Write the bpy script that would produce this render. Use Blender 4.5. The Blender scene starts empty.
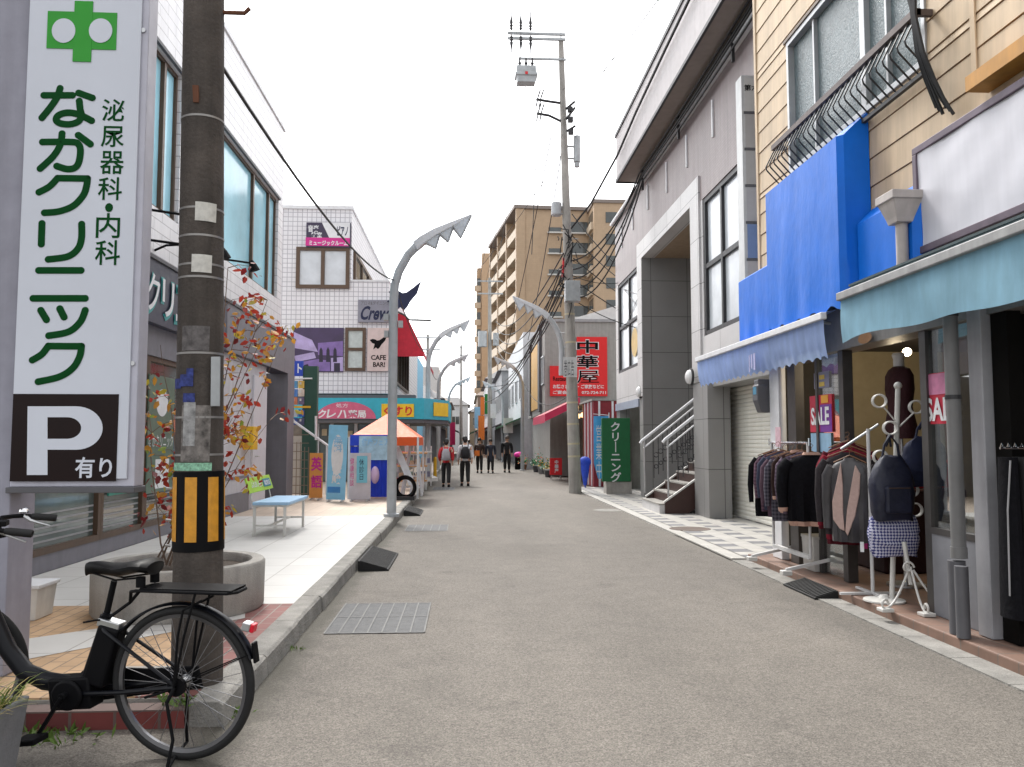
import bpy, math, random
from mathutils import Vector, Matrix
R = math.radians
S = bpy.context.scene
COL = S.collection
random.seed(11)

# ------------------------------------------------------------------ camera
F = 820.0; CH = 1.45; PIT = R(4.011); YAW = R(3.203)
cam_d = bpy.data.cameras.new('camera'); cam = bpy.data.objects.new('camera', cam_d); COL.objects.link(cam)
cam.location = (0, 0, CH); cam.rotation_euler = (R(90) + PIT, 0, -YAW)
cam_d.sensor_width = 36; cam_d.lens = F / 1024 * 36; cam_d.clip_start = 0.05; cam_d.clip_end = 3000
S.camera = cam

# ------------------------------------------------------------------ sky, sun, exposure
SUN_EL, SUN_AZ = 52, -20            # degrees; azimuth from +y (down the street) towards +x
w = bpy.data.worlds.new('World'); S.world = w; w.use_nodes = True
nt = w.node_tree; nt.nodes.clear()
sky = nt.nodes.new('ShaderNodeTexSky'); sky.sky_type = 'NISHITA'; sky.sun_disc = False
sky.sun_elevation = R(SUN_EL); sky.sun_rotation = R(SUN_AZ); sky.dust_density = 4; sky.air_density = 1.0
hs = nt.nodes.new('ShaderNodeHueSaturation'); hs.inputs['Saturation'].default_value = 0.12
mx = nt.nodes.new('ShaderNodeMixRGB'); mx.inputs['Fac'].default_value = 0.6; mx.inputs['Color2'].default_value = (8.6, 8.7, 8.9, 1)
bg = nt.nodes.new('ShaderNodeBackground'); bg.inputs['Strength'].default_value = 0.10
wo = nt.nodes.new('ShaderNodeOutputWorld')
nt.links.new(sky.outputs[0], hs.inputs['Color']); nt.links.new(hs.outputs[0], mx.inputs['Color1'])
# overcast, brighter towards the sun down the street than behind the viewer
gc = nt.nodes.new('ShaderNodeTexCoord'); sp_ = nt.nodes.new('ShaderNodeSeparateXYZ'); mr = nt.nodes.new('ShaderNodeMapRange'); ml = nt.nodes.new('ShaderNodeMixRGB'); ml.blend_type = 'MULTIPLY'; ml.inputs['Fac'].default_value = 1
mr.inputs[1].default_value = -1; mr.inputs[2].default_value = 1; mr.inputs[3].default_value = .62; mr.inputs[4].default_value = 1.38
nt.links.new(gc.outputs['Generated'], sp_.inputs[0]); nt.links.new(sp_.outputs[1], mr.inputs[0]); nt.links.new(mx.outputs[0], ml.inputs['Color1']); nt.links.new(mr.outputs[0], ml.inputs['Color2'])
nt.links.new(ml.outputs[0], bg.inputs[0]); nt.links.new(bg.outputs[0], wo.inputs[0])
sl = bpy.data.lights.new('sun', 'SUN'); sun = bpy.data.objects.new('sun', sl); COL.objects.link(sun)
sl.energy = 1.4; sl.angle = R(14); sl.color = (1, 0.96, 0.9)
sd = Vector((math.sin(R(SUN_AZ)) * math.cos(R(SUN_EL)), math.cos(R(SUN_AZ)) * math.cos(R(SUN_EL)), math.sin(R(SUN_EL))))
sun.rotation_euler = sd.to_track_quat('Z', 'Y').to_euler(); sun.location = sd * 60
S.view_settings.view_transform = 'Standard'; S.view_settings.look = 'None'
S.view_settings.exposure = 1.5; S.view_settings.gamma = 1; S.view_settings.use_curve_mapping = False
S.cycles.max_bounces = 8; S.cycles.transparent_max_bounces = 12

# ------------------------------------------------------------------ survey: a pixel of the photograph met with a real plane
_cf = Vector((math.sin(YAW) * math.cos(PIT), math.cos(YAW) * math.cos(PIT), math.sin(PIT)))
_cr = Vector((math.cos(YAW), -math.sin(YAW), 0)); _cu = _cr.cross(_cf)
def ray(px, py): return _cf + _cr * ((px - 512) / F) + _cu * ((383.5 - py) / F)
def G(px, py, z=0):
    d = ray(px, py); return d * ((z - CH) / d.z) + Vector((0, 0, CH))
def XX(px, py, x):
    d = ray(px, py); return d * (x / d.x) + Vector((0, 0, CH))
def YY(px, py, y):
    d = ray(px, py); return d * (y / d.y) + Vector((0, 0, CH))

# ------------------------------------------------------------------ mesh builder
class MB:
    def __init__(s): s.v = []; s.f = []; s.m = []; s.mi = 0
    def add(s, vs, fs, mi=None):
        b = len(s.v); s.v += [Vector(v) for v in vs]
        for f in fs: s.f.append([b + i for i in f]); s.m.append(s.mi if mi is None else mi)
        return s
    def box(s, x0, x1, y0, y1, z0, z1, mi=None):
        if x0 > x1: x0, x1 = x1, x0
        if y0 > y1: y0, y1 = y1, y0
        if z0 > z1: z0, z1 = z1, z0
        v = [(x0,y0,z0),(x1,y0,z0),(x1,y1,z0),(x0,y1,z0),(x0,y0,z1),(x1,y0,z1),(x1,y1,z1),(x0,y1,z1)]
        return s.add(v, [(0,3,2,1),(4,5,6,7),(0,1,5,4),(1,2,6,5),(2,3,7,6),(3,0,4,7)], mi)
    def obox(s, c, a, b, d, mi=None):           # centre and three half-axis vectors
        c, a, b, d = Vector(c), Vector(a), Vector(b), Vector(d)
        if a.cross(b).dot(d) < 0: a = -a
        v = [c - a - b - d, c + a - b - d, c + a + b - d, c - a + b - d, c - a - b + d, c + a - b + d, c + a + b + d, c - a + b + d]
        return s.add(v, [(0,3,2,1),(4,5,6,7),(0,1,5,4),(1,2,6,5),(2,3,7,6),(3,0,4,7)], mi)
    def bar(s, p, q, w, h, up=(0, 0, 1), mi=None):
        p, q = Vector(p), Vector(q); d = (q - p); l = d.length; d.normalize(); up = Vector(up)
        if abs(d.dot(up)) > .98: up = Vector((0, 1, 0)) if abs(d.y) < .9 else Vector((1, 0, 0))
        sd_ = d.cross(up).normalized(); u2 = sd_.cross(d)
        return s.obox((p + q) / 2, d * l / 2, sd_ * w / 2, u2 * h / 2, mi)
    def tube(s, pts, r, n=8, mi=None, cap=True):
        pts = [Vector(p) for p in pts]; k = len(pts)
        rs = r if isinstance(r, (list, tuple)) else [r] * k
        ring = []; prev = None
        for i, p in enumerate(pts):
            t = (pts[min(i + 1, k - 1)] - pts[max(i - 1, 0)]).normalized()
            if prev is None: a = t.orthogonal().normalized()
            else:
                a = prev - t * prev.dot(t)
                a = a.normalized() if a.length > 1e-6 else t.orthogonal().normalized()
            prev = a; b = t.cross(a)
            ring.append([p + (a * math.cos(2 * math.pi * j / n) + b * math.sin(2 * math.pi * j / n)) * rs[i] for j in range(n)])
        vs = [v for rg in ring for v in rg]; fs = []
        for i in range(k - 1):
            for j in range(n):
                j2 = (j + 1) % n; fs.append((i*n + j, i*n + j2, (i+1)*n + j2, (i+1)*n + j))
        if cap: fs += [tuple(range(n - 1, -1, -1)), tuple((k-1)*n + j for j in range(n))]
        return s.add(vs, fs, mi)
    def cyl(s, c, r, z0, z1, n=16, mi=None, r2=None):
        return s.tube([(c[0], c[1], z0), (c[0], c[1], z1)], [r, r if r2 is None else r2], n, mi)
    def loft(s, rings, mi=None, cap=True, closed=True):
        n = len(rings[0]); vs = [v for r_ in rings for v in r_]; fs = []
        for i in range(len(rings) - 1):
            for j in range(n if closed else n - 1):
                j2 = (j + 1) % n; fs.append((i*n + j, i*n + j2, (i+1)*n + j2, (i+1)*n + j))
        if cap and closed: fs += [tuple(range(n - 1, -1, -1)), tuple((len(rings)-1)*n + j for j in range(n))]
        return s.add(vs, fs, mi)
    def lathe(s, prof, c=(0, 0, 0), n=20, mi=None, cap=True):
        c = Vector(c)
        return s.loft([[c + Vector((r_*math.cos(2*math.pi*j/n), r_*math.sin(2*math.pi*j/n), z)) for j in range(n)] for r_, z in prof], mi, cap)
    def ring(s, c, axis, r, t, n=28, m=8, mi=None):
        c = Vector(c); axis = Vector(axis).normalized(); a = axis.orthogonal().normalized(); b = axis.cross(a)
        vs = []; fs = []
        for i in range(n):
            th = 2*math.pi*i/n; d = a*math.cos(th) + b*math.sin(th)
            for j in range(m):
                ph = 2*math.pi*j/m; vs.append(c + d*(r + t*math.cos(ph)) + axis*t*math.sin(ph))
        for i in range(n):
            for j in range(m):
                fs.append((i*m + j, ((i+1) % n)*m + j, ((i+1) % n)*m + (j+1) % m, i*m + (j+1) % m))
        return s.add(vs, fs, mi)
    def ball(s, c, r, n=12, m=8, mi=None):
        r = (r, r, r) if not isinstance(r, (tuple, list)) else r; c = Vector(c)
        rings = []
        for i in range(m + 1):
            th = math.pi * (i + .02) / (m + .04); rings.append([c + Vector((r[0]*math.sin(th)*math.cos(2*math.pi*j/n), r[1]*math.sin(th)*math.sin(2*math.pi*j/n), -r[2]*math.cos(th))) for j in range(n)])
        return s.loft(rings, mi)
    def prism(s, poly, o, ua, va, depth, mi=None):   # 2-D outline in axes ua, va from o, pushed along depth vector
        o, ua, va, depth = Vector(o), Vector(ua), Vector(va), Vector(depth); n = len(poly)
        a = [o + ua*p[0] + va*p[1] for p in poly]; b = [p + depth for p in a]
        return s.add(a + b, [tuple(range(n - 1, -1, -1)), tuple(range(n, 2*n))] + [(i, (i+1) % n, n + (i+1) % n, n + i) for i in range(n)], mi)
    def build(s, name, mats, parent=None, loc=None, smooth=False, bevel=0, local=False, fix=True):
        if parent is not None: o_ = Vector((0, 0, 0)) if local else ORG[parent.name]
        else: o_ = Vector(loc) if loc is not None else Vector((0, 0, 0))
        me = bpy.data.meshes.new(name)
        me.from_pydata([tuple(v) for v in s.v] if (local and parent is None) else [tuple(v - o_) for v in s.v], [], s.f)
        for m in (mats if isinstance(mats, (list, tuple)) else [mats]): me.materials.append(m)
        me.polygons.foreach_set('material_index', s.m)
        if fix:
            import bmesh
            bm = bmesh.new(); bm.from_mesh(me); bmesh.ops.recalc_face_normals(bm, faces=bm.faces); bm.to_mesh(me); bm.free()
        if smooth:
            me.polygons.foreach_set('use_smooth', [True]*len(me.polygons)); me.set_sharp_from_angle(angle=R(38))
        me.update()
        ob = bpy.data.objects.new(name, me); COL.objects.link(ob)
        if parent is not None: ob.parent = parent; ORG[ob.name] = ORG[parent.name]
        else: ob.location = o_; ORG[ob.name] = o_
        if bevel:
            b = ob.modifiers.new('bevel', 'BEVEL'); b.width = bevel; b.segments = 2; b.limit_method = 'ANGLE'; b.angle_limit = R(40)
        return ob
ORG = {}
def build_each(mb, name, mats, parent, **k):
    """every separate piece of the builder becomes a part of its own"""
    par = list(range(len(mb.v)))
    def find(i):
        while par[i] != i: par[i] = par[par[i]]; i = par[i]
        return i
    for f in mb.f:
        for i in f[1:]: par[find(i)] = find(f[0])
    groups = {}
    for f, m in zip(mb.f, mb.m): groups.setdefault(find(f[0]), []).append((f, m))
    out = []
    for g in groups.values():
        ids = sorted({i for f, _ in g for i in f}); ix = {i: n for n, i in enumerate(ids)}
        q = MB(); q.v = [mb.v[i] for i in ids]; q.f = [[ix[i] for i in f] for f, _ in g]; q.m = [m for _, m in g]
        out.append(q.build(name, mats, parent, **k))
    return out
def tag(o, label, cat, group=None):
    o['label'] = label; o['category'] = cat
    if group: o['group'] = group
    return o
def thing(name, label, cat, loc=(0, 0, 0), rz=0, group=None):
    o = bpy.data.objects.new(name, None); COL.objects.link(o); o.location = loc; o.rotation_euler = (0, 0, rz)
    o.empty_display_size = .2; ORG[o.name] = Vector(loc)
    return tag(o, label, cat, group)
def struct(o, kind='structure'): o['kind'] = kind; return o
def copy_tree(o, parent=None):
    c = o.copy(); COL.objects.link(c)
    if parent is not None: c.parent = parent
    for ch in [k for k in COL.objects if k.parent is o]: copy_tree(ch, c)
    return c
def dup(o, loc, rz, label, group=None):
    c = copy_tree(o); c.location = loc; c.rotation_euler = (0, 0, rz); c['label'] = label
    if group: c['group'] = group
    return c

# ------------------------------------------------------------------ materials
def newmat(name):
    m = bpy.data.materials.new(name); m.use_nodes = True; t = m.node_tree
    return m, t, t.nodes['Principled BSDF']
def N(t, ty, **kw):
    n = t.nodes.new(ty)
    for k, v in kw.items():
        if k in n.inputs: n.inputs[k].default_value = v
        else: setattr(n, k, v)
    return n
def mathn(t, op, a, b=None):
    n = t.nodes.new('ShaderNodeMath'); n.operation = op
    for i, x in enumerate((a, b)):
        if x is None: continue
        if isinstance(x, (int, float)): n.inputs[i].default_value = x
        else: t.links.new(x, n.inputs[i])
    return n.outputs[0]
def shade(t, col_socket_or_rgb, amt, vec, scale, stretch=(1, 1, 1), detail=5):
    """mix the colour towards darker and lighter versions of itself by a noise"""
    mp = N(t, 'ShaderNodeMapping'); mp.inputs['Scale'].default_value = stretch; t.links.new(vec, mp.inputs[0])
    no = N(t, 'ShaderNodeTexNoise', Scale=scale, Detail=detail, Roughness=.6); t.links.new(mp.outputs[0], no.inputs['Vector'])
    rm = N(t, 'ShaderNodeMapRange'); t.links.new(no.outputs[0], rm.inputs[0])
    rm.inputs[1].default_value = .3; rm.inputs[2].default_value = .7; rm.inputs[3].default_value = 1 - amt; rm.inputs[4].default_value = 1 + amt*.6
    mu = N(t, 'ShaderNodeMixRGB', blend_type='MULTIPLY', Fac=1.0)
    if isinstance(col_socket_or_rgb, (tuple, list)): mu.inputs['Color1'].default_value = (*col_socket_or_rgb, 1)
    else: t.links.new(col_socket_or_rgb, mu.inputs['Color1'])
    t.links.new(rm.outputs[0], mu.inputs['Color2'])
    return mu.outputs[0]
def mat(name, col, rough=.6, metal=0, var=.12, scale=6, bump=0, bscale=60, streak=0, emit=0, fine=0, spec=.5, coat=0):
    m, t, p = newmat(name); p.inputs['Roughness'].default_value = rough; p.inputs['Metallic'].default_value = metal
    p.inputs['Specular IOR Level'].default_value = spec
    if coat: p.inputs['Coat Weight'].default_value = coat; p.inputs['Coat Roughness'].default_value = .1
    tc = N(t, 'ShaderNodeTexCoord'); vec = tc.outputs['Object']
    c = tuple(col)
    if var: c = shade(t, c, var, vec, scale)
    if fine: c = shade(t, c, fine, vec, 120, detail=2)
    if streak: c = shade(t, c, streak, vec, 3.0, (3, 3, .22))
    if isinstance(c, tuple): p.inputs['Base Color'].default_value = (*c, 1)
    else: t.links.new(c, p.inputs['Base Color'])
    if var:
        no = N(t, 'ShaderNodeTexNoise', Scale=scale*2.3, Detail=4); t.links.new(vec, no.inputs['Vector'])
        rm = N(t, 'ShaderNodeMapRange'); t.links.new(no.outputs[0], rm.inputs[0]); rm.inputs[3].default_value = max(0, rough - .1); rm.inputs[4].default_value = min(1, rough + .1)
        t.links.new(rm.outputs[0], p.inputs['Roughness'])
    if bump:
        nb = N(t, 'ShaderNodeTexNoise', Scale=bscale, Detail=4); t.links.new(vec, nb.inputs['Vector'])
        bu = N(t, 'ShaderNodeBump', Strength=bump, Distance=.02); t.links.new(nb.outputs[0], bu.inputs['Height']); t.links.new(bu.outputs[0], p.inputs['Normal'])
    if emit:
        p.inputs['Emission Color'].default_value = (*col, 1); p.inputs['Emission Strength'].default_value = emit
    return m
def uv_vec(t, mode):
    ge = N(t, 'ShaderNodeNewGeometry'); sp = N(t, 'ShaderNodeSeparateXYZ'); t.links.new(ge.outputs['Position'], sp.inputs[0])
    cb = N(t, 'ShaderNodeCombineXYZ')
    if mode == 'floor':
        t.links.new(sp.outputs[1], cb.inputs[0]); t.links.new(sp.outputs[0], cb.inputs[1])
    else:
        sn = N(t, 'ShaderNodeSeparateXYZ'); t.links.new(ge.outputs['Normal'], sn.inputs[0])
        ax = mathn(t, 'GREATER_THAN', mathn(t, 'ABSOLUTE', sn.outputs[0]), .6)
        u = mathn(t, 'ADD', mathn(t, 'MULTIPLY', sp.outputs[1], ax), mathn(t, 'MULTIPLY', sp.outputs[0], mathn(t, 'SUBTRACT', 1.0, ax)))
        t.links.new(u, cb.inputs[0]); t.links.new(sp.outputs[2], cb.inputs[1])
    return cb.outputs[0], ge.outputs['Position']
def tiles(name, c1, c2, mortar, bw, bh, ms, mode='wall', offset=0.0, rough=.4, var=.08, streak=0, bump=.25, scale=1.5, shift=(0, 0)):
    m, t, p = newmat(name); p.inputs['Roughness'].default_value = rough
    vec, pos = uv_vec(t, mode)
    if shift != (0, 0):
        va = N(t, 'ShaderNodeVectorMath', operation='ADD'); t.links.new(vec, va.inputs[0]); va.inputs[1].default_value = (*shift, 0); vec = va.outputs[0]
    b = N(t, 'ShaderNodeTexBrick'); b.offset = offset; b.squash = 1
    t.links.new(vec, b.inputs['Vector'])
    b.inputs['Color1'].default_value = (*c1, 1); b.inputs['Color2'].default_value = (*c2, 1); b.inputs['Mortar'].default_value = (*mortar, 1)
    b.inputs['Scale'].default_value = 1; b.inputs['Mortar Size'].default_value = ms; b.inputs['Mortar Smooth'].default_value = .1
    b.inputs['Brick Width'].default_value = bw; b.inputs['Row Height'].default_value = bh; b.inputs['Bias'].default_value = 0
    c = shade(t, b.outputs['Color'], var, pos, scale)
    if streak: c = shade(t, c, streak, pos, 2.5, (3, 3, .2))
    t.links.new(c, p.inputs['Base Color'])
    if bump:
        bu = N(t, 'ShaderNodeBump', Strength=bump, Distance=.01); bu.invert = True
        t.links.new(b.outputs['Fac'], bu.inputs['Height']); t.links.new(bu.outputs[0], p.inputs['Normal'])
    return m
def glossglass(name, col, rough=.04, var=.25, scale=.8):
    """a pane one cannot see far into: dark or curtained behind, mirror-like in front"""
    return mat(name, col, rough, 0, var, scale, spec=.9)
def clearglass(name, tint=(.8, .85, .85), refl=.10):
    m, t, p = newmat(name); t.nodes.remove(p)
    tr = N(t, 'ShaderNodeBsdfTransparent'); tr.inputs[0].default_value = (*tint, 1)
    gl = N(t, 'ShaderNodeBsdfGlossy'); gl.inputs['Roughness'].default_value = .02
    lw = N(t, 'ShaderNodeLayerWeight', Blend=.35); rm = N(t, 'ShaderNodeMapRange'); t.links.new(lw.outputs['Facing'], rm.inputs[0])
    rm.inputs[3].default_value = refl; rm.inputs[4].default_value = .7
    mi = N(t, 'ShaderNodeMixShader'); t.links.new(rm.outputs[0], mi.inputs[0]); t.links.new(tr.outputs[0], mi.inputs[1]); t.links.new(gl.outputs[0], mi.inputs[2])
    t.links.new(mi.outputs[0], t.nodes['Material Output'].inputs[0])
    return m

def asphalt():
    m, t, p = newmat('asphalt'); p.inputs['Roughness'].default_value = .85
    ge = N(t, 'ShaderNodeNewGeometry'); v = ge.outputs['Position']
    vo = N(t, 'ShaderNodeTexVoronoi', Scale=150.0); t.links.new(v, vo.inputs['Vector'])
    cr = N(t, 'ShaderNodeValToRGB'); t.links.new(vo.outputs['Color'], cr.inputs[0])
    e = cr.color_ramp.elements; e[0].position = .05; e[0].color = (.080, .070, .060, 1); e[1].position = .97; e[1].color = (.235, .212, .185, 1)
    k = e.new(.5); k.color = (.150, .134, .115, 1)
    c = shade(t, cr.outputs[0], .20, v, 30, detail=4)
    c = shade(t, c, .16, v, .9, (1, .25, 1)); c = shade(t, c, .12, v, 3.5); c = shade(t, c, .14, v, .28, (1.6, .5, 1))
    # fine dark cracks and a few stains
    wv = N(t, 'ShaderNodeTexNoise', Scale=2.2, Detail=4); t.links.new(v, wv.inputs['Vector'])
    ad = N(t, 'ShaderNodeMixRGB', Fac=.25); t.links.new(v, ad.inputs[1]); t.links.new(wv.outputs['Color'], ad.inputs[2])
    cv = N(t, 'ShaderNodeTexVoronoi', feature='DISTANCE_TO_EDGE', Scale=.55); t.links.new(ad.outputs[0], cv.inputs['Vector'])
    ck = N(t, 'ShaderNodeMapRange'); t.links.new(cv.outputs['Distance'], ck.inputs[0]); ck.inputs[2].default_value = .004; ck.inputs[3].default_value = .90; ck.inputs[4].default_value = 1
    mu = N(t, 'ShaderNodeMixRGB', blend_type='MULTIPLY', Fac=1.0); t.links.new(c, mu.inputs[1]); t.links.new(ck.outputs[0], mu.inputs[2])
    on_ = N(t, 'ShaderNodeTexNoise', Scale=1.7, Detail=3, Roughness=.55); t.links.new(v, on_.inputs['Vector'])
    orr = N(t, 'ShaderNodeMapRange'); t.links.new(on_.outputs[0], orr.inputs[0]); orr.inputs[1].default_value = .62; orr.inputs[2].default_value = .72; orr.inputs[3].default_value = 1; orr.inputs[4].default_value = .80
    om = N(t, 'ShaderNodeMixRGB', blend_type='MULTIPLY', Fac=1.0); t.links.new(mu.outputs[0], om.inputs[1]); t.links.new(orr.outputs[0], om.inputs[2]); mu = om
    # grit and moss gathered along the foot of the left kerb
    sx_ = N(t, 'ShaderNodeSeparateXYZ'); t.links.new(v, sx_.inputs[0]); gn = N(t, 'ShaderNodeTexNoise', Scale=5.0, Detail=5); t.links.new(v, gn.inputs['Vector'])
    ds = mathn(t, 'ADD', mathn(t, 'ABSOLUTE', mathn(t, 'ADD', sx_.outputs[0], 1.2)), mathn(t, 'MULTIPLY', gn.outputs[0], -.22))
    gr = N(t, 'ShaderNodeMapRange'); t.links.new(ds, gr.inputs[0]); gr.inputs[1].default_value = -.06; gr.inputs[2].default_value = .08; gr.inputs[3].default_value = .75; gr.inputs[4].default_value = 0
    gm = N(t, 'ShaderNodeMixRGB'); t.links.new(gr.outputs[0], gm.inputs[0]); t.links.new(mu.outputs[0], gm.inputs[1]); gm.inputs[2].default_value = (.045, .042, .03, 1)
    t.links.new(gm.outputs[0], p.inputs['Base Color'])
    bu = N(t, 'ShaderNodeBump', Strength=.35, Distance=.006); t.links.new(vo.outputs['Distance'], bu.inputs['Height']); t.links.new(bu.outputs[0], p.inputs['Normal'])
    return m
def siding():
    """beige boards: dark drip line every 0.27 m"""
    return None

M = {}
def mm(key, *a, **k): M[key] = mat(key, *a, **k); return M[key]
mm('white', (.72, .73, .75), .45); mm('offwhite', (.62, .61, .58), .5, streak=.1); mm('rim_steel', (.22, .22, .23), .35, .9); mm('black', (.004, .004, .005), .6, spec=.12); mm('gloss_black', (.003, .0035, .006), .35, coat=.05, spec=.2)
mm('rubber', (.007, .007, .0075), .75, bump=.1); mm('chrome', (.75, .75, .76), .18, 1); mm('steel', (.55, .56, .57), .38, .9, var=.15); mm('galv', (.40, .42, .43), .5, .5, var=.18, streak=.1)
mm('lampgrey', (.44, .46, .48), .5, .1, var=.12, streak=.1); mm('concrete', (.34, .325, .30), .85, var=.22, scale=3, bump=.3, bscale=90, streak=.18, fine=.1)
mm('pole_concrete', (.36, .345, .32), .85, var=.2, scale=2.5, bump=.2, streak=.22, fine=.1); mm('pole_dark', (.070, .058, .050), .85, var=.4, scale=4, bump=.35, bscale=50, streak=.4, fine=.15)
mm('kerb', (.27, .26, .24), .9, var=.3, scale=5, bump=.5, bscale=60, fine=.2); mm('darkmetal', (.035, .035, .038), .5, .2); mm('brown_alu', (.10, .062, .04), .45, .3)
mm('red', (.60, .015, .02), .45); mm('darkred', (.22, .012, .02), .5); mm('yellow', (.75, .42, .02), .5); mm('signgreen', (.001, .058, .010), .5, spec=.1); mm('green', (.012, .19, .035), .5)
mm('lime', (.08, .42, .02), .5); mm('darkgreen', (.003, .115, .034), .5); mm('brownpanel', (.010, .003, .003), .35, spec=.2); mm('orange', (.80, .20, .03), .6); mm('grey', (.30, .30, .31), .6); mm('dgrey', (.10, .10, .11), .6)
mm('wood', (.20, .09, .04), .6, var=.3, scale=4, streak=.2); mm('soil', (.05, .035, .025), .95, bump=.6, bscale=40); mm('pink', (.75, .08, .30), .6); mm('navy', (.012, .018, .06), .7, var=.2, bump=.3, bscale=40)
mm('skin', (.55, .33, .23), .6, var=.05); mm('hair', (.006, .005, .005), .5); mm('cable', (.006, .006, .007), .6, var=0); mm('skyblue', (.18, .48, .75), .55); mm('cyan', (.03, .38, .50), .5); mm('lblue', (.30, .55, .78), .6); mm('magenta', (.60, .02, .25), .6)
mm('signface', (.62, .655, .735), .35, var=.04, scale=2); mm('signtrim', (.52, .52, .60), .45, var=.1, streak=.1); mm('signpost', (.30, .30, .36), .5, var=.12, streak=.12)

# ------------------------------------------------------------------ lettering
def text_mesh(body, vertical=False, bold=.0, align='CENTER', res=3):
    cu = bpy.data.curves.new('lettering', 'FONT'); cu.size = 1; cu.resolution_u = res; cu.offset = min(bold, .03)
    cu.body = '\n'.join(body) if vertical else body; cu.align_x = align
    o = bpy.data.objects.new('lettering', cu); COL.objects.link(o)
    dg = bpy.context.evaluated_depsgraph_get(); me = bpy.data.meshes.new_from_object(o.evaluated_get(dg))
    vs = [v.co.copy() for v in me.vertices]; fs = [tuple(p.vertices) for p in me.polygons]
    bpy.data.objects.remove(o); bpy.data.curves.remove(cu); bpy.data.meshes.remove(me)
    return vs, fs
def lettering(mb, body, c, ua, va, w, h, vertical=False, bold=.0, mi=None, shear=0, keep=False):
    """flat letters scaled to fill w x h, centred on c, in axes ua (reading) and va (up)"""
    vs, fs = text_mesh(body, vertical, bold)
    x0, x1 = min(v.x for v in vs), max(v.x for v in vs); y0, y1 = min(v.y for v in vs), max(v.y for v in vs)
    c, ua, va = Vector(c), Vector(ua), Vector(va); sx, sy = w/max(x1 - x0, 1e-6), h/max(y1 - y0, 1e-6)
    if keep: sx = sy = min(sx, sy)
    out = []
    for v in vs:
        a = (v.x - (x0 + x1)/2)*sx; b = (v.y - (y0 + y1)/2)*sy
        out.append(c + ua*(a + b*shear) + va*b)
    mb.add(out, fs, mi)
def text_on(name, body, c, ua, va, w, h, m, parent, vertical=False, bold=.0, shear=0):
    mb = MB(); lettering(mb, body, c, ua, va, w, h, vertical, bold, shear=shear)
    return mb.build(name, m, parent, fix=False)
UX, UY, UZ = Vector((1, 0, 0)), Vector((0, 1, 0)), Vector((0, 0, 1))
def text_py(name, body, px0, py0, px1, py1, y, m, parent, **k):       # on a plane facing the camera
    a = YY((px0 + px1)/2, (py0 + py1)/2, y); w_ = (YY(px1, (py0+py1)/2, y) - YY(px0, (py0+py1)/2, y)).length; h_ = YY((px0+px1)/2, py0, y).z - YY((px0+px1)/2, py1, y).z
    return text_on(name, body, a, UX, UZ, w_, h_, m, parent, **k)
def window(parent, axis, pos, a0, a1, z0, z1, out, frame, glass, nx=2, nz=1, fw=.05, depth=.06, name='window', sill=None):
    """framed window standing proud of a wall plane axis=pos; out = +1/-1 outward"""
    mb = MB()
    def b(p0, p1, q0, q1, d0, d1):
        if axis == 'x': mb.box(pos + out*d0, pos + out*d1, p0, p1, q0, q1)
        else: mb.box(p0, p1, pos + out*d0, pos + out*d1, q0, q1)
    b(a0, a1, z0, z0 + fw, .003, depth); b(a0, a1, z1 - fw, z1, .003, depth)
    b(a0, a0 + fw, z0 + fw, z1 - fw, .003, depth); b(a1 - fw, a1, z0 + fw, z1 - fw, .003, depth)
    for i in range(1, nx):
        c = a0 + (a1 - a0)*i/nx; b(c - fw/2, c + fw/2, z0 + fw, z1 - fw, .004, depth - .004)
    for i in range(1, nz):
        c = z0 + (z1 - z0)*i/nz; b(a0 + fw, a1 - fw, c - fw/2, c + fw/2, .004, depth - .007)
    f = mb.build(name, frame, parent)
    mb = MB(); b(a0 + fw*.6, a1 - fw*.6, z0 + fw*.6, z1 - fw*.6, .006, depth*.4); mb.build('pane', glass, f)
    return f
# ================================================================== THE GROUND
YP0, YB, YW = 4.36, 6.93, 14.9            # pavement starts, beige bricks end, white tiles end
mb = MB(); mb.add([(-400, -60, 0), (400, -60, 0), (400, 900, 0), (-400, 900, 0)], [(0, 1, 2, 3)])
struct(mb.build('road', asphalt()))
m_slab = mat('pavement_concrete', (.30, .285, .26), .9, var=.2, bump=.3)
mb = MB(); mb.box(-9, -1.405, YP0 + .12, 70, -.05, .11); struct(mb.build('pavement_slab', m_slab))
def sheet(name, x0, x1, y0, y1, z, m):
    mb = MB(); mb.box(x0, x1, y0, y1, z - .02, z); return struct(mb.build(name, m))
m_wt = tiles('white_paving', (.56, .55, .53), (.515, .505, .485), (.31, .29, .27), .60, .62, .006, 'floor', rough=.55, var=.10, scale=1.2, shift=(0, .04))
m_bb = tiles('beige_brick_paving', (.50, .33, .19), (.42, .27, .15), (.24, .17, .11), .20, .10, .006, 'floor', .5, .75, .16, scale=3)
m_rb = tiles('red_brick_paving', (.22, .085, .075), (.18, .07, .06), (.22, .19, .17), .20, .10, .006, 'floor', .5, .75, .18, scale=3)
m_bt = tiles('beige_paving', (.50, .40, .32), (.45, .36, .28), (.28, .22, .18), .30, .30, .005, 'floor', rough=.6, var=.1)
sheet('white_paving', -4.25, -1.41, YB, YW, .12, m_wt)
sheet('red_brick_strip', -1.72, -1.41, YP0 + .13, YB, .12, m_rb)
sheet('beige_brick_paving', -4.25, -1.72, YP0 + .13, YB, .12, m_bb)
mb = MB(); mb.add([G(18, 640, .123), G(245, 607, .123), G(245, 618, .123), G(22, 660, .123)], [(0, 1, 2, 3)]); struct(mb.build('white_paving_strip', m_wt, fix=False))
sheet('beige_paving', -9, -1.41, YW, 70, .12, m_bt)
mb = MB(); rnd = random.Random(3)
y = YP0
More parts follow.
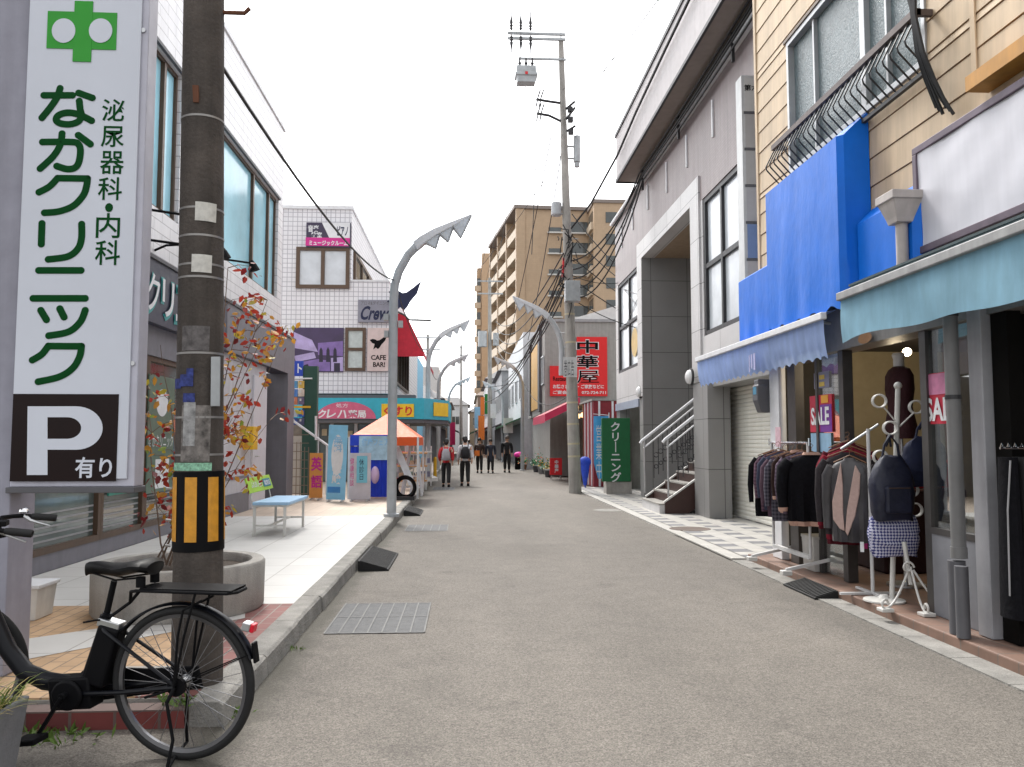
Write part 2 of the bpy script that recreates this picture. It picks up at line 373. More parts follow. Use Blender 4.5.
while y < 62:                                   # kerb stones, slightly out of line
    l = rnd.uniform(.9, 1.05); dx = rnd.uniform(-.008, .008)
    mb.prism([(-1.405, -.05), (-1.215 + dx, -.05), (-1.235 + dx, .105), (-1.255 + dx, .125), (-1.405, .128)], (0, y, 0), UX, UZ, UY*(l - .008)); y += l
struct(mb.build('kerb_left', M['kerb'], bevel=.006))
mb = MB(); mb.box(-3.6, -1.41, YP0 - .02, YP0 + .10, -.05, .095)
struct(mb.build('pavement_edge_bricks', tiles('edge_bricks', (.20, .045, .04), (.13, .03, .03), (.13, .09, .08), .22, .1, .008, 'wall', rough=.8, var=.3, shift=(0, .005))))
mb = MB(); mb.box(-2.0, -1.41, 4.60, 4.78, .10, .20); struct(mb.build('pavement_edge_block', M['concrete'], bevel=.01))

# right side: gutter strip, shop step, chequered pavement
mb = MB()
y = 3.0
while y < 12: mb.box(3.22, 3.42, y, y + .592, -.05, .012); y += .6
struct(mb.build('gutter_right', M['kerb']))
m_st = tiles('shop_step_tiles', (.22, .135, .10), (.19, .115, .085), (.15, .12, .10), .20, .20, .006, 'floor', rough=.6, var=.2, scale=4)
mb = MB(); mb.box(3.42, 8.5, 2.5, 9.9, -.05, .085); struct(mb.build('shop_step', m_st, bevel=.01))
m_lt = mat('pale_paving', (.42, .405, .375), .6, var=.14, scale=3, fine=.06); m_dt = mat('dark_paving', (.17, .17, .18), .6, var=.15)
mb = MB(); s = .27
ix = 0; x = 3.42
while x < 7.2:
    iy = 0; y = 9.9
    while y < 25.2:
        dk = (ix % 2 == 0) and ((iy + (ix//2) % 2) % 2 == 0)
        if x < 5.3: mb.add([(x+.003, y+.003, .035), (x+s-.003, y+.003, .035), (x+s-.003, y+s-.003, .035), (x+.003, y+s-.003, .035)], [(0,1,2,3)], 1 if dk else 0)
        y += s; iy += 1
    x += s; ix += 1
struct(mb.build('chequered_pavement', [m_lt, m_dt], fix=False))
mb = MB(); mb.box(3.40, 7.4, 9.9, 25.2, -.05, .030); struct(mb.build('pavement_bed', M['kerb']))
mb = MB()
y = 9.9
while y < 25: mb.box(3.22, 3.40, y, y + .592, -.05, .034); y += .6
struct(mb.build('kerb_right', m_lt, bevel=.006))

# covers in the road
m_cov = mat('cover_fill', (.085, .087, .09), .75, var=.2, scale=10, bump=.3, bscale=120, fine=.25); m_rail = mat('cover_rail', (.14, .14, .137), .7, 0, var=.2)
def cover(x0, x1, y0, y1, n, label, z=.004):
    t = thing('drain_cover', label, 'drain cover', ((x0+x1)/2, (y0+y1)/2, z), 0, 'covers set into the road')
    mb = MB(); mb.add([(x0,y0,z),(x1,y0,z),(x1,y1,z),(x0,y1,z)], [(0,1,2,3)]); mb.build('panel', m_cov, t, fix=False)
    mb = MB()
    for i in range(n + 1):
        a = x0 + (x1-x0)*i/n; mb.add([(a-.006,y0,z+.004),(a+.006,y0,z+.004),(a+.006,y1,z+.004),(a-.006,y1,z+.004)], [(0,1,2,3)])
    for b in (y0, (y0+y1)/2, y1): mb.add([(x0,b-.006,z+.0045),(x1,b-.006,z+.0045),(x1,b+.006,z+.0045),(x0,b+.006,z+.0045)], [(0,1,2,3)])
    mb.build('rail', m_rail, t, fix=False)
cover(-1.06, -.31, 6.35, 7.50, 7, 'large square drain cover with pale rails in the road nearest the bicycle')
cover(-.98, -.30, 13.4, 14.4, 5, 'middle dark drain cover in the road, level with the first street lamp')
cover(-1.0, -.35, 24.5, 26.0, 5, 'farthest drain cover in the road, just before the walkers')
t = tag(MB().lathe([(.0, .035), (.30, .036), (.33, .038), (.335, .0)], (3.62, 13.2, 0), 28).build('manhole_cover', mat('rusty_iron', (.13, .10, .085), .7, .4, var=.3), loc=(3.62, 13.2, 0)), 'round rusty manhole cover in the chequered pavement', 'manhole cover')
t = tag(MB().lathe([(.0, .006), (.30, .007), (.33, .004)], (3.0, 17.2, 0), 28, cap=False).build('manhole_cover', M['kerb'], loc=(3.0, 17.2, 0)), 'round grey manhole cover at the road edge before the granite steps', 'manhole cover')

# rubber kerb ramps
def ramp(x_hi, x_lo, y0, y1, h, label):
    mb = MB(); mb.prism([(x_hi, .003), (x_lo, .003), (x_lo, .018), (x_hi, h)], (0, y0, 0), UX, UZ, UY*(y1-y0))
    d = Vector((x_lo - x_hi, 0, .018 - h)); n_ = int((y1-y0)/.045)
    for i in range(n_): 
        yy = y0 + .02 + i*.045; mb.bar(Vector((x_hi, yy, h)) + d*.06 + UZ*.003, Vector((x_hi, yy, h)) + d*.94 + UZ*.003, .022, .012)
    tag(mb.build('kerb_ramp', M['rubber'], loc=((x_hi+x_lo)/2, y0, 0)), label, 'kerb ramp', 'black rubber kerb ramps')
ramp(-1.2, -.86, 9.35, 10.7, .115, 'black rubber ramp against the left kerb beside the white paving')
ramp(-1.2, -.88, 16.1, 17.3, .115, 'small black rubber ramp against the left kerb past the first street lamp')
ramp(3.41, 3.19, 7.45, 8.2, .08, 'black rubber ramp against the shop step below the clothes racks')

# ================================================================== CLINIC SIGN (tall, near left)
YS = 4.86
def sx(px, py=300): return YY(px, py, YS).x
bl = YY(9, 487, YS); br = YY(134, 487, YS)
x0s, x1s, zb = bl.x, br.x, bl.z; zt = 4.3
t = thing('clinic_sign', 'tall white sign with green Japanese lettering and brown parking panel on a grey post', 'sign', (x0s, YS + .15, .12))
mb = MB(); mb.box(x0s - .34, x0s - .002, YS + .02, YS + .30, .12, zt + .2); mb.build('post', M['signpost'], t, bevel=.008)
mb = MB(); mb.box(x0s, x1s, YS + .004, YS + .14, zb, zt); mb.build('cabinet', M['signtrim'], t, bevel=.006)
fx0, fx1 = YY(14, 400, YS).x, YY(130, 400, YS).x
mb = MB(); mb.box(fx0, fx1, YS - .012, YS + .003, zb + .045, zt - .03); mb.build('face_panel', M['signface'], t, bevel=.003)
mb = MB(); mb.box(x0s - .01, x1s + .01, YS - .02, YS + .15, zb - .035, zb - .001); mb.build('bottom_trim', M['dgrey'], t, bevel=.004)
for zz in (1.9, 3.9):
    mb = MB(); mb.tube([(x1s - .03, YS + .0, zz), (x1s - .03, YS - .006, zz)], .014, 10); mb.build('bolt', M['steel'], t)
pl = MB(); a = YY(14.5, 394, YS); b = YY(117, 481, YS); pl.box(fx0 + .003, b.x, YS - .016, YS - .0125, b.z, a.z); pp = pl.build('parking_panel', M['brownpanel'], t)
YT = YS - .0145

def sp(px, py, yy): return YY(px, py, yy)
mb = MB(); yy = YT - .003; n_ = 18
arc = lambda cx, cy, rx, ry: [(cx + rx*math.cos(math.pi/2 - k*math.pi/n_), cy - ry*math.sin(math.pi/2 - k*math.pi/n_)) for k in range(n_ + 1)]
o_, i_ = arc(76, 428, 26.7, 21.7), arc(67, 428, 14.2, 10.8)
mb.add([sp(*q, yy) for q in o_ + i_], [(k, k+1, n_+2+k, n_+1+k) for k in range(n_)])
mb.add([sp(*q, yy) for q in ((47.5, 406.3), (76, 406.3), (67, 417.2), (47.5, 417.2))], [(0,1,2,3)]); mb.add([sp(*q, yy) for q in ((47.5, 438.8), (67, 438.8), (76, 449.7), (47.5, 449.7))], [(0,1,2,3)])
mb.add([sp(*q, yy) for q in ((27.6, 406.3), (47.5, 406.3), (47.5, 475), (26.8, 475))], [(0,1,2,3)])
mb.build('letter', M['signface'], pp, fix=False)
text_py('letter', '有り', 75, 457, 112, 478, YT - .003, M['signface'], pp, bold=.02)
K1 = lambda *p: [(20 + x/5.117, 80 + y/5.117) for x, y in p]
K2 = lambda *p: [(10 + x/4.258, 210 + y/4.258) for x, y in p]
kana = [ [K1((122,78),(268,78)), K1((205,42),(190,88),(155,140),(112,193)), K1((300,66),(370,91)), K1((303,107),(308,150),(314,182),(298,212),(255,226),(208,222),(185,205),(198,180),(243,167),(300,176),(366,208))],
 [K1((115,317),(262,317),(298,328),(309,362),(300,422),(278,450),(238,455),(188,440)), K1((215,274),(206,330),(170,390),(103,453)), K1((298,282),(360,328))],
 [K1((97,574),(150,545),(192,502)), K1((192,502),(270,503),(345,504)), K1((345,504),(340,545),(322,592),(272,644),(200,672),(125,679))],
 [K2((136,57),(133,145)), K2((305,60),(304,122),(288,166),(245,198),(163,210))],
 [K2((122,257),(302,257)), K2((98,376),(320,376))],
 [K2((131,427),(155,467)), K2((212,420),(230,456)), K2((320,427),(300,475),(250,518),(165,535))],
 [K2((95,639),(135,614),(163,579)), K2((163,579),(240,580),(304,580)), K2((304,580),(297,622),(268,672),(210,710),(120,731))] ]
def smooth_line(p, n=6):
    if len(p) == 2: return p
    out = []
    for i in range(len(p) - 1):
        a, b, c, d = p[max(i-1, 0)], p[i], p[i+1], p[min(i+2, len(p)-1)]
        for k in range(n):
            u = k/n; out.append(tuple(.5*(2*b[j] + (c[j]-a[j])*u + (2*a[j]-5*b[j]+4*c[j]-d[j])*u*u + (-a[j]+3*b[j]-3*c[j]+d[j])*u**3) for j in (0, 1)))
    return out + [p[-1]]
for strokes in kana:
    mb = MB(); rr = 3.45*YS/F
    for q in strokes:
        pts = [YY(*w_, YT) for w_ in smooth_line(q)]; mb.tube(pts, rr, 12)
        for e_ in (pts[0], pts[-1]): mb.ball(e_, rr, 14, 8)
    for v in mb.v: v.y = YT + (v.y - YT)*.08
    mb.build('letter', M['signgreen'], t, smooth=True)
for ch, q in zip('泌尿器科・内科', ((102,99,126,121), (101,126,124,147), (100,151,124,174), (98,177,122,200), (105,203,113,212), (96,213,120,238), (95,240,120,265))):
    text_py('letter', ch, *q, YT, M['signgreen'], t, bold=.010)
# the clinic's emblem: a green cross-barred block with two white ovals
mb = MB()
def pyq(p0, q0, p1, q1, yy): a, b = YY(p0, q0, yy), YY(p1, q1, yy); return a.x, b.x, b.z, a.z
A = pyq(48, 11, 116, 50, YT); mb.box(A[0], A[1], YT - .002, YT + .001, A[2], A[3])
A = pyq(75, 1, 91, 62, YT); mb.box(A[0], A[1], YT - .0035, YT + .001, A[2], A[3])
mb.build('emblem', mat('emblem_green', (.008, .30, .006), .45, var=.03), t)
mb = MB()
for cx in (64, 101):
    c = YY(cx, 31, YT); mb.add([c + Vector((.068*math.cos(k*math.pi/14), -.0055, .075*math.sin(k*math.pi/14))) for k in range(28)], [tuple(range(28))])
build_each(mb, 'emblem_oval', M['signface'], t)

# ================================================================== NEAR UTILITY POLE
PX, PY = -1.475, 4.72
t = thing('utility_pole', 'dark weathered concrete utility pole with black and yellow hazard sleeve at left kerb', 'utility pole', (PX, PY, .0))
def prad(z): return .137 - .0062*z
LEAN = -.016
def pc(z): return Vector((PX + LEAN*z, PY, z))
mb = MB(); mb.tube([pc(z*.5) for z in range(0, 15)], [prad(z*.5) for z in range(0, 15)], 40); mb.build('shaft', M['pole_dark'], t, smooth=True)
def polez(py): return YY(197, py, PY - .15).z
z1, z0 = polez(472), polez(553)
mb = MB(); mb.tube([pc(z0), pc(z1)], [prad(z0) + .006, prad(z1) + .006], 40, cap=False); slv = mb.build('hazard_sleeve', M['black'], t, smooth=True)
mb = MB()
for k in range(7):
    a0 = k*2*math.pi/7 - .02; a1 = a0 + .47; zz0, zz1 = z0 + .055, z1 - .03
    vs = []
    for zz in (zz0, zz1):
        for j in range(5):
            a = a0 + (a1 - a0)*j/4; vs.append(pc(zz) + Vector((math.cos(a), math.sin(a), 0))*(prad(zz) + .0085))
    mb.add(vs, [(j, j+1, j+6, j+5) for j in range(4)])
mb.build('stripe', mat('stripe_yellow', (.62, .28, .02), .5, var=.2, scale=20), slv)
mb = MB()
for zz, c in ((polez(112), .0025), (polez(205), .002), (polez(233), .002), (polez(262), .002), (polez(275), .002), (polez(417), .003), (polez(455), .002), (polez(352), .002)):
    mb.tube([pc(zz - .006), pc(zz + .006)], prad(zz) + c, 40, cap=False)
build_each(mb, 'band', mat('band_wire', (.28, .27, .26), .5, .6), t, smooth=True)
def onpole(px0, py0, px1, py1, m, name, off=.005):
    """a plate or sticker bent round the shaft"""
    zz0, zz1 = polez(py1), polez(py0); vs = []
    def ang(px, z): 
        s_ = (YY(px, 300, PY).x - (PX + LEAN*z) - .0)/ (prad(z) + off)
        s_ = max(-.98, min(.98, s_ + (-.0))); return math.asin(s_)
    for zz in (zz0, zz1):
        a0, a1 = ang(px0, zz), ang(px1, zz)
        for j in range(6):
            a = a0 + (a1-a0)*j/5 + (-.33)*0; vs.append(pc(zz) + Vector((math.sin(a), -math.cos(a), 0))*(prad(zz) + off))
    mbb = MB(); mbb.add(vs, [(j, j+1, j+7, j+6) for j in range(5)]); return mbb.build(name, m, t)
m_label = mat('label_plate', (.55, .54, .50), .5, var=.2, scale=30)
st = onpole(200, 200, 218, 219, m_label, 'label_plate'); onpole(198, 253, 216, 271, m_label, 'label_plate')
m_torn = mat('torn_paper', (.30, .30, .30), .8, var=.6, scale=25)
onpole(192, 405, 219, 462, mat('paper_remains', (.17, .155, .145), .85, var=.75, scale=22), 'paper_remains', .003)
onpole(194, 402, 206, 446, m_torn, 'paper_remains', .004); onpole(190, 325, 216, 350, mat('paper_trace', (.13, .12, .12), .85, var=.6, scale=20), 'paper_remains', .003)
m_blue = mat('blue_paper', (.03, .045, .20), .8, var=.6, scale=40)
onpole(179, 378, 190, 388, m_blue, 'paper_remains'); onpole(189, 374, 203, 386, m_blue, 'paper_remains'); onpole(196, 368, 203, 376, m_blue, 'paper_remains', .006); onpole(193, 393, 205, 402, m_blue, 'paper_remains')
onpole(176, 463, 221, 471, mat('green_tape', (.25, .50, .35), .7, var=.6, scale=60), 'paper_remains', .004)
zz0, zz1 = polez(406), polez(356); c0 = pc(zz0)
mb = MB(); mb.bar(pc(zz0) + Vector((.120, -.115, 0)), pc(zz1) + Vector((.120, -.115, 0)), .05, .012); mb.build('cable_guard', M['galv'], t, bevel=.003)
for zz, sgn, dx in ((polez(100), .0, .0), (3.95, 1, 0)):
    mb = MB(); p0 = pc(zz) + Vector((-.0, -prad(zz) - .0, 0)) if sgn == 0 else pc(zz) + Vector((sgn*prad(zz), 0, 0))
    if sgn == 0: mb.bar(p0 + UZ*.0, p0 + Vector((0, -.02, .09)), .03, .02)
    else: mb.tube([p0 - UX*sgn*.03, p0 + UX*sgn*.12, p0 + Vector((sgn*.15, 0, -.03 if sgn < 0 else .03))], .013, 8)
    mb.build('step_bolt', mat('rust', (.13, .05, .025), .8, var=.3), t)
for py in (490, 522, 548):
    zz = polez(py); mb = MB(); mb.tube([pc(zz) + Vector((-prad(zz) - .004, -.05, 0)), pc(zz) + Vector((-prad(zz) - .03, -.06, .005))], .008, 6); mb.build('sleeve_clip', M['steel'], t)

# ================================================================== ROUND PLANTER WITH A SMALL TREE
PLX, PLY = -2.28, 6.80
t = thing('round_planter', 'large round pale concrete planter behind the hazard striped pole', 'planter', (PLX, PLY, .12))
mb = MB(); mb.lathe([(.63, .12), (.645, .14), (.65, .475), (.635, .495), (.55, .495), (.535, .475), (.53, .40)], (PLX, PLY, 0), 48, cap=False); mb.build('bowl', M['concrete'], t, smooth=True)
mb = MB(); mb.lathe([(.001, .44), (.25, .445), (.532, .425)], (PLX, PLY, 0), 32, cap=False); mb.build('soil', M['soil'], t, smooth=True)
rn = random.Random(5)
t = thing('small_tree', 'slender young tree with red orange and green autumn leaves in the round planter', 'tree', (PLX, PLY, .47))
mbw = MB(); tips = []
def leafset(lists, p, n, sp, s0, s1, bias):
    for _ in range(n):
        q = p + Vector((rn.gauss(0, sp), rn.gauss(0, sp), rn.gauss(0, sp) - sp*.4))
        d = Vector((rn.uniform(-1, 1), rn.uniform(-1, 1), rn.uniform(-1.2, .2))).normalized(); n_ = d.orthogonal(); n_.rotate(Matrix.Rotation(rn.uniform(0, 6.28), 3, d)); sd_ = d.cross(n_).normalized()
        L = rn.uniform(s0, s1); W_ = L*.28
        k = min(len(lists) - 1, max(0, int(rn.gauss(bias, .9))))
        lists[k].add([q, q + d*L*.35 + sd_*W_ + n_.normalized()*L*.05, q + d*L*.75 + sd_*W_*.7, q + d*L, q + d*L*.75 - sd_*W_*.7, q + d*L*.35 - sd_*W_ + n_.normalized()*L*.05], [(0,1,2,3), (0,3,4,5)])
LV = [MB() for _ in range(5)]   # 0 dark red, 1 red, 2 orange, 3 ochre, 4 green
def stem(p0, p1, bend, r):
    pts = []
    for i in range(9):
        u = i/8; pts.append(p0.lerp(p1, u) + bend*math.sin(u*math.pi) + Vector((rn.gauss(0, .008), rn.gauss(0, .008), 0)))
    mbw.tube(pts, [r*(1 - .75*i/8) for i in range(9)], 6); return pts
base = Vector((PLX, PLY, .46))
def pt(px, py, y): return YY(px, py, y)
for (px, py, dy, r, nb) in ((228, 268, 0, .016, 12), (268, 300, .25, .013, 13), (258, 345, -.2, .012, 11), (285, 330, .3, .010, 9), (240, 320, .1, .013, 12), (160, 345, -.15, .012, 7), (150, 390, .1, .010, 8), (245, 400, -.1, .010, 8), (270, 420, .2, .009, 6), (160, 470, .0, .008, 6), (150, 500, .25, .008, 7)):
    e = pt(px, py, PLY + dy); b0 = base + Vector((rn.uniform(-.25, .1), rn.uniform(-.12, .12), 0))
    pts = stem(b0, e, Vector((rn.uniform(-.06, .06), rn.uniform(-.1, .1), 0)), r*.8)
    for k in range(nb):
        i = rn.randint(3, 8); q = pts[i]; d = Vector((rn.uniform(-1, 1), rn.uniform(-1, 1), rn.uniform(-.3, .5))).normalized()*rn.uniform(.08, .26)
        mbw.tube([q, q + d*.5 + UZ*.02, q + d], [.004, .003, .002], 4, cap=False)
        hb = 1.1 if py < 300 else 1.3 if py > 450 else 2.2
        leafset(LV, q + d, rn.randint(6, 11), .05, .045, .085, hb)
mbw.build('trunk', mat('twig_bark', (.16, .11, .08), .85, var=.3), t, smooth=True)
cols = ((.16, .012, .014), (.34, .035, .02), (.46, .22, .03), (.40, .33, .04), (.20, .28, .035))
lm = []
for i, c in enumerate(cols):
    m, tt, p = newmat('leaf_' + ('dark_red', 'red', 'orange', 'ochre', 'green')[i]); p.inputs['Roughness'].default_value = .5
    tr = N(tt, 'ShaderNodeBsdfTranslucent'); tr.inputs[0].default_value = (*c, 1); p.inputs['Base Color'].default_value = (*c, 1)
    mi = N(tt, 'ShaderNodeMixShader'); mi.inputs[0].default_value = .35; tt.links.new(p.outputs[0], mi.inputs[1]); tt.links.new(tr.outputs[0], mi.inputs[2]); tt.links.new(mi.outputs[0], tt.nodes['Material Output'].inputs[0]); lm.append(m)
al = MB()
for i, l in enumerate(LV): al.add(l.v, l.f, i)
al.build('crown', lm, t, fix=False)

# grey planter at the lower left with ornamental grass
c = G(-6, 767)
t = thing('square_planter', 'grey concrete planter at the lower left corner with yellow green grass', 'planter', (c.x, c.y, 0))
ox, oy = -2.10, 3.62
mb = MB(); mb.loft([[Vector((ox + a*s_, oy + b*s_, z)) for a, b in ((-1,-1),(1,-1),(1,1),(-1,1))] for s_, z in ((.155, 0), (.185, .30), (.19, .335), (.165, .335), (.16, .29))]); mb.build('pot', mat('planter_grey', (.20, .20, .21), .8, var=.15, bump=.2), t, bevel=.008)
g1, g2 = MB(), MB()
for i in range(320):
    p = Vector((ox + rn.uniform(-.15, .15), oy + rn.uniform(-.15, .15), .29)); a = rn.uniform(0, 6.28); L = rn.uniform(.12, .34); d = Vector((math.cos(a), math.sin(a), 0)); sd_ = Vector((-d.y, d.x, 0))*.005
    up = rn.uniform(.35, .9); ring_ = []
    for k in range(5):
        u = k/4; q = p + d*L*u*(1 - up*.4) + UZ*(L*up*(1.6*u - 1.0*u*u)); ring_.append((q, sd_*(1 - u*.9)))
    (g1 if rn.random() < .55 else g2).add([q for a_ in ring_ for q in (a_[0] - a_[1], a_[0] + a_[1])], [(2*k, 2*k+1, 2*k+3, 2*k+2) for k in range(4)])
gg = MB(); gg.add(g1.v, g1.f, 0); gg.add(g2.v, g2.f, 1)
o = gg.build('ornamental_grass', [mat('grass_green', (.14, .19, .03), .6), mat('grass_straw', (.40, .33, .12), .6)], loc=(ox, oy, .29), fix=False)
tag(o, 'arching yellow green grass growing in the grey planter in the lower left corner', 'plant')
def weeds(x, y, z, n, sp, L0, label):
    g = MB()
    for i in range(n):
        p = Vector((x + rn.gauss(0, sp), y + rn.gauss(0, sp*.6), z)); d = Vector((rn.gauss(0, 1), rn.gauss(0, 1), rn.uniform(.3, 1.6))).normalized(); L = rn.uniform(.4, 1)*L0; s_ = d.orthogonal().normalized()*L*.10
        g.add([p, p + d*L*.5 + s_, p + d*L, p + d*L*.5 - s_], [(0, 1, 2, 3)])
    tag(g.build('weed', mat('weed_green', (.09, .16, .02), .6), loc=(x, y, z), fix=False), label, 'weed', 'weeds along the kerb')['kind'] = 'stuff'
weeds(-2.05, 4.25, .0, 120, .13, .09, 'tuft of yellow green weeds at the red edging by the planter')
weeds(-1.25, 4.55, .0, 70, .05, .08, 'small weeds growing against the near end of the kerb behind the wheel')
weeds(-1.45, 4.40, .10, 40, .05, .10, 'little weeds at the foot of the hazard striped pole')
weeds(-1.2, 5.9, .0, 25, .05, .05, 'thin moss and weeds in the gutter of the left kerb near the drain cover')

# white plastic bin
c = G(50, 617, .12)
t = thing('plastic_bin', 'small white plastic bin beside the grey sign post', 'bin', (-3.35, 6.5, .12))
x, y = YY(27, 600, 6.5).x, 6.5
mb = MB(); mb.loft([[Vector((x + a*s_, y + b*s_, z)) for a, b in ((-1,-1),(1,-1),(1,1),(-1,1))] for s_, z in ((.13, .12), (.15, .36))]); mb.build('body', M['offwhite'], t, bevel=.01)
mb = MB(); mb.box(x - .165, x + .165, y - .165, y + .165, .355, .385); mb.build('rim', M['white'], t, bevel=.006)

# ================================================================== BENCH
by0, by1 = 11.75, 13.05
t = thing('bench', 'steel bench with pale blue seat and lime green lettered backrest on white paving', 'bench', (-2.75, 12.4, .12))
bx0, bx1 = -2.98, -2.50
mb = MB()
for (lx, ly) in ((bx0 + .03, by0), (bx1 - .03, by0), (bx0 + .03, by1), (bx1 - .03, by1)):
    l = MB(); l.box(lx - .017, lx + .017, ly - .017, ly + .017, .12, .53); l.build('leg', M['offwhite'], t)
mb.bar((bx0 + .03, by0, .27), (bx1 - .03, by0, .27), .025, .025); mb.bar((bx0 + .03, by1, .27), (bx1 - .03, by1, .27), .025, .025)
mb.bar((bx0 + .25, by0, .272), (bx0 + .25, by1, .272), .025, .025); mb.box(bx0, bx1, by0 - .02, by1 + .02, .53, .555)
mb.build('frame', M['offwhite'], t)
mb = MB(); mb.box(bx0 + .01, bx1 + .03, by0 - .05, by1 + .05, .556, .60); mb.build('seat', mat('bench_blue', (.34, .54, .76), .5), t, bevel=.01)
mb = MB(); mb.obox((bx0 - .07, (by0+by1)/2, .82), Vector((.012, 0, .004)), Vector((0, .69, 0)), Vector((-.035, 0, .105))); bk = mb.build('backrest', mat('bench_lime', (.38, .62, .05), .5), t, bevel=.006)
mb = MB()
for ly in (by0 + .1, by1 - .1): mb.bar((bx0 - .02, ly, .55), (bx0 - .095, ly, .88), .03, .012)
mb.build('bracket', M['offwhite'], t)
va = Vector((-.316, 0, .949)); c = Vector((bx0 - .055, 0, .825))
mb = MB(); mb.obox(c + Vector((.002, by0 + 1.02, 0)), Vector((.003, 0, .001)), Vector((0, .22, 0)), va*.06); mb.build('panel', mat('bench_panel', (.03, .22, .30), .5), bk)
text_on('lettering', 'ふれあい通り', c + Vector((.004, by0 + .42, 0)), UY, va, .62, .10, M['white'], bk, bold=.02)
text_on('lettering', '商店街', c + Vector((.010, by0 + 1.02, 0)), UY, va, .36, .08, M['white'], bk, bold=.02)
# ================================================================== BICYCLE  (u forward, v left, w up; rear tyre contact at origin)
BK = R(168)       # heading: forward points to -x and a touch towards the camera
bk = thing('bicycle', 'black electric bicycle with rear carrier parked before the near utility pole', 'bicycle', (-1.285, 3.93, .0), BK)
bk.rotation_euler = (R(-2.5), 0, BK)
RR = .333
def wheel(name, c, steer=0):
    ax = Vector((math.sin(-steer), math.cos(steer), 0)); fw = Vector((math.cos(steer), math.sin(steer), 0))
    ax = Vector((-math.sin(steer), math.cos(steer), 0)); c = Vector(c)
    mb = MB(); mb.tube([c - ax*.055, c + ax*.055], .009, 8); mb.tube([c - ax*.03, c - ax*.028, c + ax*.028, c + ax*.03], [.03, .022, .022, .03], 14)
    wh = mb.build(name, M['steel'], bk, local=True, smooth=True)
    mb = MB(); mb.ring(c, ax, RR - .004, .0195, 64, 10); mb.build('tyre', M['rubber'], wh, local=True, smooth=True)
    mb = MB(); r0, r1 = RR - .036, RR - .018
    for sgn in (-1, 1):
        a = []; b = []
        for k in range(64):
            d = fw*math.cos(k*math.pi/32) + UZ*math.sin(k*math.pi/32); a.append(c + d*r0 + ax*.008*sgn); b.append(c + d*r1 + ax*.012*sgn)
        mb.add(a + b, [(k, (k+1) % 64, 64 + (k+1) % 64, 64 + k) for k in range(64)])
    a = []; b = []
    for k in range(64):
        d = fw*math.cos(k*math.pi/32) + UZ*math.sin(k*math.pi/32); a.append(c + d*r0 + ax*.008); b.append(c + d*r0 - ax*.008)
    mb.add(a + b, [(k, (k+1) % 64, 64 + (k+1) % 64, 64 + k) for k in range(64)])
    mb.build('rim', M['rim_steel'], wh, local=True, smooth=True, fix=False)
    mb = MB()
    for k in range(32):
        th = k*2*math.pi/32; d = fw*math.cos(th) + UZ*math.sin(th); sg = 1 if k % 2 else -1; tw = .28*(1 if (k//2) % 2 else -1)
        h = c + (fw*math.cos(th + tw*3) + UZ*math.sin(th + tw*3))*.024 + ax*.026*sg
        mb.tube([h, c + d*(RR - .04)], .0016, 4, cap=False)
    mb.build('spokes', M['rim_steel'], wh, local=True)
    return wh
RA = Vector((0, 0, RR + .015)); ST = .45; FA = Vector((1.12, 0, RR + .015)); BB = Vector((.50, 0, .29))
wheel('rear_wheel', RA); wheel('front_wheel', FA, ST)
GB = M['gloss_black']
def bp(name, mb, m=None, smooth=True, parent=None, bevel=0): return mb.build(name, m or GB, parent or bk, local=True, smooth=smooth, bevel=bevel)
ht, hb = Vector((.90, 0, .93)), Vector((.955, 0, .70))
mb = MB()
mb.tube([ht + (ht-hb)*.05, hb - (ht-hb)*.05], .022, 14)
mb.tube([(.945, 0, .735), (.90, 0, .62), (.83, 0, .47), (.74, 0, .365), (.64, 0, .325), (.52, 0, .315)], [.034, .036, .038, .040, .042, .04], 16)
mb.tube([(.47, 0, .30), (.385, 0, .56), (.355, 0, .655)], .019, 12)
for v in (-1, 1):
    mb.tube([BB + Vector((-.05, .045*v, 0)), (.25, .055*v, .31), (.0, .065*v, RR + .015)], .011, 8)
    mb.tube([(.37, .02*v, .60), (.34, .045*v, .58), (.0, .065*v, RR + .02)], .0085, 8)
bp('frame', mb)
mb = MB(); mb.obox((.50, 0, .285), (.095, 0, -.01), (0, .05, 0), (.008, 0, .072)); mb.tube([(.50, .052, .285), (.50, .072, .285)], .07, 24); bp('motor', mb, M['black'], True, bevel=.015)
mb = MB(); mb.obox((.365, 0, .46), (.048, 0, .012), (0, .042, 0), (-.038, 0, .135)); bat = bp('battery', mb, M['black'], False, bevel=.012)
mb = MB(); mb.obox((.335, 0, .605), (.05, 0, .012), (0, .03, 0), (-.004, 0, .018)); bp('battery_catch', mb, M['steel'], False, bat, .005)
mb = MB(); mb.tube([(.362, 0, .63), (.325, 0, .80)], .0135, 10); bp('seat_post', mb, M['black'])
mb = MB(); mb.tube([(.372, 0, .61), (.362, 0, .64)], .024, 12); mb.tube([(.37, .02, .625), (.38, .05, .63), (.43, .055, .62)], .005, 6); bp('seat_clamp', mb, M['black'])
# saddle
prof = ((.455, .012, .0), (.44, .024, .008), (.40, .033, .012), (.34, .045, .006), (.29, .075, .004), (.24, .100, .016), (.19, .108, .028), (.155, .100, .026), (.135, .07, .016))
rg = []
for u, hw, dz in prof:
    rg.append([Vector((u, hw*math.sin(a), .858 + dz + .022*math.cos(a)*(1 if math.cos(a) > 0 else 1.7))) for a in [k*2*math.pi/14 for k in range(14)]])
mb = MB(); mb.loft(rg); sdl = bp('saddle', mb, mat('saddle_leather', (.004, .004, .0045), .5, var=.1, spec=.2))
mb = MB()
for v in (-1, 1):
    mb.tube([(.42, .015*v, .84), (.30, .03*v, .812), (.18, .05*v, .83)], .0045, 6); mb.tube([(.17, .055*v, .79), (.17, .055*v, .835)], .02, 10)
bp('saddle_springs', mb, M['black'], parent=sdl)
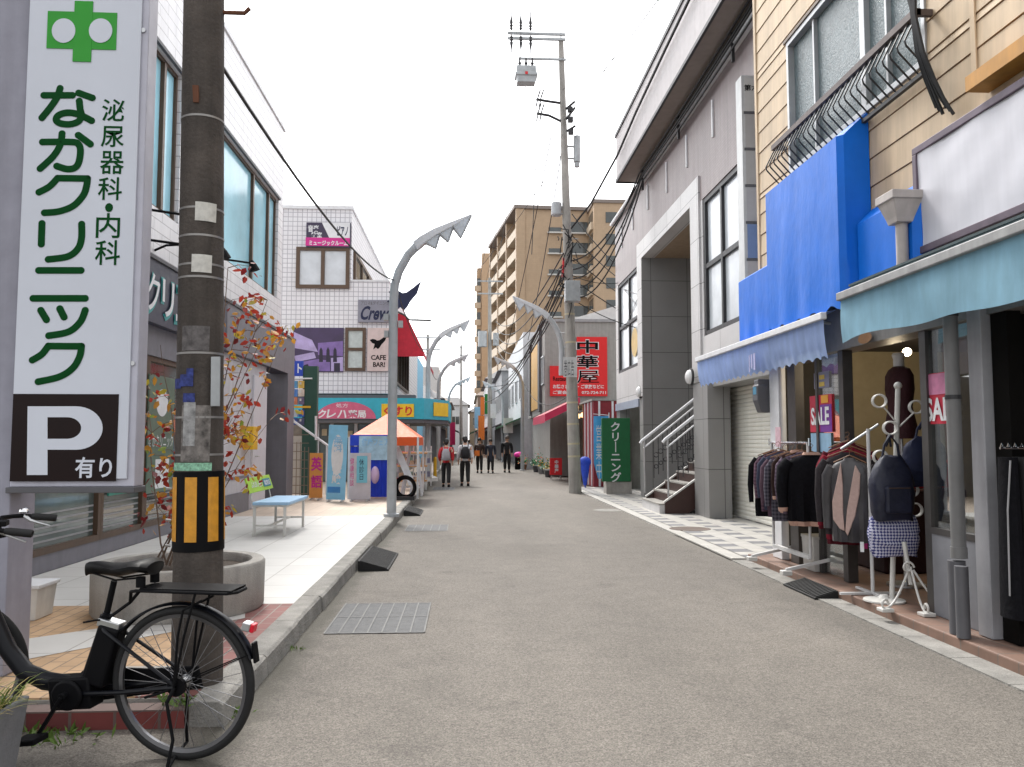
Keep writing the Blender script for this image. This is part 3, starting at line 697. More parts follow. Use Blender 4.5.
# carrier
mb = MB()
zc = .775
for v in (-.065, -.022, .022, .065): mb.tube([(.19, v, zc), (-.27, v, zc)], .006, 6)
mb.tube([(.25, .0, zc - .07), (.22, .045, zc - .01), (.18, .07, zc), (-.25, .075, zc), (-.285, .04, zc), (-.285, -.04, zc), (-.25, -.075, zc), (.18, -.07, zc), (.22, -.045, zc - .01), (.25, 0, zc - .07)], .0075, 8)
mb.tube([(.25, .0, zc - .07), (.33, .02, .64)], .008, 6); mb.box(-.27, .15, -.07, .07, zc + .004, zc + .012)
for v in (-1, 1):
    mb.tube([(.0, .075*v, RR + .02), (-.05, .078*v, .58), (-.10, .07*v, zc)], .006, 6); mb.tube([(.0, .075*v, RR + .02), (-.02, .078*v, .58), (-.04, .07*v, zc - .08), (-.12, .05*v, zc - .04)], .006, 6)
bp('carrier', mb, M['black'])
def mud(c, r, a0, a1, hw, m, name):
    rg = []
    for k in range(25):
        a = a0 + (a1 - a0)*k/24; d = Vector((math.cos(a), 0, math.sin(a)))
        rg.append([c + d*(r + .012*math.cos(q)) + Vector((0, hw*math.sin(q), 0)) for q in (-1.5, -.9, -.3, .3, .9, 1.5)])
    mb = MB(); mb.loft(rg, closed=False); return bp(name, mb, m)
md = mud(RA, RR + .025, R(20), R(205 - 40), .028, M['gloss_black'], 'rear_mudguard')
md.data.materials[0].use_backface_culling = False
mb = MB(); 
for v in (-1, 1): mb.tube([RA + Vector((0, .06*v, 0)), RA + Vector((-(RR+.03)*math.cos(R(-24)), .03*v, (RR+.03)*math.sin(R(24))))], .003, 5)
bp('mudguard_stay', mb, M['black'])
# the arcs above run the wrong way round for the rear: mirror towards the back
for v_ in md.data.vertices: v_.co.x = 2*RA.x - v_.co.x
mb = MB(); mb.obox((-.315, 0, .615), (.020, 0, .004), (0, .022, 0), (-.005, 0, .020)); tl = bp('tail_light', mb, M['steel'], False, bevel=.006)
mb = MB(); mb.obox((-.343, 0, .609), (.009, 0, .002), (0, .021, 0), (-.005, 0, .019)); bp('red_lens', mb, mat('tail_red', (.65, .01, .03), .15), False, tl, .005)
mb = MB(); mb.obox((-.352, 0, .50), (.006, 0, .0), (0, .022, 0), (.006, 0, .045)); bp('mud_flap', mb, M['black'], False, bevel=.004)
# chain, sprocket, stand
mb = MB(); mb.prism([(RA.x - .055, RA.z - .05), (RA.x - .03, RA.z + .055), (.2, RA.z + .03), (.50, .375), (.585, .29), (.50, .205), (.25, .25)], (0, -.075, 0), UX, UZ, (0, -.014, 0)); bp('chain_case', mb, M['black'], False, bevel=.006)
mb = MB(); mb.tube([RA + UY*.04, RA + UY*.062], .043, 18); mb.tube([RA + UY*.065, RA + Vector((.08, .075, -.03)), RA + Vector((.14, .07, -.05))], .006, 6); bp('hub_brake', mb, M['black'])
mb = MB(); mb.tube([RA + UY*.07, RA + Vector((.02, .10, -.06))], .009, 8); mb.tube([RA + Vector((.02, .10, -.05)), (-.03, .13, .14), (-.02, .165, .012)], .0075, 8); mb.tube([RA + Vector((.02, -.08, -.05)), (.05, -.11, .14), (.06, -.14, .022)], .0075, 8); mb.tube([(-.02, .165, .018), (.03, -.0, .022), (.06, -.14, .022)], .007, 8); bp('kickstand', mb, M['black'])
mb = MB(); mb.tube([BB + UY*.06, BB + UY*.10], .017, 12)
mb.bar(BB + UY*.095, (.595, .105, .125), .024, .014); cr_ = bp('crank', mb, M['black'], False, bevel=.003)
mb = MB(); mb.obox((.600, .155, .115), (.052, 0, -.008), (0, .048, 0), (.002, 0, .013)); bp('pedal', mb, M['black'], False, bevel=.006)
mb = MB(); mb.bar(BB - UY*.095, (.405, -.105, .455), .024, .014); bp('crank', mb, M['black'], False, bevel=.003)
mb = MB(); mb.obox((.400, -.155, .465), (.052, 0, -.008), (0, .048, 0), (.002, 0, .013)); bp('pedal', mb, M['black'], False, bevel=.006)
# fork and handlebar, turned a little
fw = Vector((math.cos(ST), math.sin(ST), 0)); sd_ = Vector((-math.sin(ST), math.cos(ST), 0))
mb = MB()
cp = hb - (ht - hb)*.1
for v in (-1, 1): mb.tube([cp + sd_*.0, cp + sd_*.055*v - UZ*.04, FA + sd_*.055*v + Vector((-.02, 0, .12)), FA + sd_*.055*v], [.014, .014, .012, .009], 8)
bp('fork', mb)
mb = MB(); mb.tube([ht, (.885, 0, 1.0)], .014, 10); hc = Vector((.88, 0, 1.01)); mb.obox(hc, (.025, 0, 0), (0, .022, 0), (0, 0, .02))
ends = []
for v in (-1, 1):
    e0 = hc + sd_*.05*v; e1 = hc + sd_*.17*v + fw*.02 + UZ*.055; e2 = hc + sd_*.255*v - fw*.055 + UZ*.05; e3 = hc + sd_*.275*v - fw*.19 + UZ*.03
    mb.tube([hc, e0, e0.lerp(e1, .5) + fw*.012, e1, e1.lerp(e2, .5) + fw*.004 + sd_*.018*v, e2, e3], .011, 10); ends.append((e2, e3, v))
bp('handlebar', mb, M['black'])
for e2, e3, v in ends:
    mb = MB(); d = (e3 - e2).normalized(); mb.tube([e2 + d*.03, e2 + d*.05, e3 - d*.004, e3], [.014, .0175, .018, .015], 12); bp('grip', mb, M['rubber'])
    mb = MB(); mb.tube([e2 + d*.0, e2 - UZ*.018 + d*.03 - sd_*v*.02, e2 - UZ*.04 + d*.11 - sd_*v*.01], [.012, .008, .005], 8); bp('brake_lever', mb, M['steel'])
e2, e3, v = ends[0]
mb = MB(); mb.lathe([(.004, .020), (.014, .018), (.022, .010), (.024, .0), (.02, -.006)], e2 + UZ*.022, 16); bp('bell', mb, M['chrome'])
e2, e3, v = ends[1]
mb = MB(); mb.obox(e2 - sd_*.04*v + UZ*.025, fw*.03, sd_*.035, UZ*.012); bp('control_pad', mb, M['black'], False, bevel=.004)
mb = MB()
for v in (-1, 1): mb.tube([ends[0][0] if v < 0 else ends[1][0], hc + fw*.12 + sd_*.12*v + UZ*.03, hc + fw*.10 - UZ*.06, hb + Vector((.03, 0, .05))], .003, 5)
bp('brake_cable', mb, M['black'])

# ================================================================== CLINIC BUILDING (left)
XC = -4.2
m_ctile = tiles('white_wall_tiles', (.75, .745, .765), (.72, .715, .74), (.42, .41, .43), .60, .165, .008, 'wall', .5, .35, .06, .10)
m_cgrey = mat('grey_cladding', (.17, .165, .19), .55, var=.08, streak=.1); m_fascia = mat('navy_fascia', (.035, .038, .065), .45, var=.1)
m_bluewin = mat('painted_sky_pane', (.42, .78, .93), .12, var=.3, scale=.6, spec=.2); m_winw = mat('white_blind', (.62, .66, .70), .2, var=.15, scale=2)  # bright blue of the clinic panes is reflected sky put into the colour
m_dkglass = glossglass('dark_glass', (.045, .055, .055), .05, .4); m_shglass = glossglass('shop_glass', (.10, .13, .125), .06, .5, 1.2)
zt_ = 3.88
t = thing('clinic_building', 'white tiled clinic with blue upper windows and grey ground floor on the left', 'building', (XC, 12, .12))
# upper storey with two window holes
ye = 18.7; w1 = (10.6, 12.0); w2 = (13.4, 18.25); zw0, zw1 = 4.60, 6.82
mb = MB()
for (a, b, c, d) in ((3.0, ye, zt_, zw0), (3.0, ye, zw1, 8.55), (3.0, w1[0], zw0, zw1), (w1[1], w2[0], zw0, zw1), (w2[1], ye, zw0, zw1)): mb.box(XC - .35, XC, a, b, c, d)
mb.box(XC - 6, XC - .352, ye - .3, ye, zt_, 8.55)
mb.build('upper_wall', m_ctile, t)
mb = MB(); mb.box(XC - 6, XC + .03, 2.98, ye + .03, 8.552, 8.66); mb.build('parapet_cap', M['white'], t, bevel=.01)
for (a, b), muls in ((w1, (.62,)), (w2, (.60, .86))):
    mb = MB(); x0, x1 = XC - .14, XC - .06
    mb.box(x0, x1, a, b, zw0 + .001, zw0 + .06); mb.box(x0, x1, a, b, zw1 - .06, zw1 - .001); mb.box(x0, x1, a + .001, a + .06, zw0 + .06, zw1 - .06); mb.box(x0, x1, b - .06, b - .001, zw0 + .06, zw1 - .06)
    for q in muls: mb.box(x0 - .002, x1 + .02, a + (b-a)*q - .04, a + (b-a)*q + .04, zw0 + .06, zw1 - .06)
    fr = mb.build('window', M['brown_alu'], t)
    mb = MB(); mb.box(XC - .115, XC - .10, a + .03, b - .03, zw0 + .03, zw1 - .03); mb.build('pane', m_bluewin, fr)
    mb = MB(); mb.box(XC - .06, XC + .045, a - .04, b + .04, zw1 + .002, zw1 + .05); mb.build('lintel', M['dgrey'], fr)
# ground floor
mb = MB(); mb.box(XC - .3, XC + .10, 3, 19.75, 3.0, zt_ - .05); mb.build('fascia', m_fascia, t)
mb = MB(); mb.box(XC - .3, XC + .13, 2.99, 19.78, zt_ - .048, zt_ - .002); mb.build('fascia_cap', M['dgrey'], t)
mb = MB(); mb.box(XC - 5.5, XC + .11, 19.05, 19.76, .12, 2.998); mb.build('end_column', m_cgrey, t)
mb = MB(); mb.box(XC - .3, XC + .104, 14.2, 19.76, 3.002, zt_ - .052); mb.build('fascia_panel', m_cgrey, t)
mb = MB(); mb.box(XC - .35, XC, 14.3, 17.45, .12, 2.998); mb.build('white_wall', mat('pale_wall', (.50, .49, .53), .55, var=.08, streak=.1), t)
mb = MB(); mb.box(XC - .003, XC + .012, 14.31, 16.2, .75, .80); mb.box(XC - .003, XC + .02, 14.31, 16.2, .12, .5); mb.build('wall_base', m_cgrey, t)
mb = MB(); mb.box(XC - .002, XC + .04, 16.35, 17.4, .13, 2.75); d = mb.build('door', mat('white_door', (.58, .57, .62), .45, var=.06), t, bevel=.006)
mb = MB(); mb.tube([(XC + .045, 16.5, 1.15), (XC + .10, 16.5, 1.15), (XC + .10, 16.62, 1.15)], .012, 8); mb.build('handle', M['steel'], d)
mb = MB(); mb.box(XC - 1.2, XC - 1.1, 17.45, 19.05, .12, 2.998); mb.box(XC - 1.1, XC - .002, 17.448, 17.46, .12, 2.99); mb.build('recess_wall', M['dgrey'], t)
mb = MB(); mb.box(XC - .35, XC - .06, 3, 14.29, .12, .30); mb.build('window_sill_wall', m_cgrey, t)
mb = MB(); mb.box(XC - .34, XC - .02, 3, 14.29, 2.6, 2.999); mb.build('window_head', m_cgrey, t)
ys_ = [5.2, 6.6, 8.2, 9.9, 11.2, 12.9, 14.28]
for i in range(len(ys_) - 1):
    a, b = ys_[i] + .002, ys_[i+1] - .002; mb = MB(); x0, x1 = XC - .16, XC - .05
    mb.box(x0, x1, a, a + .07, .302, 2.598); mb.box(x0, x1, b - .07, b, .302, 2.598); mb.box(x0, x1, a + .07, b - .07, .302, .37); mb.box(x0, x1, a + .07, b - .07, 2.53, 2.598)
    fr = mb.build('window', M['brown_alu'], t); mb = MB(); mb.box(XC - .12, XC - .105, a + .05, b - .05, .35, 2.55); mb.build('pane', m_shglass, fr)
    mb = MB()
    for k in range(5): mb.box(XC - .10, XC - .095, a + .09, b - .09, .42 + k*.07, .44 + k*.07)
    mb.build('film', M['grey'], fr)
# raised letters on the fascia
for ch, yy in zip('なかクリニック', (9.85, 10.35, 10.85, 11.38, 11.9, 12.4, 12.9)):
    cz = XX(159, 295, XC + .15).z
    if 'letter_teal' not in bpy.data.materials: mat('letter_teal', (.02, .30, .30), .4, var=0)
    lb = text_on('letter_back', ch, (XC + .108, yy, cz), UY, UZ, .50, .58, bpy.data.materials['letter_teal'], t, bold=.03)
    mbl = MB(); lettering(mbl, ch, (XC + .125, yy - .015, cz + .015), UY, UZ, .43, .50, bold=.012); mbl.build('letter', M['white'], t, fix=False)
# green window sign
mb = MB(); p0, p1 = XX(149, 395, XC - .03), XX(171, 520, XC - .03); mb.box(XC - .045, XC - .03, p0.y, p1.y, .75, 2.35); gs = mb.build('window_sign', mat('sign_moss', (.10, .16, .12), .4), t)
cy = (p0.y + p1.y)/2
mb = MB(); mb.add([(XC - .027, cy + .22*math.cos(k*math.pi/12), 1.98 + .19*math.sin(k*math.pi/12)) for k in range(24)], [tuple(range(24))]); mb.build('roundel', M['white'], gs, fix=False)
text_on('lettering', 'なかクリニック', (XC - .027, cy, 1.45), UY, UZ, .9, .17, M['white'], gs)
mb = MB(); mb.box(XC - .045, XC - .028, p0.y + .3, p1.y - .15, .8, 1.2); mb.build('notice', M['white'], gs)
mb = MB(); mb.box(XC - .048, XC - .03, 10.05, 10.9, .8, 2.2); mb.build('window_sign', mat('sign_teal', (.02, .20, .15), .4), t)
text_on('lettering', '内科', (XC - .027, 10.5, 1.6), UY, UZ, .6, .25, M['white'], t)
# spot lamps on arms
for px, py, l_ in ((186, 215, 'upper black arm spot lamp whose head is hidden behind the dark utility pole'), (186, 245, 'lower black arm spot lamp whose head is hidden behind the dark utility pole'), (221, 250, 'black arm spot lamp just right of the dark pole, above the autumn leaves'), (251, 263, 'black arm spot lamp under the right end of the big blue clinic window')):
    e = XX(px, py, XC + .85); p = Vector((XC, e.y - .1, e.z - .04)); mb = MB(); mb.tube([p, p + Vector((.15, 0, .07)), p + Vector((.35, .02, .09)), e], .016, 6); mb.tube([e, e + Vector((.04, 0, -.02))], .024, 8)
    mb.tube([e + Vector((.0, 0, .03)), e + Vector((.03, 0, -.03)), e + Vector((.06, .01, -.12))], [.035, .055, .08], 12)
    tag(mb.build('spot_lamp', M['black'], loc=p), l_, 'lamp', 'spot lamps on the clinic wall')
mb = MB(); p = XX(245, 437, XC); mb.box(XC + .002, XC + .2, p.y - .17, p.y + .17, p.z - .24, p.z + .2); mb.box(XC + .01, XC + .205, p.y - .12, p.y + .12, p.z + .08, p.z + .11)
tag(mb.build('post_box', mat('box_yellow', (.72, .42, .01), .4), loc=p, bevel=.012), 'small yellow box mounted on the pale clinic wall', 'box')

# the frame is long: stretch everything ahead of the rear wheel a little
_seen = set()
for o in list(COL.objects):
    r_ = o
    while r_.parent is not None: r_ = r_.parent
    if r_ is bk and o.type == 'MESH' and o.data.name not in _seen:
        _seen.add(o.data.name); pn = (o.name + (o.parent.name if o.parent else ''))
        if 'rear_wheel' in pn: continue
        for v in o.data.vertices:
            if 'front_wheel' in pn: v.co.x += .10
            elif v.co.x > .1: v.co.x = .1 + (v.co.x - .1)*1.10
# ================================================================== STREET LAMPS
def pale_shade():
    m, tt, p = newmat('pale_shade'); p.inputs['Base Color'].default_value = (.8, .82, .84, 1); p.inputs['Roughness'].default_value = .3
    tr = N(tt, 'ShaderNodeBsdfTransparent'); mi = N(tt, 'ShaderNodeMixShader'); mi.inputs[0].default_value = .72
    tt.links.new(p.outputs[0], mi.inputs[1]); tt.links.new(tr.outputs[0], mi.inputs[2]); tt.links.new(mi.outputs[0], tt.nodes['Material Output'].inputs[0]); return m
def lamp(x, y, side, label, refl=False, mounted=False):
    t = thing('street_lamp', label, 'street lamp', (x, y, .0), 0, 'street lamps with winged heads')
    s_ = side
    base = 3.3 if mounted else .12 if x < 0 else .03
    def q(dx, z, dy=0): return Vector((x + s_*dx, y + dy, z))
    mb = MB(); mb.tube([q(0, base), q(0, 3.97), q(.02, 4.25), q(.09, 4.5), q(.25, 4.80), q(.46, 5.03)], [.088, .080, .078, .078, .078, .078], 14); mb.build('pole', M['lampgrey'], t, smooth=True)
    mb = MB()
    if mounted:
        for z_ in (3.45, 4.1): mb.bar(q(0, z_), q(-.32, z_ + .02, -.1), .06, .05)
        build_each(mb, 'bracket', M['lampgrey'], t)
    else:
        mb.tube([q(0, base), q(0, base + .05), q(0, base + .06)], [.14, .14, .09], 16); mb.build('base_plate', M['lampgrey'], t)
    rg = []
    for dx, z, hw, hh in ((.38, 4.955, .085, .082), (.50, 5.06, .11, .075), (.75, 5.215, .13, .062), (1.05, 5.36, .125, .045), (1.40, 5.545, .09, .012)):
        rg.append([q(dx - hh*.5, z + hh*.87, -hw), q(dx - hh*.5, z + hh*.87, hw), q(dx + hh*.5, z - hh*.87, hw), q(dx + hh*.5, z - hh*.87, -hw)])
    mb = MB(); mb.loft(rg); hd = mb.build('lamp_head', mat('lamp_white', (.66, .68, .71), .35, var=.06) if 'lamp_white' not in bpy.data.materials else bpy.data.materials['lamp_white'], t, bevel=.012)
    if 'lamp_fin' not in bpy.data.materials: mat('lamp_fin', (.66, .72, .78), .15, var=.15)
    for (a, b, c) in (((.56, 5.03), (.82, 5.19), (.75, 4.93)), ((.82, 5.19), (1.06, 5.32), (.97, 5.05)), ((1.06, 5.32), (1.38, 5.52), (1.20, 5.13))):
        mb = MB()
        for yy in (-.10, .10): mb.add([q(*a, yy), q(*b, yy), q(*c, yy*.4)], [(0, 1, 2)])
        mb.add([q(*a, -.1), q(*a, .1), q(*c, .04), q(*c, -.04)], [(0,1,2,3)]); mb.add([q(*b, -.1), q(*b, .1), q(*c, .04), q(*c, -.04)], [(0,1,2,3)])
        fn = mb.build('lamp_fin', bpy.data.materials['lamp_fin'], hd, fix=False)
        mb = MB()
        for yy in (-.10, .10):
            for u, v in ((a, c), (b, c)): mb.bar(q(*u, yy), q(*v, yy*.4), .014, .014)
        mb.build('fin_frame', M['lampgrey'], fn)
    if refl:
        c = q(.62, 3.77, 1.2)
        mb = MB(); mb.lathe([(.001, .20), (.15, .19), (.30, .14), (.38, .06), (.40, .0)], c, 24, cap=False); mb.build('reflector', pale_shade(), t, smooth=True, fix=False)
        mb = MB(); mb.tube([q(.0, 3.8), q(.15, 3.80, .6), q(.2, 3.8, 1.2), c + UZ*.02], .018, 6); mb.build('reflector_arm', M['darkmetal'], t)
        mb = MB(); mb.box(x - .17, x - .08, y - .06, y + .06, 3.6, 3.72); mb.box(x - .16, x - .08, y - .05, y + .05, 3.3, 3.42); mb.box(x + .09, x + .17, y - .05, y + .05, 3.48, 3.60); mb.build('clamp_box', M['galv'], t)
    return t
lamp(-1.31, 14.7, 1, 'nearest grey street lamp with winged head, standing at the corner of the white paving', True)
lamp(-1.28, 27.6, 1, 'second street lamp on the left kerb, in front of the red awning corner')
lamp(-1.30, 38.5, 1, 'third street lamp on the left kerb, beyond the pharmacy')
lamp(-1.1, 52, 1, 'fourth street lamp on the left, far down the street')
lamp(2.70, 23.0, -1, 'grey street lamp on the right, clamped to the concrete utility pole', False, True)
lamp(2.72, 39.6, -1, 'second street lamp on the right, before the white house front')
lamp(2.5, 56, -1, 'third street lamp on the right, far down the street by the dark awnings')
# ================================================================== CAFE AND PHARMACY BUILDING (left, beyond the clinic)
YC = 27.0
m_ktile = tiles('white_square_tiles', (.78, .775, .80), (.75, .745, .77), (.40, .39, .43), .155, .155, .011, 'wall', 0, .4, .05, .05)
def yx(px): return YY(px, 300, YC).x
t = thing('cafe_building', 'white square tiled building with purple windows, cafe signs and pharmacy below', 'building', (-5, YC, .12))
xl, xu, xr = -9.0, yx(351), yx(389)
z1 = YY(300, 397, YC).z; z2 = YY(300, 342, YC).z; z3 = YY(300, 290, YC).z; z4 = YY(300, 209, YC).z
mb = MB(); mb.box(xl, xr, YC, YC + 16, 3.0, z3 + .3); mb.build('lower_wall', m_ktile, t)
mb = MB(); mb.box(xl, xu, YC, YC + 16, z3 + .302, z4); mb.build('upper_wall', m_ktile, t)
mb = MB(); mb.box(xl, xu + .05, YC - .05, YC + 16, z4 + .001, z4 + .12); mb.build('parapet_cap', M['white'], t)
mb = MB(); mb.box(xu - .02, xr + .02, YC - .02, YC + 16, z3 + .301, z3 + .36); mb.build('terrace_cap', M['white'], t)
mb = MB(); mb.box(xl, xr + .003, YC + .4, YC + 16, .12, 2.998); mb.build('shop_wall', mat('shop_brown_wall', (.20, .17, .14), .6, var=.3), t)  # mottled brown wall behind the shop glazing
a, b = YY(296, 290, YC), YY(350, 248, YC)
f_ = window(t, 'y', YC, a.x, b.x, YY(300, 288.5, YC).z, b.z, -1, M['brown_alu'], m_winw, 2, 1, .12, .09)
f_ = window(t, 'x', xu, YC + .4, YC + 10, z3 + .45, b.z, 1, M['brown_alu'], m_dkglass, 5, 1, .12, .09)
a, b = YY(345, 371, YC), YY(366, 328, YC)
window(t, 'y', YC, a.x, b.x, a.z, b.z, -1, M['brown_alu'], mat('pale_blind', (.50, .56, .55), .15, var=.2), 1, 2, .1, .09)
window(t, 'x', xr, YC + .5, YC + 8.5, z2 - 1.2, z2 + .75, 1, M['brown_alu'], m_dkglass, 6, 1, .09, .09)
# purple photo poster
a, b = YY(293, 372, YC), YY(344, 328, YC)
mb = MB(); mb.box(a.x, b.x, YC - .05, YC - .003, a.z, b.z); pho = mb.build('photo_panel', mat('print_violet', (.045, .022, .085), .35, var=.3, scale=2), t)
def pq(name, pts, c_, k):
    mb = MB(); mb.add([YY(px, py, YC - .052 - k*.004) for px, py in pts], [tuple(range(len(pts)))]); mb.build(name, c_, pho, fix=False)
lil, mid, ink = mat('print_lilac', (.42, .34, .60), .35, var=.25, scale=4), mat('print_mauve', (.20, .12, .36), .35, var=.3, scale=4), mat('print_ink', (.014, .008, .03), .4)
pq('print', [(294, 332), (312, 340), (318, 352), (294, 348)], lil, 1); pq('print', [(294, 356), (314, 352), (316, 358), (296, 362)], lil, 1); pq('print', [(318, 343), (343, 341), (343, 356), (318, 355)], mid, 1)
pq('print', [(296, 363), (318, 359), (330, 361), (330, 371), (296, 371)], mid, 2); pq('print', [(331, 358), (343, 357), (343, 371), (331, 371)], lil, 2)
for px in (319, 326, 333): pq('print', [(px, 362), (px + .5, 350), (px + 2, 347), (px + 3.5, 350), (px + 4, 362)], ink, 3)
pq('print', [(300, 366), (308, 364), (310, 371), (300, 371)], ink, 3); pq('print', [(334, 363), (340, 363), (340, 371), (334, 371)], ink, 3)
# signs on it
def board(name, px0, py0, px1, py1, y, m, label, cat, dep=.12, group=None):
    a, b = YY(px0, py1, y), YY(px1, py0, y)
    mb = MB(); mb.box(a.x, b.x, y, y + dep, a.z, b.z); return tag(mb.build(name, m, loc=((a.x+b.x)/2, y, a.z)), label, cat, group)
mk = mat
o = board('wall_sign', 306, 223, 351, 247, YC - .13, mat('sign_ink', (.035, .025, .06), .4), 'dark music school sign with pink strip high on the white tiled wall', 'sign')
text_py('lettering', '音楽', 308, 225, 319, 232, YC - .133, M['white'], o, bold=.03); text_py('lettering', '教室', 311, 232, 322, 238, YC - .133, M['white'], o, bold=.03)
mb = MB(); a, b = YY(330, 239, YC), YY(350.5, 224, YC); mb.prism([(a.x, a.z), (b.x, a.z), (b.x, b.z), (a.x - .25, b.z)], (0, YC - .135, 0), UX, UZ, UY*.004); mb.build('panel', M['white'], o)
mb = MB(); a, b = YY(306.3, 246.6, YC), YY(350.5, 239, YC); mb.box(a.x, b.x, YC - .138, YC - .131, a.z, b.z); mb.build('strip', M['magenta'], o)
text_py('lettering', 'ミュージックルーム', 309, 240.5, 348, 245.5, YC - .141, M['white'], o, bold=.03); text_py('lettering', 'ピアノ', 337, 226, 348, 236, YC - .14, M['navy'], o, bold=.03)
o = board('wall_sign', 358, 300, 391, 322, YC - .13, mat('sign_pewter', (.24, .24, .29), .5), 'grey sign with dark script lettering on the white tiled wall', 'sign')
text_py('lettering', 'Crew', 361, 306, 389, 320, YC - .134, M['navy'], o, bold=.03, shear=.25); text_py('lettering', 'アロマ&ダイニング', 361, 301, 389, 305, YC - .134, M['dgrey'], o)
o = board('wall_sign', 367, 328, 388.5, 371, YC - .13, mat('sign_blush', (.62, .50, .48), .5), 'pale pink cafe bar sign with a black bird emblem', 'sign')
text_py('lettering', 'CAFE', 371, 355, 386, 360, YC - .134, M['brownpanel'], o, bold=.03); text_py('lettering', 'BAR!', 373, 362, 385, 367, YC - .134, M['brownpanel'], o, bold=.03)
crow = [(-.5, .15), (-.35, .0), (-.2, -.05), (-.28, -.32), (-.12, -.22), (.0, -.30), (.1, -.22), (.2, -.08), (.42, .12), (.55, .42), (.3, .26), (.08, .14), (-.05, .12), (-.18, .18), (-.32, .2)]
c = YY(378, 343, YC - .134); mb = MB(); mb.prism([(p * 1.0, q * .9) for p, q in crow], c, UX*.55, UZ*.75, UY*.003); mb.build('bird_emblem', M['black'], o)
c = YY(404, 298, YC - .4); mb = MB(); mb.prism(crow, c, UX*1.0, UZ*1.35, UY*.06); mb.tube([c + Vector((-.2, .03, 0)), c + Vector((-.7, .4, -.1))], .03, 6)
tag(mb.build('bird_sign', M['navy'], loc=c), 'dark cut-out bird sign spreading its wings by the lamp post', 'sign')
c = YY(406, 351, YC + 2); mb = MB(); mb.prism(crow, c, UX*.7, UZ*.7, UY*.05); mb.tube([c + UY*.03, c + Vector((-.5, .4, .1))], .025, 6)
tag(mb.build('bird_sign', M['black'], loc=c), 'small black cut-out bird sign hanging below the red awning', 'sign')
# red awning on its street side
y0, y1 = YC + .6, YC + 9; zA, zB = YY(404, 318, YC).z, YY(410, 352, YC).z
zA += .12; zB += .12
prof = [(xr + .003, zA + .12), (xr + .30, zA + .12), (xr + .48, zA + .06), (xr + .60, zA - .08), (xr + 1.12, zB - .02), (xr + 1.12, zB - .2)]
mb = MB(); n_ = 26
mb.loft([[Vector((px_, y0 + (y1-y0)*k/n_, pz)) for px_, pz in prof] for k in range(n_ + 1)], closed=False)
mb.add([Vector((px_, y0, pz)) for px_, pz in prof] + [Vector((xr + .003, y0, zB - .2))], [(0,1,2,3,4,5,6)])
for k in (0,):
    mb.add([Vector((xr + .003, y0 - .003, zB - .21)), Vector((xr + 1.13, y0 - .003, zB - .21)), Vector((xr + 1.13, y0 - .003, zB - .16)), Vector((xr + .003, y0 - .003, zB - .16))], [(0,1,2,3)])
tag(mb.build('awning', mat('awning_red', (.55, .012, .035), .6, var=.15, streak=.1), loc=(xr, y0, zB), fix=False), 'deep red rounded awning on the street side of the white tiled building', 'awning')

# pharmacy fascia (turquoise)
YF = 26.0
xf0, xf1 = YY(290, 410, YF).x, YY(424, 410, YF).x; zf0, zf1 = YY(370, 419, YF).z, YY(370, 398, YF).z
t = thing('pharmacy_fascia', 'turquoise pharmacy fascia with pink half round and yellow sign panel', 'sign', (xf1, YF, zf0))
mb = MB(); mb.prism([(xf0, YF), (xf1, YF), (xf1 + .75, YF + 1.6), (xf1 + .75, YF + 6), (xf0, YF + 6)], (0, 0, zf0), UX, UY, UZ*(zf1 - zf0)); mb.build('fascia', M['cyan'], t)
mb = MB(); mb.prism([(xf0, YF + .05), (xf1 - .02, YF + .05), (xf1 + .7, YF + 1.6), (xf1 + .7, YF + 5.9), (xf0, YF + 5.9)], (0, 0, zf0 - .12), UX, UY, UZ*.119); mb.build('soffit', M['dgrey'], t)
mb = MB(); mb.box(xf0, xf1 - .3, YF + .3, YF + .9, zf1 + .002, zf1 + .12); mb.build('top_trim', M['dgrey'], t)
cx = YY(346, 410, YF).x; rw = YY(376, 410, YF).x - cx; hh = YY(346, 402, YF).z - zf0
pts = [(cx + rw*math.cos(k*math.pi/20), zf0 + .01 + hh*math.sin(k*math.pi/20)) for k in range(21)]
mb = MB(); mb.prism(pts, (0, YF - .02, 0), UX, UZ, UY*.018); hp = mb.build('half_round', mat('rose', (.55, .11, .20), .5), t)
for ch, q in zip('クレハ', ((318,409.5,326,418), (327,409.5,336,418), (337.5,410,347,418))): text_py('lettering', ch, *q, YF - .024, M['white'], hp, bold=.06, shear=.15)
text_py('lettering', '薬局', 348, 410, 366, 418, YF - .024, M['white'], hp, bold=.03); text_py('lettering', '処方', 336, 403.5, 348, 407.5, YF - .024, M['white'], hp)
a, b = YY(381.5, 417, YF), YY(414, 404, YF); mb = MB(); mb.box(a.x, b.x, YF - .03, YF - .002, a.z, b.z); yp = mb.build('yellow_panel', mat('sun_yellow', (.80, .52, .02), .45), t)
text_py('lettering', 'くすり', 384, 406, 412, 416, YF - .034, M['red'], yp, bold=.05)
mb = MB(); a = Vector((xf1, YF, 0)); d = Vector((.75, 1.6, 0)); n_ = Vector((1.6, -.75, 0)).normalized()*.02
mb.add([a + d*.35 + n_ + UZ*(zf0 + .12), a + d*.95 + n_ + UZ*(zf0 + .12), a + d*.95 + n_ + UZ*(zf1 - .1), a + d*.35 + n_ + UZ*(zf1 - .1)], [(0,1,2,3)]); mb.build('yellow_panel', bpy.data.materials['sun_yellow'], t, fix=False)
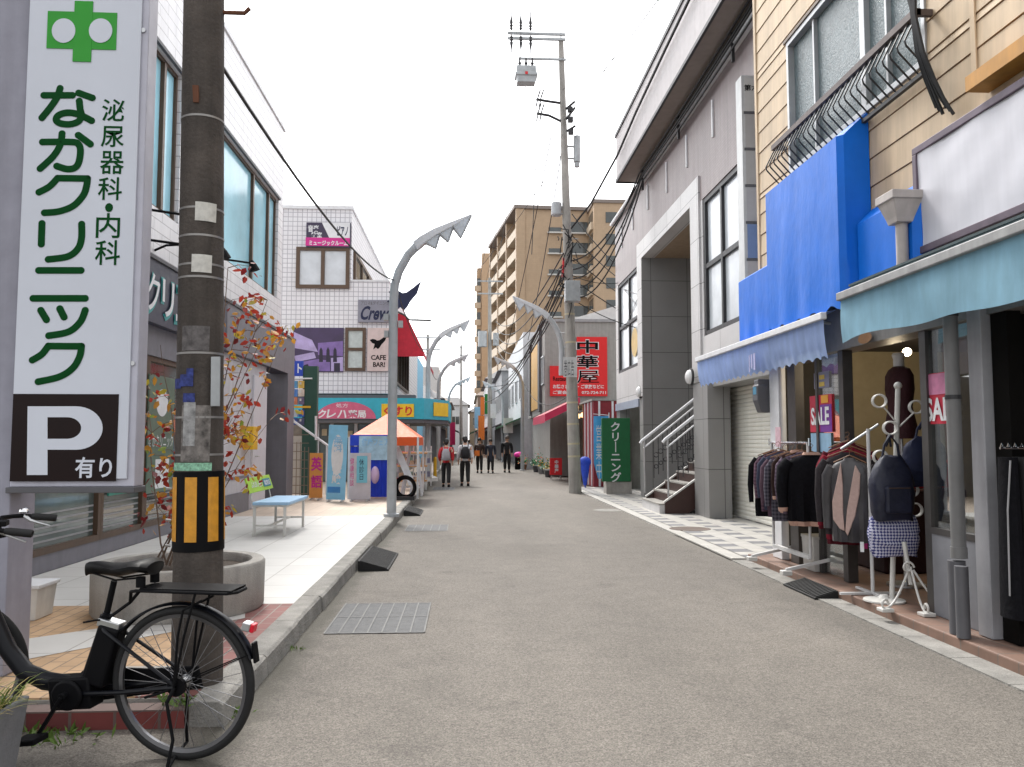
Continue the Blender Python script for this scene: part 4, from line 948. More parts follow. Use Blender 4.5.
# shop front under the fascia: posts, glazing strips, dim interior
tp = thing('pharmacy', 'dim pharmacy shopfront behind the orange tent', 'shopfront', ((xf0+xf1)/2, YC + .3, .12))
mb = MB()
for px in (318, 332, 356, 378, 398, 408): x_ = YY(px, 430, YC + .3).x; mb.box(x_ - .05, x_ + .05, YC + .25, YC + .39, .12, 2.4)
build_each(mb, 'post', M['steel'], tp)
mb = MB(); mb.box(YY(318, 430, YC).x, xr, YC + .31, YC + .33, .14, 2.4); mb.build('pane', m_shglass, tp)
mb = MB()
for k in range(14):
    px = 322 + k*6.4; a = YY(px, 432 + (k*7) % 13, YC + .3); mb.box(a.x, a.x + .16, YC + .28, YC + .30, a.z - .12, a.z + .1)
mb.build('notice', mat('notice_cream', (.6, .52, .35), .5, var=.3, scale=3), tp)

# sky-blue house and low far houses on the left
m_far = [mat('far_wall_%s' % n, c, .6, var=.12, streak=.1) for n, c in (('white', (.62, .63, .65)), ('cream', (.55, .48, .38)), ('grey', (.36, .37, .39)), ('tan', (.30, .22, .16)), ('pale_blue', (.22, .50, .70)))]
def far_house(name, label, x0, x1, y0, y1, h, m, roof=None, nwin=4, side=1, floors=2, grp='distant houses along the street', shop=True):
    t = thing(name, label, 'house', ((x0+x1)/2, y0, .0), 0, grp)
    mb = MB(); mb.box(x0, x1, y0, y1, 0, h); mb.build('wall', m, t)
    if roof:
        mb = MB(); mb.loft([[Vector((x0 - .3, y0 - .3, h + .01)), Vector((x1 + .3, y0 - .3, h + .01)), Vector((x1 + .3, y1 + .3, h + .01)), Vector((x0 - .3, y1 + .3, h + .01))], [Vector((x0 + 1.5, y0 + 1.5, h + 1.2)), Vector((x1 - 1.5, y0 + 1.5, h + 1.2)), Vector((x1 - 1.5, y1 - 1.5, h + 1.2)), Vector((x0 + 1.5, y1 - 1.5, h + 1.2))]]); mb.build('roof', roof, t)
    xs = x1 if side > 0 else x0
    for fl in range(floors):
        for k in range(nwin):
            if fl == 0 and shop: continue
            c = y0 + (y1-y0)*(k + .5)/nwin; zb_ = 1.0 + fl*2.7
            if zb_ + 1.3 < h: window(t, 'x', xs, c - .7, c + .7, zb_, zb_ + 1.3, side, M['steel'], m_dkglass, 2, 1, .06, .06)
    for k in range(2):
        c = x0 + (x1-x0)*(k + .5)/2
        if floors > 1 and h > 5.2: window(t, 'y', y0, c - .6, c + .6, 3.8, 5.0, -1, M['steel'], m_dkglass, 2, 1, .06, .06)
    if shop:
        mb = MB(); mb.box(xs - .1 if side > 0 else xs - .06, xs + .06 if side > 0 else xs + .1, y0 + .4, y1 - .4, .1, 2.4); mb.build('shop_opening', M['dgrey'], t)
        mb = MB(); sgn = side
        mb.prism([(0, 2.75), (0, 2.68), (sgn*.9, 2.3), (sgn*.9, 2.36)], (xs + sgn*.004, y0 + .3, 0), UX, UZ, UY*(y1 - y0 - .6)); mb.build('awning', rn.choice([M['dgrey'], M['darkred'], M['darkgreen'], M['dgrey']]), t)
    return t
far_house('blue_house', 'sky blue house wall just behind the white tiled building', -7.0, -2.62, 44, 50, 6.0, m_far[4], None, 0, 1, 1, None, False)
far_house('far_house', 'low grey house after the blue one on the left side', -9, -2.2, 51, 60, 4.0, m_far[2], M['dgrey'], 3, 1, 1)
far_house('far_house', 'low white house on the left before the street end', -9, -1.9, 61, 75, 4.6, m_far[0], M['dgrey'], 4, 1, 1)
far_house('far_house', 'tan house low on the left near the street end', -9, -1.6, 76, 95, 5.0, m_far[3], M['brown_alu'], 5, 1, 1)
far_house('far_house', 'pale house closing the far end of the street on the left', -7, .3, 118, 130, 6.6, m_far[0], M['dgrey'], 0, 1, 2, None, False)
far_house('far_house', 'cream house with dark roof closing the far end of the street', .5, 5, 124, 134, 5.8, m_far[1], M['dgrey'], 0, 1, 2, None, False)
far_house('far_house', 'tall pale block far behind the left end of the street', -14, -5.0, 150, 165, 15, m_far[0], None, 3, 1, 5, None, False)

# ================================================================== THINGS BEFORE THE PHARMACY
# green directory post
yD = 20.6
t = thing('directory_board', 'dark green post carrying a board of coloured notice tiles and a blue job sign', 'sign', (YY(307, 500, yD).x, yD, .12))
a, b = YY(303, 372, yD), YY(316, 450, yD); mb = MB(); mb.box(a.x, b.x, yD, yD + .22, .12, YY(300, 366, yD).z); mb.build('post', mat('post_green', (.02, .07, .05), .5), t)
a, b = YY(291, 361, yD), YY(303, 376, yD); mb = MB(); mb.box(YY(270, 361, yD).x, b.x, yD - .03, yD + .1, b.z, a.z); jp = mb.build('job_sign', mat('job_blue', (.02, .06, .42), .4), t); text_py('lettering', 'バイト', 280, 363, 302, 373, yD - .034, M['white'], jp, bold=.04)
tc_ = [(.12,.35,.6),(.75,.5,.1),(.1,.25,.6),(.7,.6,.5),(.6,.2,.1),(.15,.12,.2),(.55,.6,.65),(.03,.1,.4),(.05,.09,.3),(.08,.08,.16)]
for k in range(10):
    r_, c_ = divmod(k, 2); px0, py0 = 291.5 + c_*7, 381 + r_*8.2 + (4 if r_ > 2 else 0); a, b = YY(px0, py0 + 7.2, yD), YY(px0 + 6, py0, yD)
    mb = MB(); mb.box(a.x, b.x, yD - .03, yD + .08, a.z, b.z); q = mb.build('notice_tile', mat('tile_%d' % k, tc_[k], .4, var=.3, scale=5), t)
    mb = MB(); mb.box(a.x + .03, b.x - .07, yD - .034, yD - .0305, (a.z+b.z)/2, b.z - .03); mb.build('notice_mark', M['offwhite'], q)
a, b = YY(291, 408, yD), YY(311, 406, yD); mb = MB(); mb.box(a.x, b.x, yD - .05, yD - .035, a.z, b.z); mb.build('arrow_bar', M['yellow'], t)
mb = MB(); a = YY(293, 379, yD); b = YY(313, 379, yD); mb.tube([a + Vector((0, -.1, 0)), b + Vector((0, -.1, 0))], .025, 8); mb.build('rail', M['steel'], t)
# wire grid fence and stair rail
yG = 19.85
t = thing('wire_fence', 'thin brown wire grid fence before the pale stair wall', 'fence', (YY(302, 520, yG).x, yG, .12))
xa, xb = YY(288, 480, yG).x, YY(308, 480, yG).x; za = YY(300, 447, yG).z; mb = MB()
for k in range(6): x_ = xa + (xb-xa)*k/5; mb.box(x_ - .008, x_ + .008, yG, yG + .016, .12, za + (.35 if k < 2 else .12 if k < 4 else 0))
for k in range(8): z_ = .2 + k*.2; mb.box(xa, xb, yG + .002, yG + .014, z_ - .008, z_ + .008)
mb.build('wire_grid', mat('grid_brown', (.22, .16, .12), .6), t)
mb = MB(); mb.box(YY(289, 480, 21.2).x, YY(309, 480, 21.2).x, 21.2, 21.5, .12, YY(300, 436, 21.2).z); tag(mb.build('stair_wall', mat('cream_wall', (.52, .48, .42), .6, var=.1), loc=(-4.3, 21.2, .12)), 'low cream stair wall behind the wire grid fence', 'wall')
mb = MB(); a, b = YY(292, 420, 20.4), YY(327, 445, 20.4); mb.tube([a, b, b + Vector((.1, 0, -.1))], .03, 8); mb.tube([YY(316, 416, 20.4), YY(316, 440, 20.4)], .03, 8); mb.tube([b, Vector((b.x, b.y, .12))], .025, 8); mb.tube([a, Vector((a.x, a.y, .12))], .025, 8)
tag(mb.build('stair_rail', M['white'], loc=(b.x, 20.4, .12)), 'white sloping stair handrail beside the green post', 'handrail')
# standing banners and boards
def standing(name, px0, py0, px1, py1, y, m, label, cat, tilt=0, foot=True):
    a, b = YY(px0, py1, y), YY(px1, py0, y); t = thing(name, label, cat, ((a.x+b.x)/2, y, .12))
    mb = MB(); mb.box(a.x, b.x, y - .012, y + .012, max(a.z, .16), b.z)
    pnl = mb.build('panel', m, t)
    if foot:
        mb = MB()
        for x_ in (a.x + .06, b.x - .06): mb.box(x_ - .02, x_ + .02, y - .2, y + .25, .122, .15); mb.box(x_ - .015, x_ + .015, y + .016, y + .045, .15, b.z - .05)
        mb.build('stand', M['steel'], t)
    return t, pnl
yy = 18.4
t, p = standing('banner_board', 309, 453, 323, 501, yy + .6, mat('board_orange', (.72, .28, .06), .5, var=.1), 'orange board with pink English school characters at the stair wall', 'sign')
text_py('lettering', '英', 311, 457, 322, 471, yy + .58, M['magenta'], p, bold=.05); text_py('lettering', '語', 311, 475, 322, 488, yy + .58, M['magenta'], p, bold=.05)
t, p = standing('banner_stand', 326, 425, 346, 500, yy, mat('banner_blue', (.24, .55, .78), .5, var=.1), 'tall sky blue standing banner with white lettering beside the orange board', 'banner')
for o_ in (t,): o_.rotation_euler = (0, R(1.5), 0)
mb = MB(); c = YY(336, 455, yy - .014); mb.add([c + Vector((.13*math.cos(k*math.pi/12), 0, .45*math.sin(k*math.pi/12))) for k in range(24)], [tuple(range(24))]); mb.build('oval', M['white'], p, fix=False)
text_py('lettering', '無料', 332, 436, 341, 452, yy - .018, M['lblue'], p, vertical=True, bold=.04); text_py('lettering', '体験', 331, 466, 341, 484, yy - .018, M['white'], p, vertical=True, bold=.05)
mb = MB(); c = YY(334, 490, yy - .014); mb.box(c.x - .15, c.x + .13, yy - .016, yy - .0125, c.z - .06, c.z + .07); mb.build('patch', mat('banner_deep', (.04, .22, .55), .5), p)
t, p = standing('banner_stand', 349, 453, 371, 500, yy + .1, mat('poster_pale', (.58, .55, .60), .5, var=.15, scale=4), 'low pale poster stand with a cyan notice, in front of the tent sheet', 'banner')
mb = MB(); a, b = YY(356, 483, yy), YY(367, 456, yy); mb.box(a.x, b.x, yy + .07, yy + .086, a.z, b.z); q = mb.build('notice', mat('notice_cyan', (.18, .52, .66), .5), p); text_py('lettering', '休診日', 359, 459, 364, 480, yy + .066, M['navy'], q, vertical=True)
text_py('lettering', '健康相談', 350, 458, 354, 486, yy + .085, M['magenta'], p, vertical=True)
# event tent
yt0, yt1 = 19.2, 21.6; zt0, zp = YY(395, 437, yt0).z, YY(383, 415, 20.4).z
xt0, xt1 = YY(349, 450, yt0).x, YY(418, 437, 19.2).x
t = thing('event_tent', 'pop-up tent with orange canopy and blue side sheet before the pharmacy', 'tent', ((xt0+xt1)/2, (yt0+yt1)/2, .12))
cx_, cy_ = (xt0+xt1)/2, (yt0+yt1)/2; mb = MB()
q = [(xt0, yt0), (xt1, yt0), (xt1, yt1), (xt0, yt1)]
mb.add([Vector((*p_, zt0)) for p_ in q] + [Vector((cx_, cy_, zp + .05))] + [Vector((*p_, zt0 - .2)) for p_ in q], [(0,1,4),(1,2,4),(2,3,4),(3,0,4),(0,1,6,5),(1,2,7,6),(2,3,8,7),(3,0,5,8)])
mb.build('canopy', mat('tent_orange', (.75, .10, .012), .6, var=.06), t, fix=False)
for i, p_ in enumerate(q): mb = MB(); mb.box(p_[0] - .022, p_[0] + .022, p_[1] - .022, p_[1] + .022, .12, zt0); mb.build('leg', M['white'], t)
mb = MB(); n_ = 24
mb.loft([[Vector((xt0 + .03 + (xt1 - .65 - xt0)*k/n_, yt0 + .03 + .02*math.sin(k*1.7), z_)) for z_ in (.16, 1.0, zt0 - .22 if k > 0 else zt0 - .22)] for k in range(n_ + 1)], closed=False); mb.build('side_sheet', mat('tent_blue', (.015, .05, .55), .55, var=.12), t, smooth=True, fix=False)
mb = MB(); mb.add([Vector((xt0 + .02, yt0 - .004, zt0 - .2)), Vector((xt1 - .62, yt0 - .004, zt0 - .2)), Vector((xt1 - .62, yt0 - .004, zt0 + .05)), Vector((xt0 + .02, yt0 - .004, zt0 + .05))], [(0,1,2,3)])
mb.build('front_valance', bpy.data.materials['tent_blue'], t, fix=False)
a, b = YY(359, 460, yt0), YY(392, 436, yt0); mb = MB(); mb.box(a.x, b.x, yt0 - .03, yt0 - .01, a.z, b.z); o = tag(mb.build('poster', mat('poster_sea', (.42, .60, .72), .5, var=.45, scale=3), loc=((a.x+b.x)/2, yt0, a.z)), 'pale blue and white poster hung on the front of the blue tent sheet', 'poster')
text_py('lettering', '健康フェア', 362, 438, 389, 446, yt0 - .034, M['lblue'], o, bold=.03)
c = YY(375, 475, 19.0); mb = MB(); mb.ball((c.x, 19.0, c.z), (.10, .10, .2)); tag(mb.build('balloon', mat('balloon_lilac', (.6, .42, .6), .4), loc=c, smooth=True), 'pale lilac balloon behind the low poster stand', 'balloon')
# leaning board, ladder and clutter right of the first lamp
a, b = YY(396, 449, 19.3), YY(412, 487, 19.3)
mb = MB(); mb.obox((Vector((b.x, 19.3, .45)) + Vector((a.x, 19.5, a.z)))/2, (Vector((a.x, 19.5, a.z)) - Vector((b.x, 19.3, .45)))*.5, Vector((.07, 0, .035)), Vector((0, .018, 0))); mb.bar((b.x, 19.3, .45), (b.x - .05, 19.25, .125), .04, .03)
tag(mb.build('leaning_board', M['white'], loc=(b.x, 19.3, .12)), 'long white board leaning beside the first street lamp', 'board')
yL = 20.3; a, b = YY(412, 436, yL), YY(422, 483, yL)
t = thing('stepladder', 'white folding stepladder standing on the pavement edge', 'ladder', (b.x, yL, .12))
for dx, dy in ((-.32, -.2), (.18, -.2), (-.3, .35), (.16, .35)):
    mb = MB(); mb.bar((a.x + (.0 if dx < 0 else .1), yL + dy*.1, a.z), (a.x + .08 + dx, yL + dy, .12), .05, .03); mb.build('rail', M['white'], t)
mb = MB()
for k in range(5): u = (k + .7)/5.5; mb.box(a.x + .08 - .32*u, a.x + .08 + .2*u, yL - .2*u - .03, yL - .2*u + .03, a.z*(1-u) + .12*u - .015, a.z*(1-u) + .12*u + .015)
build_each(mb, 'step', M['white'], t)
c = YY(405, 490, 18.8); t = thing('rolled_hose', 'round dark coil of hose on the pavement by the leaning board', 'hose', (c.x, 18.8, .12))
mb = MB(); 
for k in range(4): mb.ring((c.x, 18.8 + k*.05, .40), (0.3, 1, .05), .25 - k*.015, .03, 24, 6)
mb.build('coil', M['black'], t, smooth=True); mb = MB(); mb.box(c.x - .22, c.x + .22, 18.65, 19.05, .122, .2); mb.build('stand', M['darkmetal'], t)
for k, px in enumerate((430, 435)):
    yb = 29.6 - k*.9; c = YY(px, 470, yb); mb = MB(); mb.tube([(c.x, yb, .12), (c.x, yb, .85), (c.x, yb, .9)], [.06, .06, .03], 12)
    tag(mb.build('bollard', M['yellow'], loc=(c.x, yb, .12)), ('yellow bollard next to the second left street lamp' if k == 0 else 'yellow bollard nearer the walkers, right of its twin'), 'bollard', 'yellow bollards on the left pavement')
mb = MB(); c = YY(428, 479, 27.6); mb.lathe([(.35, .12), (.34, .24), (.15, .32), (.10, .34)], (-1.28, 27.6, 0), 20); tag(mb.build('lamp_footing', M['offwhite'], loc=(-1.28, 27.6, .12)), 'pale round footing around the second left street lamp', 'footing')
for k, (px, py, y_, c_, l_) in enumerate(((400, 470, 24, (.55, .03, .05), 'red cloth-covered display table under the pharmacy canopy'), (418, 462, 24.5, (.5, .48, .45), 'pale goods shelf by the stepladder'), (412, 478, 22.5, (.55, .3, .12), 'orange crate stack below the stepladder'))):
    c = YY(px, py, y_); t = thing('display_shelf', l_, 'display', (c.x, y_, .12)); mm_ = mat('display_%d' % k, c_, .6, var=.3, scale=6)
    for z_ in (.35, .75, 1.1): mb = MB(); mb.box(c.x - .4, c.x + .4, y_, y_ + .4, z_, z_ + .04); mb.build('shelf', mm_, t)
    mb = MB()
    for a_ in (-.38, .38): mb.box(c.x + a_ - .02, c.x + a_ + .02, y_ + .1, y_ + .14, .12, 1.3)
    mb.build('frame', M['steel'], t)
    mb = MB()
    for z_ in (.39, .79): 
        for j in range(5): mb.box(c.x - .36 + j*.15, c.x - .25 + j*.15, y_ + .03, y_ + .3, z_ + .002, z_ + rn.uniform(.12, .25))
    build_each(mb, 'goods', mat('goods_%d' % k, (rn.uniform(.1, .6), rn.uniform(.1, .4), rn.uniform(.05, .4)), .6, var=.5, scale=8), t)
# ================================================================== BEIGE SHOP BUILDING (right, near)
XW, XF = 3.80, 3.66
def siding_mat():
    m, tt, p = newmat('beige_siding'); p.inputs['Roughness'].default_value = .6
    ge = N(tt, 'ShaderNodeNewGeometry'); sp = N(tt, 'ShaderNodeSeparateXYZ'); tt.links.new(ge.outputs['Position'], sp.inputs[0])
    c = shade(tt, (.56, .43, .285), .07, ge.outputs['Position'], 3); c = shade(tt, c, .20, ge.outputs['Position'], 2.5, (3, 3, .25)); tt.links.new(c, p.inputs['Base Color']); return m
m_sid = siding_mat(); m_sidline = mat('siding_gap', (.20, .10, .045), .8)
t = thing('shop_building', 'beige boarded two storey shop building with frosted upper window on the right', 'building', (XW, 8, .09))
YE = 10.32; ZB = 2.75; ZT = 9.3
wa, wb = XX(927, 50, XW).y, XX(788, 90, XW).y; wz0 = XX(927, 63, XW).z; wz1 = XX(788, 44, XW).z + .02
mb = MB(); gp = MB(); rn2 = random.Random(2)
def boards(y0, y1, z0, z1):
    z = z0
    k = 0
    zs = [ZB + .27*i for i in range(60)]
    segs = [(max(z0, a), min(z1, a + .27)) for a in zs if a + .27 > z0 + .01 and a < z1 - .01]
    for a, b in segs:
        mb.prism([(XW, a + .012), (XW + .09, a + .012), (XW + .09, b), (XW + .008, b)], (0, y0, 0), UX, UZ, UY*(y1 - y0))
        if a > z0 + .001 or True: gp.box(XW + .012, XW + .088, y0, y1, a - .002, a + .0115)
for (y0, y1, z0, z1) in ((2.5, YE - .04, ZB, wz0), (2.5, YE - .04, wz1, ZT), (2.5, wa, wz0, wz1), (wb, YE - .04, wz0, wz1)): boards(y0, y1, z0, z1)
mb.build('wall', m_sid, t); gp.build('board_gap', m_sidline, t)
mb = MB(); mb.box(XW - .012, XW + .1, YE - .038, YE + .03, ZB, ZT); mb.build('corner_trim', m_sid, t)
for px in (975,):
    yy = XX(px, 60, XW).y; mb = MB(); mb.box(XW - .012, XW + .0, yy - .03, yy + .03, XX(px, 90, XW).z, ZT); mb.build('joint_trim', m_sid, t)
mb = MB(); mb.box(XW + .09, XW + 5, 2.5, YE, ZB, ZT - .02); mb.build('backing', M['grey'], t)
# window
m_frost = mat('frosted_glass', (.085, .125, .135), .18, var=.28, scale=9, bump=.5, bscale=45, spec=.7)
mb = MB(); x0, x1 = XW - .015, XW + .08
mb.box(x0, x1, wa, wb, wz0 - .0, wz0 + .06); mb.box(x0, x1, wa, wb, wz1 - .06, wz1); mb.box(x0, x1, wa - .0, wa + .055, wz0 + .06, wz1 - .06); mb.box(x0, x1, wb - .055, wb, wz0 + .06, wz1 - .06)
mid = XX(862, 60, XW).y; mb.box(x0 + .02, x1 - .01, mid - .05, mid + .05, wz0 + .06, wz1 - .06)
for px in (813, 886): q = XX(px, 90, XW).y; mb.box(x0 + .03, x1 - .015, q - .018, q + .018, wz0 + .06, wz1 - .06)
fr = mb.build('window', mat('alu_frame', (.44, .45, .46), .4, .5), t, bevel=.004)
mb = MB(); mb.box(XW + .06, XW + .068, wa + .03, wb - .03, wz0 + .03, wz1 - .03); mb.build('pane', m_frost, fr)
mb = MB(); mb.box(XW - .03, XW + .07, wa - .05, wb + .05, wz1 + .001, wz1 + .035); mb.build('hood', M['brown_alu'], fr)
# bulged iron balcony rail
ra, rb = XX(922, 40, XW - .1).y, XX(776, 150, XW - .1).y; rz1 = XX(778, 150, XW - .12).z + .03; rz0 = rz1 - .44
bt = thing('window_rail', 'dark iron bulged window rail under the frosted window', 'railing', (XW - .1, (ra+rb)/2, rz0))
mb = MB(); mb.box(XW - .16, XW - .10, ra, rb, rz1, rz1 + .06); mb.box(XW - .155, XW - .0, ra, ra + .04, rz1 + .002, rz1 + .055); mb.box(XW - .155, XW, rb - .04, rb, rz1 + .002, rz1 + .055); mb.build('top_rail', mat('rail_brown', (.10, .075, .07), .55, .2), bt)
bars = MB(); n_ = 26
for k in range(n_ + 1):
    yy = ra + .02 + (rb - ra - .04)*k/n_; pts = [(XW - .125, yy, rz1), (XW - .15, yy, rz1 - .04), (XW - .235, yy, rz1 - .21), (XW - .225, yy, rz1 - .25), (XW - .07, yy, rz0 + .02), (XW - .05, yy, rz0)]
    bars.tube(pts, .0085, 5)
bars.build('bars', M['darkmetal'], bt)
mb = MB(); mb.box(XW - .07, XW - .03, ra, rb, rz0 - .03, rz0 + .005); mb.build('bottom_rail', M['darkmetal'], bt)
# orange-brown edge trim at the upper right, beam over sign
a, b = XX(1024, 68, XW - .1), XX(976, 90, XW - .1)
mb = MB(); mb.box(XW - .18, XW - .003, 3.0, b.y, b.z - .02, b.z + .09); tag(mb.build('canopy_edge', mat('ochre_metal', (.42, .20, .03), .5, .2, streak=.2), loc=(XW, 4, b.z)), 'ochre metal ledge on the beige boards above the framed blank sign', 'ledge')
# framed blank signboard
XS = XW - .10
sy = XX(914, 160, XS).y; sz1 = XX(913, 150, XS).z; sz0 = XX(920, 255, XS).z
t = thing('blank_signboard', 'large blank white signboard in a dull purple frame above the teal awning', 'sign', (XS, 4.5, sz0))
mb = MB(); mb.box(XS - .02, XS + .02, 2.6, sy, sz0, sz0 + .06); mb.box(XS - .02, XS + .02, 2.6, sy, sz1 - .06, sz1); mb.box(XS - .02, XS + .02, sy - .06, sy, sz0 + .06, sz1 - .06); mb.build('frame', mat('frame_mauve', (.12, .09, .12), .5, .2, streak=.2), t, bevel=.006)
mb = MB(); n1, n2 = 30, 10; rg = []
for i in range(n1 + 1): rg.append([Vector((XS - .002 + .006*math.sin(i*1.1 + j*.7)*math.sin(j*.5), 2.6 + (sy - .05 - 2.6)*i/n1, sz0 + .05 + (sz1 - sz0 - .1)*j/n2)) for j in range(n2 + 1)])
mb.loft(rg, closed=False); mb.build('sheet', mat('sign_sheet', (.58, .58, .63), .35, var=.06, scale=1.5, streak=.06), t, smooth=True, fix=False)
mb = MB(); mb.box(XS + .022, XS + .09, 2.6, sy - .02, sz0 + .02, sz1 - .02); mb.build('backing', M['dgrey'], t)
# blue tarpaulin over an old projecting sign
XT = 3.50
ty0, ty1 = XX(840, 200, XT).y, XX(765, 200, XT).y; tz0, tz1 = XX(840, 305, XT).z, XX(840, 133, XT).z
def tarp_mat():
    m, tt, p = newmat('tarp_blue'); p.inputs['Roughness'].default_value = .42; p.inputs['Specular IOR Level'].default_value = .22
    tc = N(tt, 'ShaderNodeTexCoord'); c = shade(tt, (.006, .15, .66), .10, tc.outputs['Object'], 3); tt.links.new(c, p.inputs['Base Color'])
    w1_ = N(tt, 'ShaderNodeTexNoise', Scale=3.5, Detail=5); mp = N(tt, 'ShaderNodeMapping'); mp.inputs['Scale'].default_value = (1, 1, .5); tt.links.new(tc.outputs['Object'], mp.inputs[0]); tt.links.new(mp.outputs[0], w1_.inputs['Vector'])
    bu = N(tt, 'ShaderNodeBump', Strength=.22, Distance=.05); tt.links.new(w1_.outputs[0], bu.inputs['Height']); tt.links.new(bu.outputs[0], p.inputs['Normal']); return m
m_tarp = tarp_mat()
def tarpbox(x0, x1, y0, y1, z0, z1, name, label, slope=.0, rnd_=.05):
    """a box wrapped in sheet: gridded faces with creases pulled towards the lower edge"""
    mb = MB(); rr = random.Random(int(y0*100)); nv = 14
    def rim(z, w_):
        pts = []; 
        def seg(a, b, n):
            for i in range(n): pts.append(a.lerp(b, i/n))
        seg(Vector((x1, y0, z)), Vector((x0 + rnd_, y0, z)), 8); seg(Vector((x0 + rnd_, y0, z)), Vector((x0, y0 + rnd_, z)), 2); seg(Vector((x0, y0 + rnd_, z)), Vector((x0, y1 - .02, z)), 26); seg(Vector((x0, y1 - .02, z)), Vector((x1, y1, z)), 6); pts.append(Vector((x1, y1, z)))
        return [p + Vector((w_*math.sin(i*.75 + z*.7)*(.6 + .4*math.sin(i*.31)), w_*math.sin(i*.6 + z), 0)) for i, p in enumerate(pts)]
    rg = []
    for j in range(nv + 1):
        u = j/nv; z = z0 + (z1 - z0)*u; rg.append(rim(z, .010*(1-u)**3 + .0015))
    n_ = len(rg[0])
    for i in range(n_): rg[0][i] += UZ*(.03*math.sin(i*1.1) - .01)
    top = [Vector((p.x*.5 + x1*.5, p.y, z1 + slope*.5 + .01)) for p in rg[-1]]; back = [Vector((x1, p.y, z1 + slope + .012)) for p in rg[-1]]
    mb.loft(rg + [top, back], closed=False)
    return tag(mb.build(name, m_tarp, loc=((x0+x1)/2, (y0+y1)/2, z0), smooth=True, fix=False), label, 'tarpaulin')
tarpbox(XT, XW - .005, ty0, ty1, tz0, tz1, 'blue_tarpaulin', 'big bright blue tarpaulin wrapped round a projecting sign box below the window rail', .22)
a, b = XX(848, 215, XT + .05), XX(905, 265, XT + .05)
tarpbox(XT + .14, XW - .006, XX(916, 240, XT + .14).y, ty0 - .02, XX(880, 290, XT + .14).z, XX(880, 212, XT + .14).z, 'blue_tarpaulin', 'small creased blue tarpaulin bundle between the big one and the downpipe', .14)
a, b = XX(738, 283, XT + .12), XX(766, 335, XT + .12)
tarpbox(XT + .12, XW - .006, ty1 + .03, a.y, b.z - .1, a.z, 'blue_tarpaulin', 'narrow low blue tarpaulin at the far end next to the marble wall', .1)
# downpipe with hopper
hy = XX(901, 210, XW - .21).y; hz = XX(901, 200, XW - .21).z
t = thing('downpipe', 'beige downpipe with a flared hopper head left of the blank signboard', 'downpipe', (XW - .12, hy, 2.7))
c = Vector((XW - .21, hy, hz)); mb = MB()
mb.loft([[c + Vector((a*s_, b*s_, z)) for a, b in ((-1,-1),(1,-1),(1,1),(-1,1))] for s_, z in ((.075, -.20), (.085, -.16), (.13, -.02), (.145, -.02), (.145, .05), (.125, .05))]); mb.build('hopper', mat('pipe_beige', (.46, .42, .40), .5, var=.15, streak=.15), t, bevel=.006)
mb = MB(); mb.tube([c - UZ*.2, c - UZ*.52, c + Vector((.0, .03, -.62)), c + Vector((.04, .10, -.68)), c + Vector((.08, .16, -.70))], .048, 14); mb.build('pipe', bpy.data.materials['pipe_beige'], t, smooth=True)
# ground floor pipe
py_ = XX(957, 500, 3.50).y
t = thing('downpipe', 'grey rain pipe standing on the shop step beside the dark shop entrance', 'downpipe', (3.50, py_, .09))
mb = MB(); mb.tube([(3.50, py_, .62), (3.50, py_, 2.75)], .05, 16); mb.tube([(3.50, py_, .62), (3.50, py_, .70)], .056, 16); mb.build('pipe', mat('pipe_grey', (.17, .17, .17), .5, var=.15, streak=.15), t, smooth=True)
mb = MB(); mb.tube([(3.49, py_ + .02, .09), (3.49, py_ + .02, .60)], .06, 16); mb.tube([(3.45, py_ - .10, .09), (3.45, py_ - .10, .58)], .045, 14); mb.build('guard', M['dgrey'], t, smooth=True)
mb = MB(); mb.tube([(3.50, py_, 1.75), (3.50, py_, 1.78)], .055, 16); mb.tube([(3.50, py_, 2.35), (3.50, py_, 2.38)], .055, 16); mb.build('clamp', M['darkmetal'], t)

# awnings
def awning(name, label, xf, y0, y1, zf, xb, zb, val, m, mbar, scallop, wav, stripe=None, inward=0.0):
    t = thing(name, label, 'awning', (xf, (y0+y1)/2, zf))
    mb = MB(); mb.box(xf - .03, xf + .03, y0 - .02, y1 + .02, zf - .035, zf + .035); mb.build('front_bar', mbar, t, bevel=.008)
    mb = MB(); n_ = 60; rg = []
    for k in range(n_ + 1):
        y = y0 + (y1-y0)*k/n_; sag = .012*math.sin(k*.9)
        rg.append([Vector((xb, y, zb)), Vector((xb*.5 + xf*.5, y, (zb+zf)/2 - .03 + sag)), Vector((xf + .01, y, zf + .037))])
    mb.loft(rg, closed=False); mb.build('canopy', m, t, smooth=True, fix=False)
    mb = MB(); rg = []; n_ = 120
    for k in range(n_ + 1):
        u = k/n_; y = y0 + (y1-y0)*u; bot = val*(1 - (.10*abs(math.sin(u*math.pi*scallop)) if scallop else .05*math.sin(u*9) + .03*math.sin(u*23)))
        col = []
        for j in range(7):
            v = j/6; col.append(Vector((xf + .005 + v*wav*(math.sin(u*17 + v*2) + .6*math.sin(u*41 + 1 + v*3)) + inward*v*v, y + (inward*.8*v*(1 if u < .04 else 0)), zf - .036 - bot*v)))
        rg.append(col)
    mb.loft(rg, closed=False); mb.build('valance', m, t, smooth=True, fix=False)
    mb = MB()
    for y in (y0 + .3, y1 - .3): mb.tube([(xf + .03, y, zf - .01), (xb*.6 + xf*.4, y, (zb + zf)/2 - .25), (xb, y, zf - .1)], .015, 6)
    mb.build('arm', M['galv'], t)
    return t
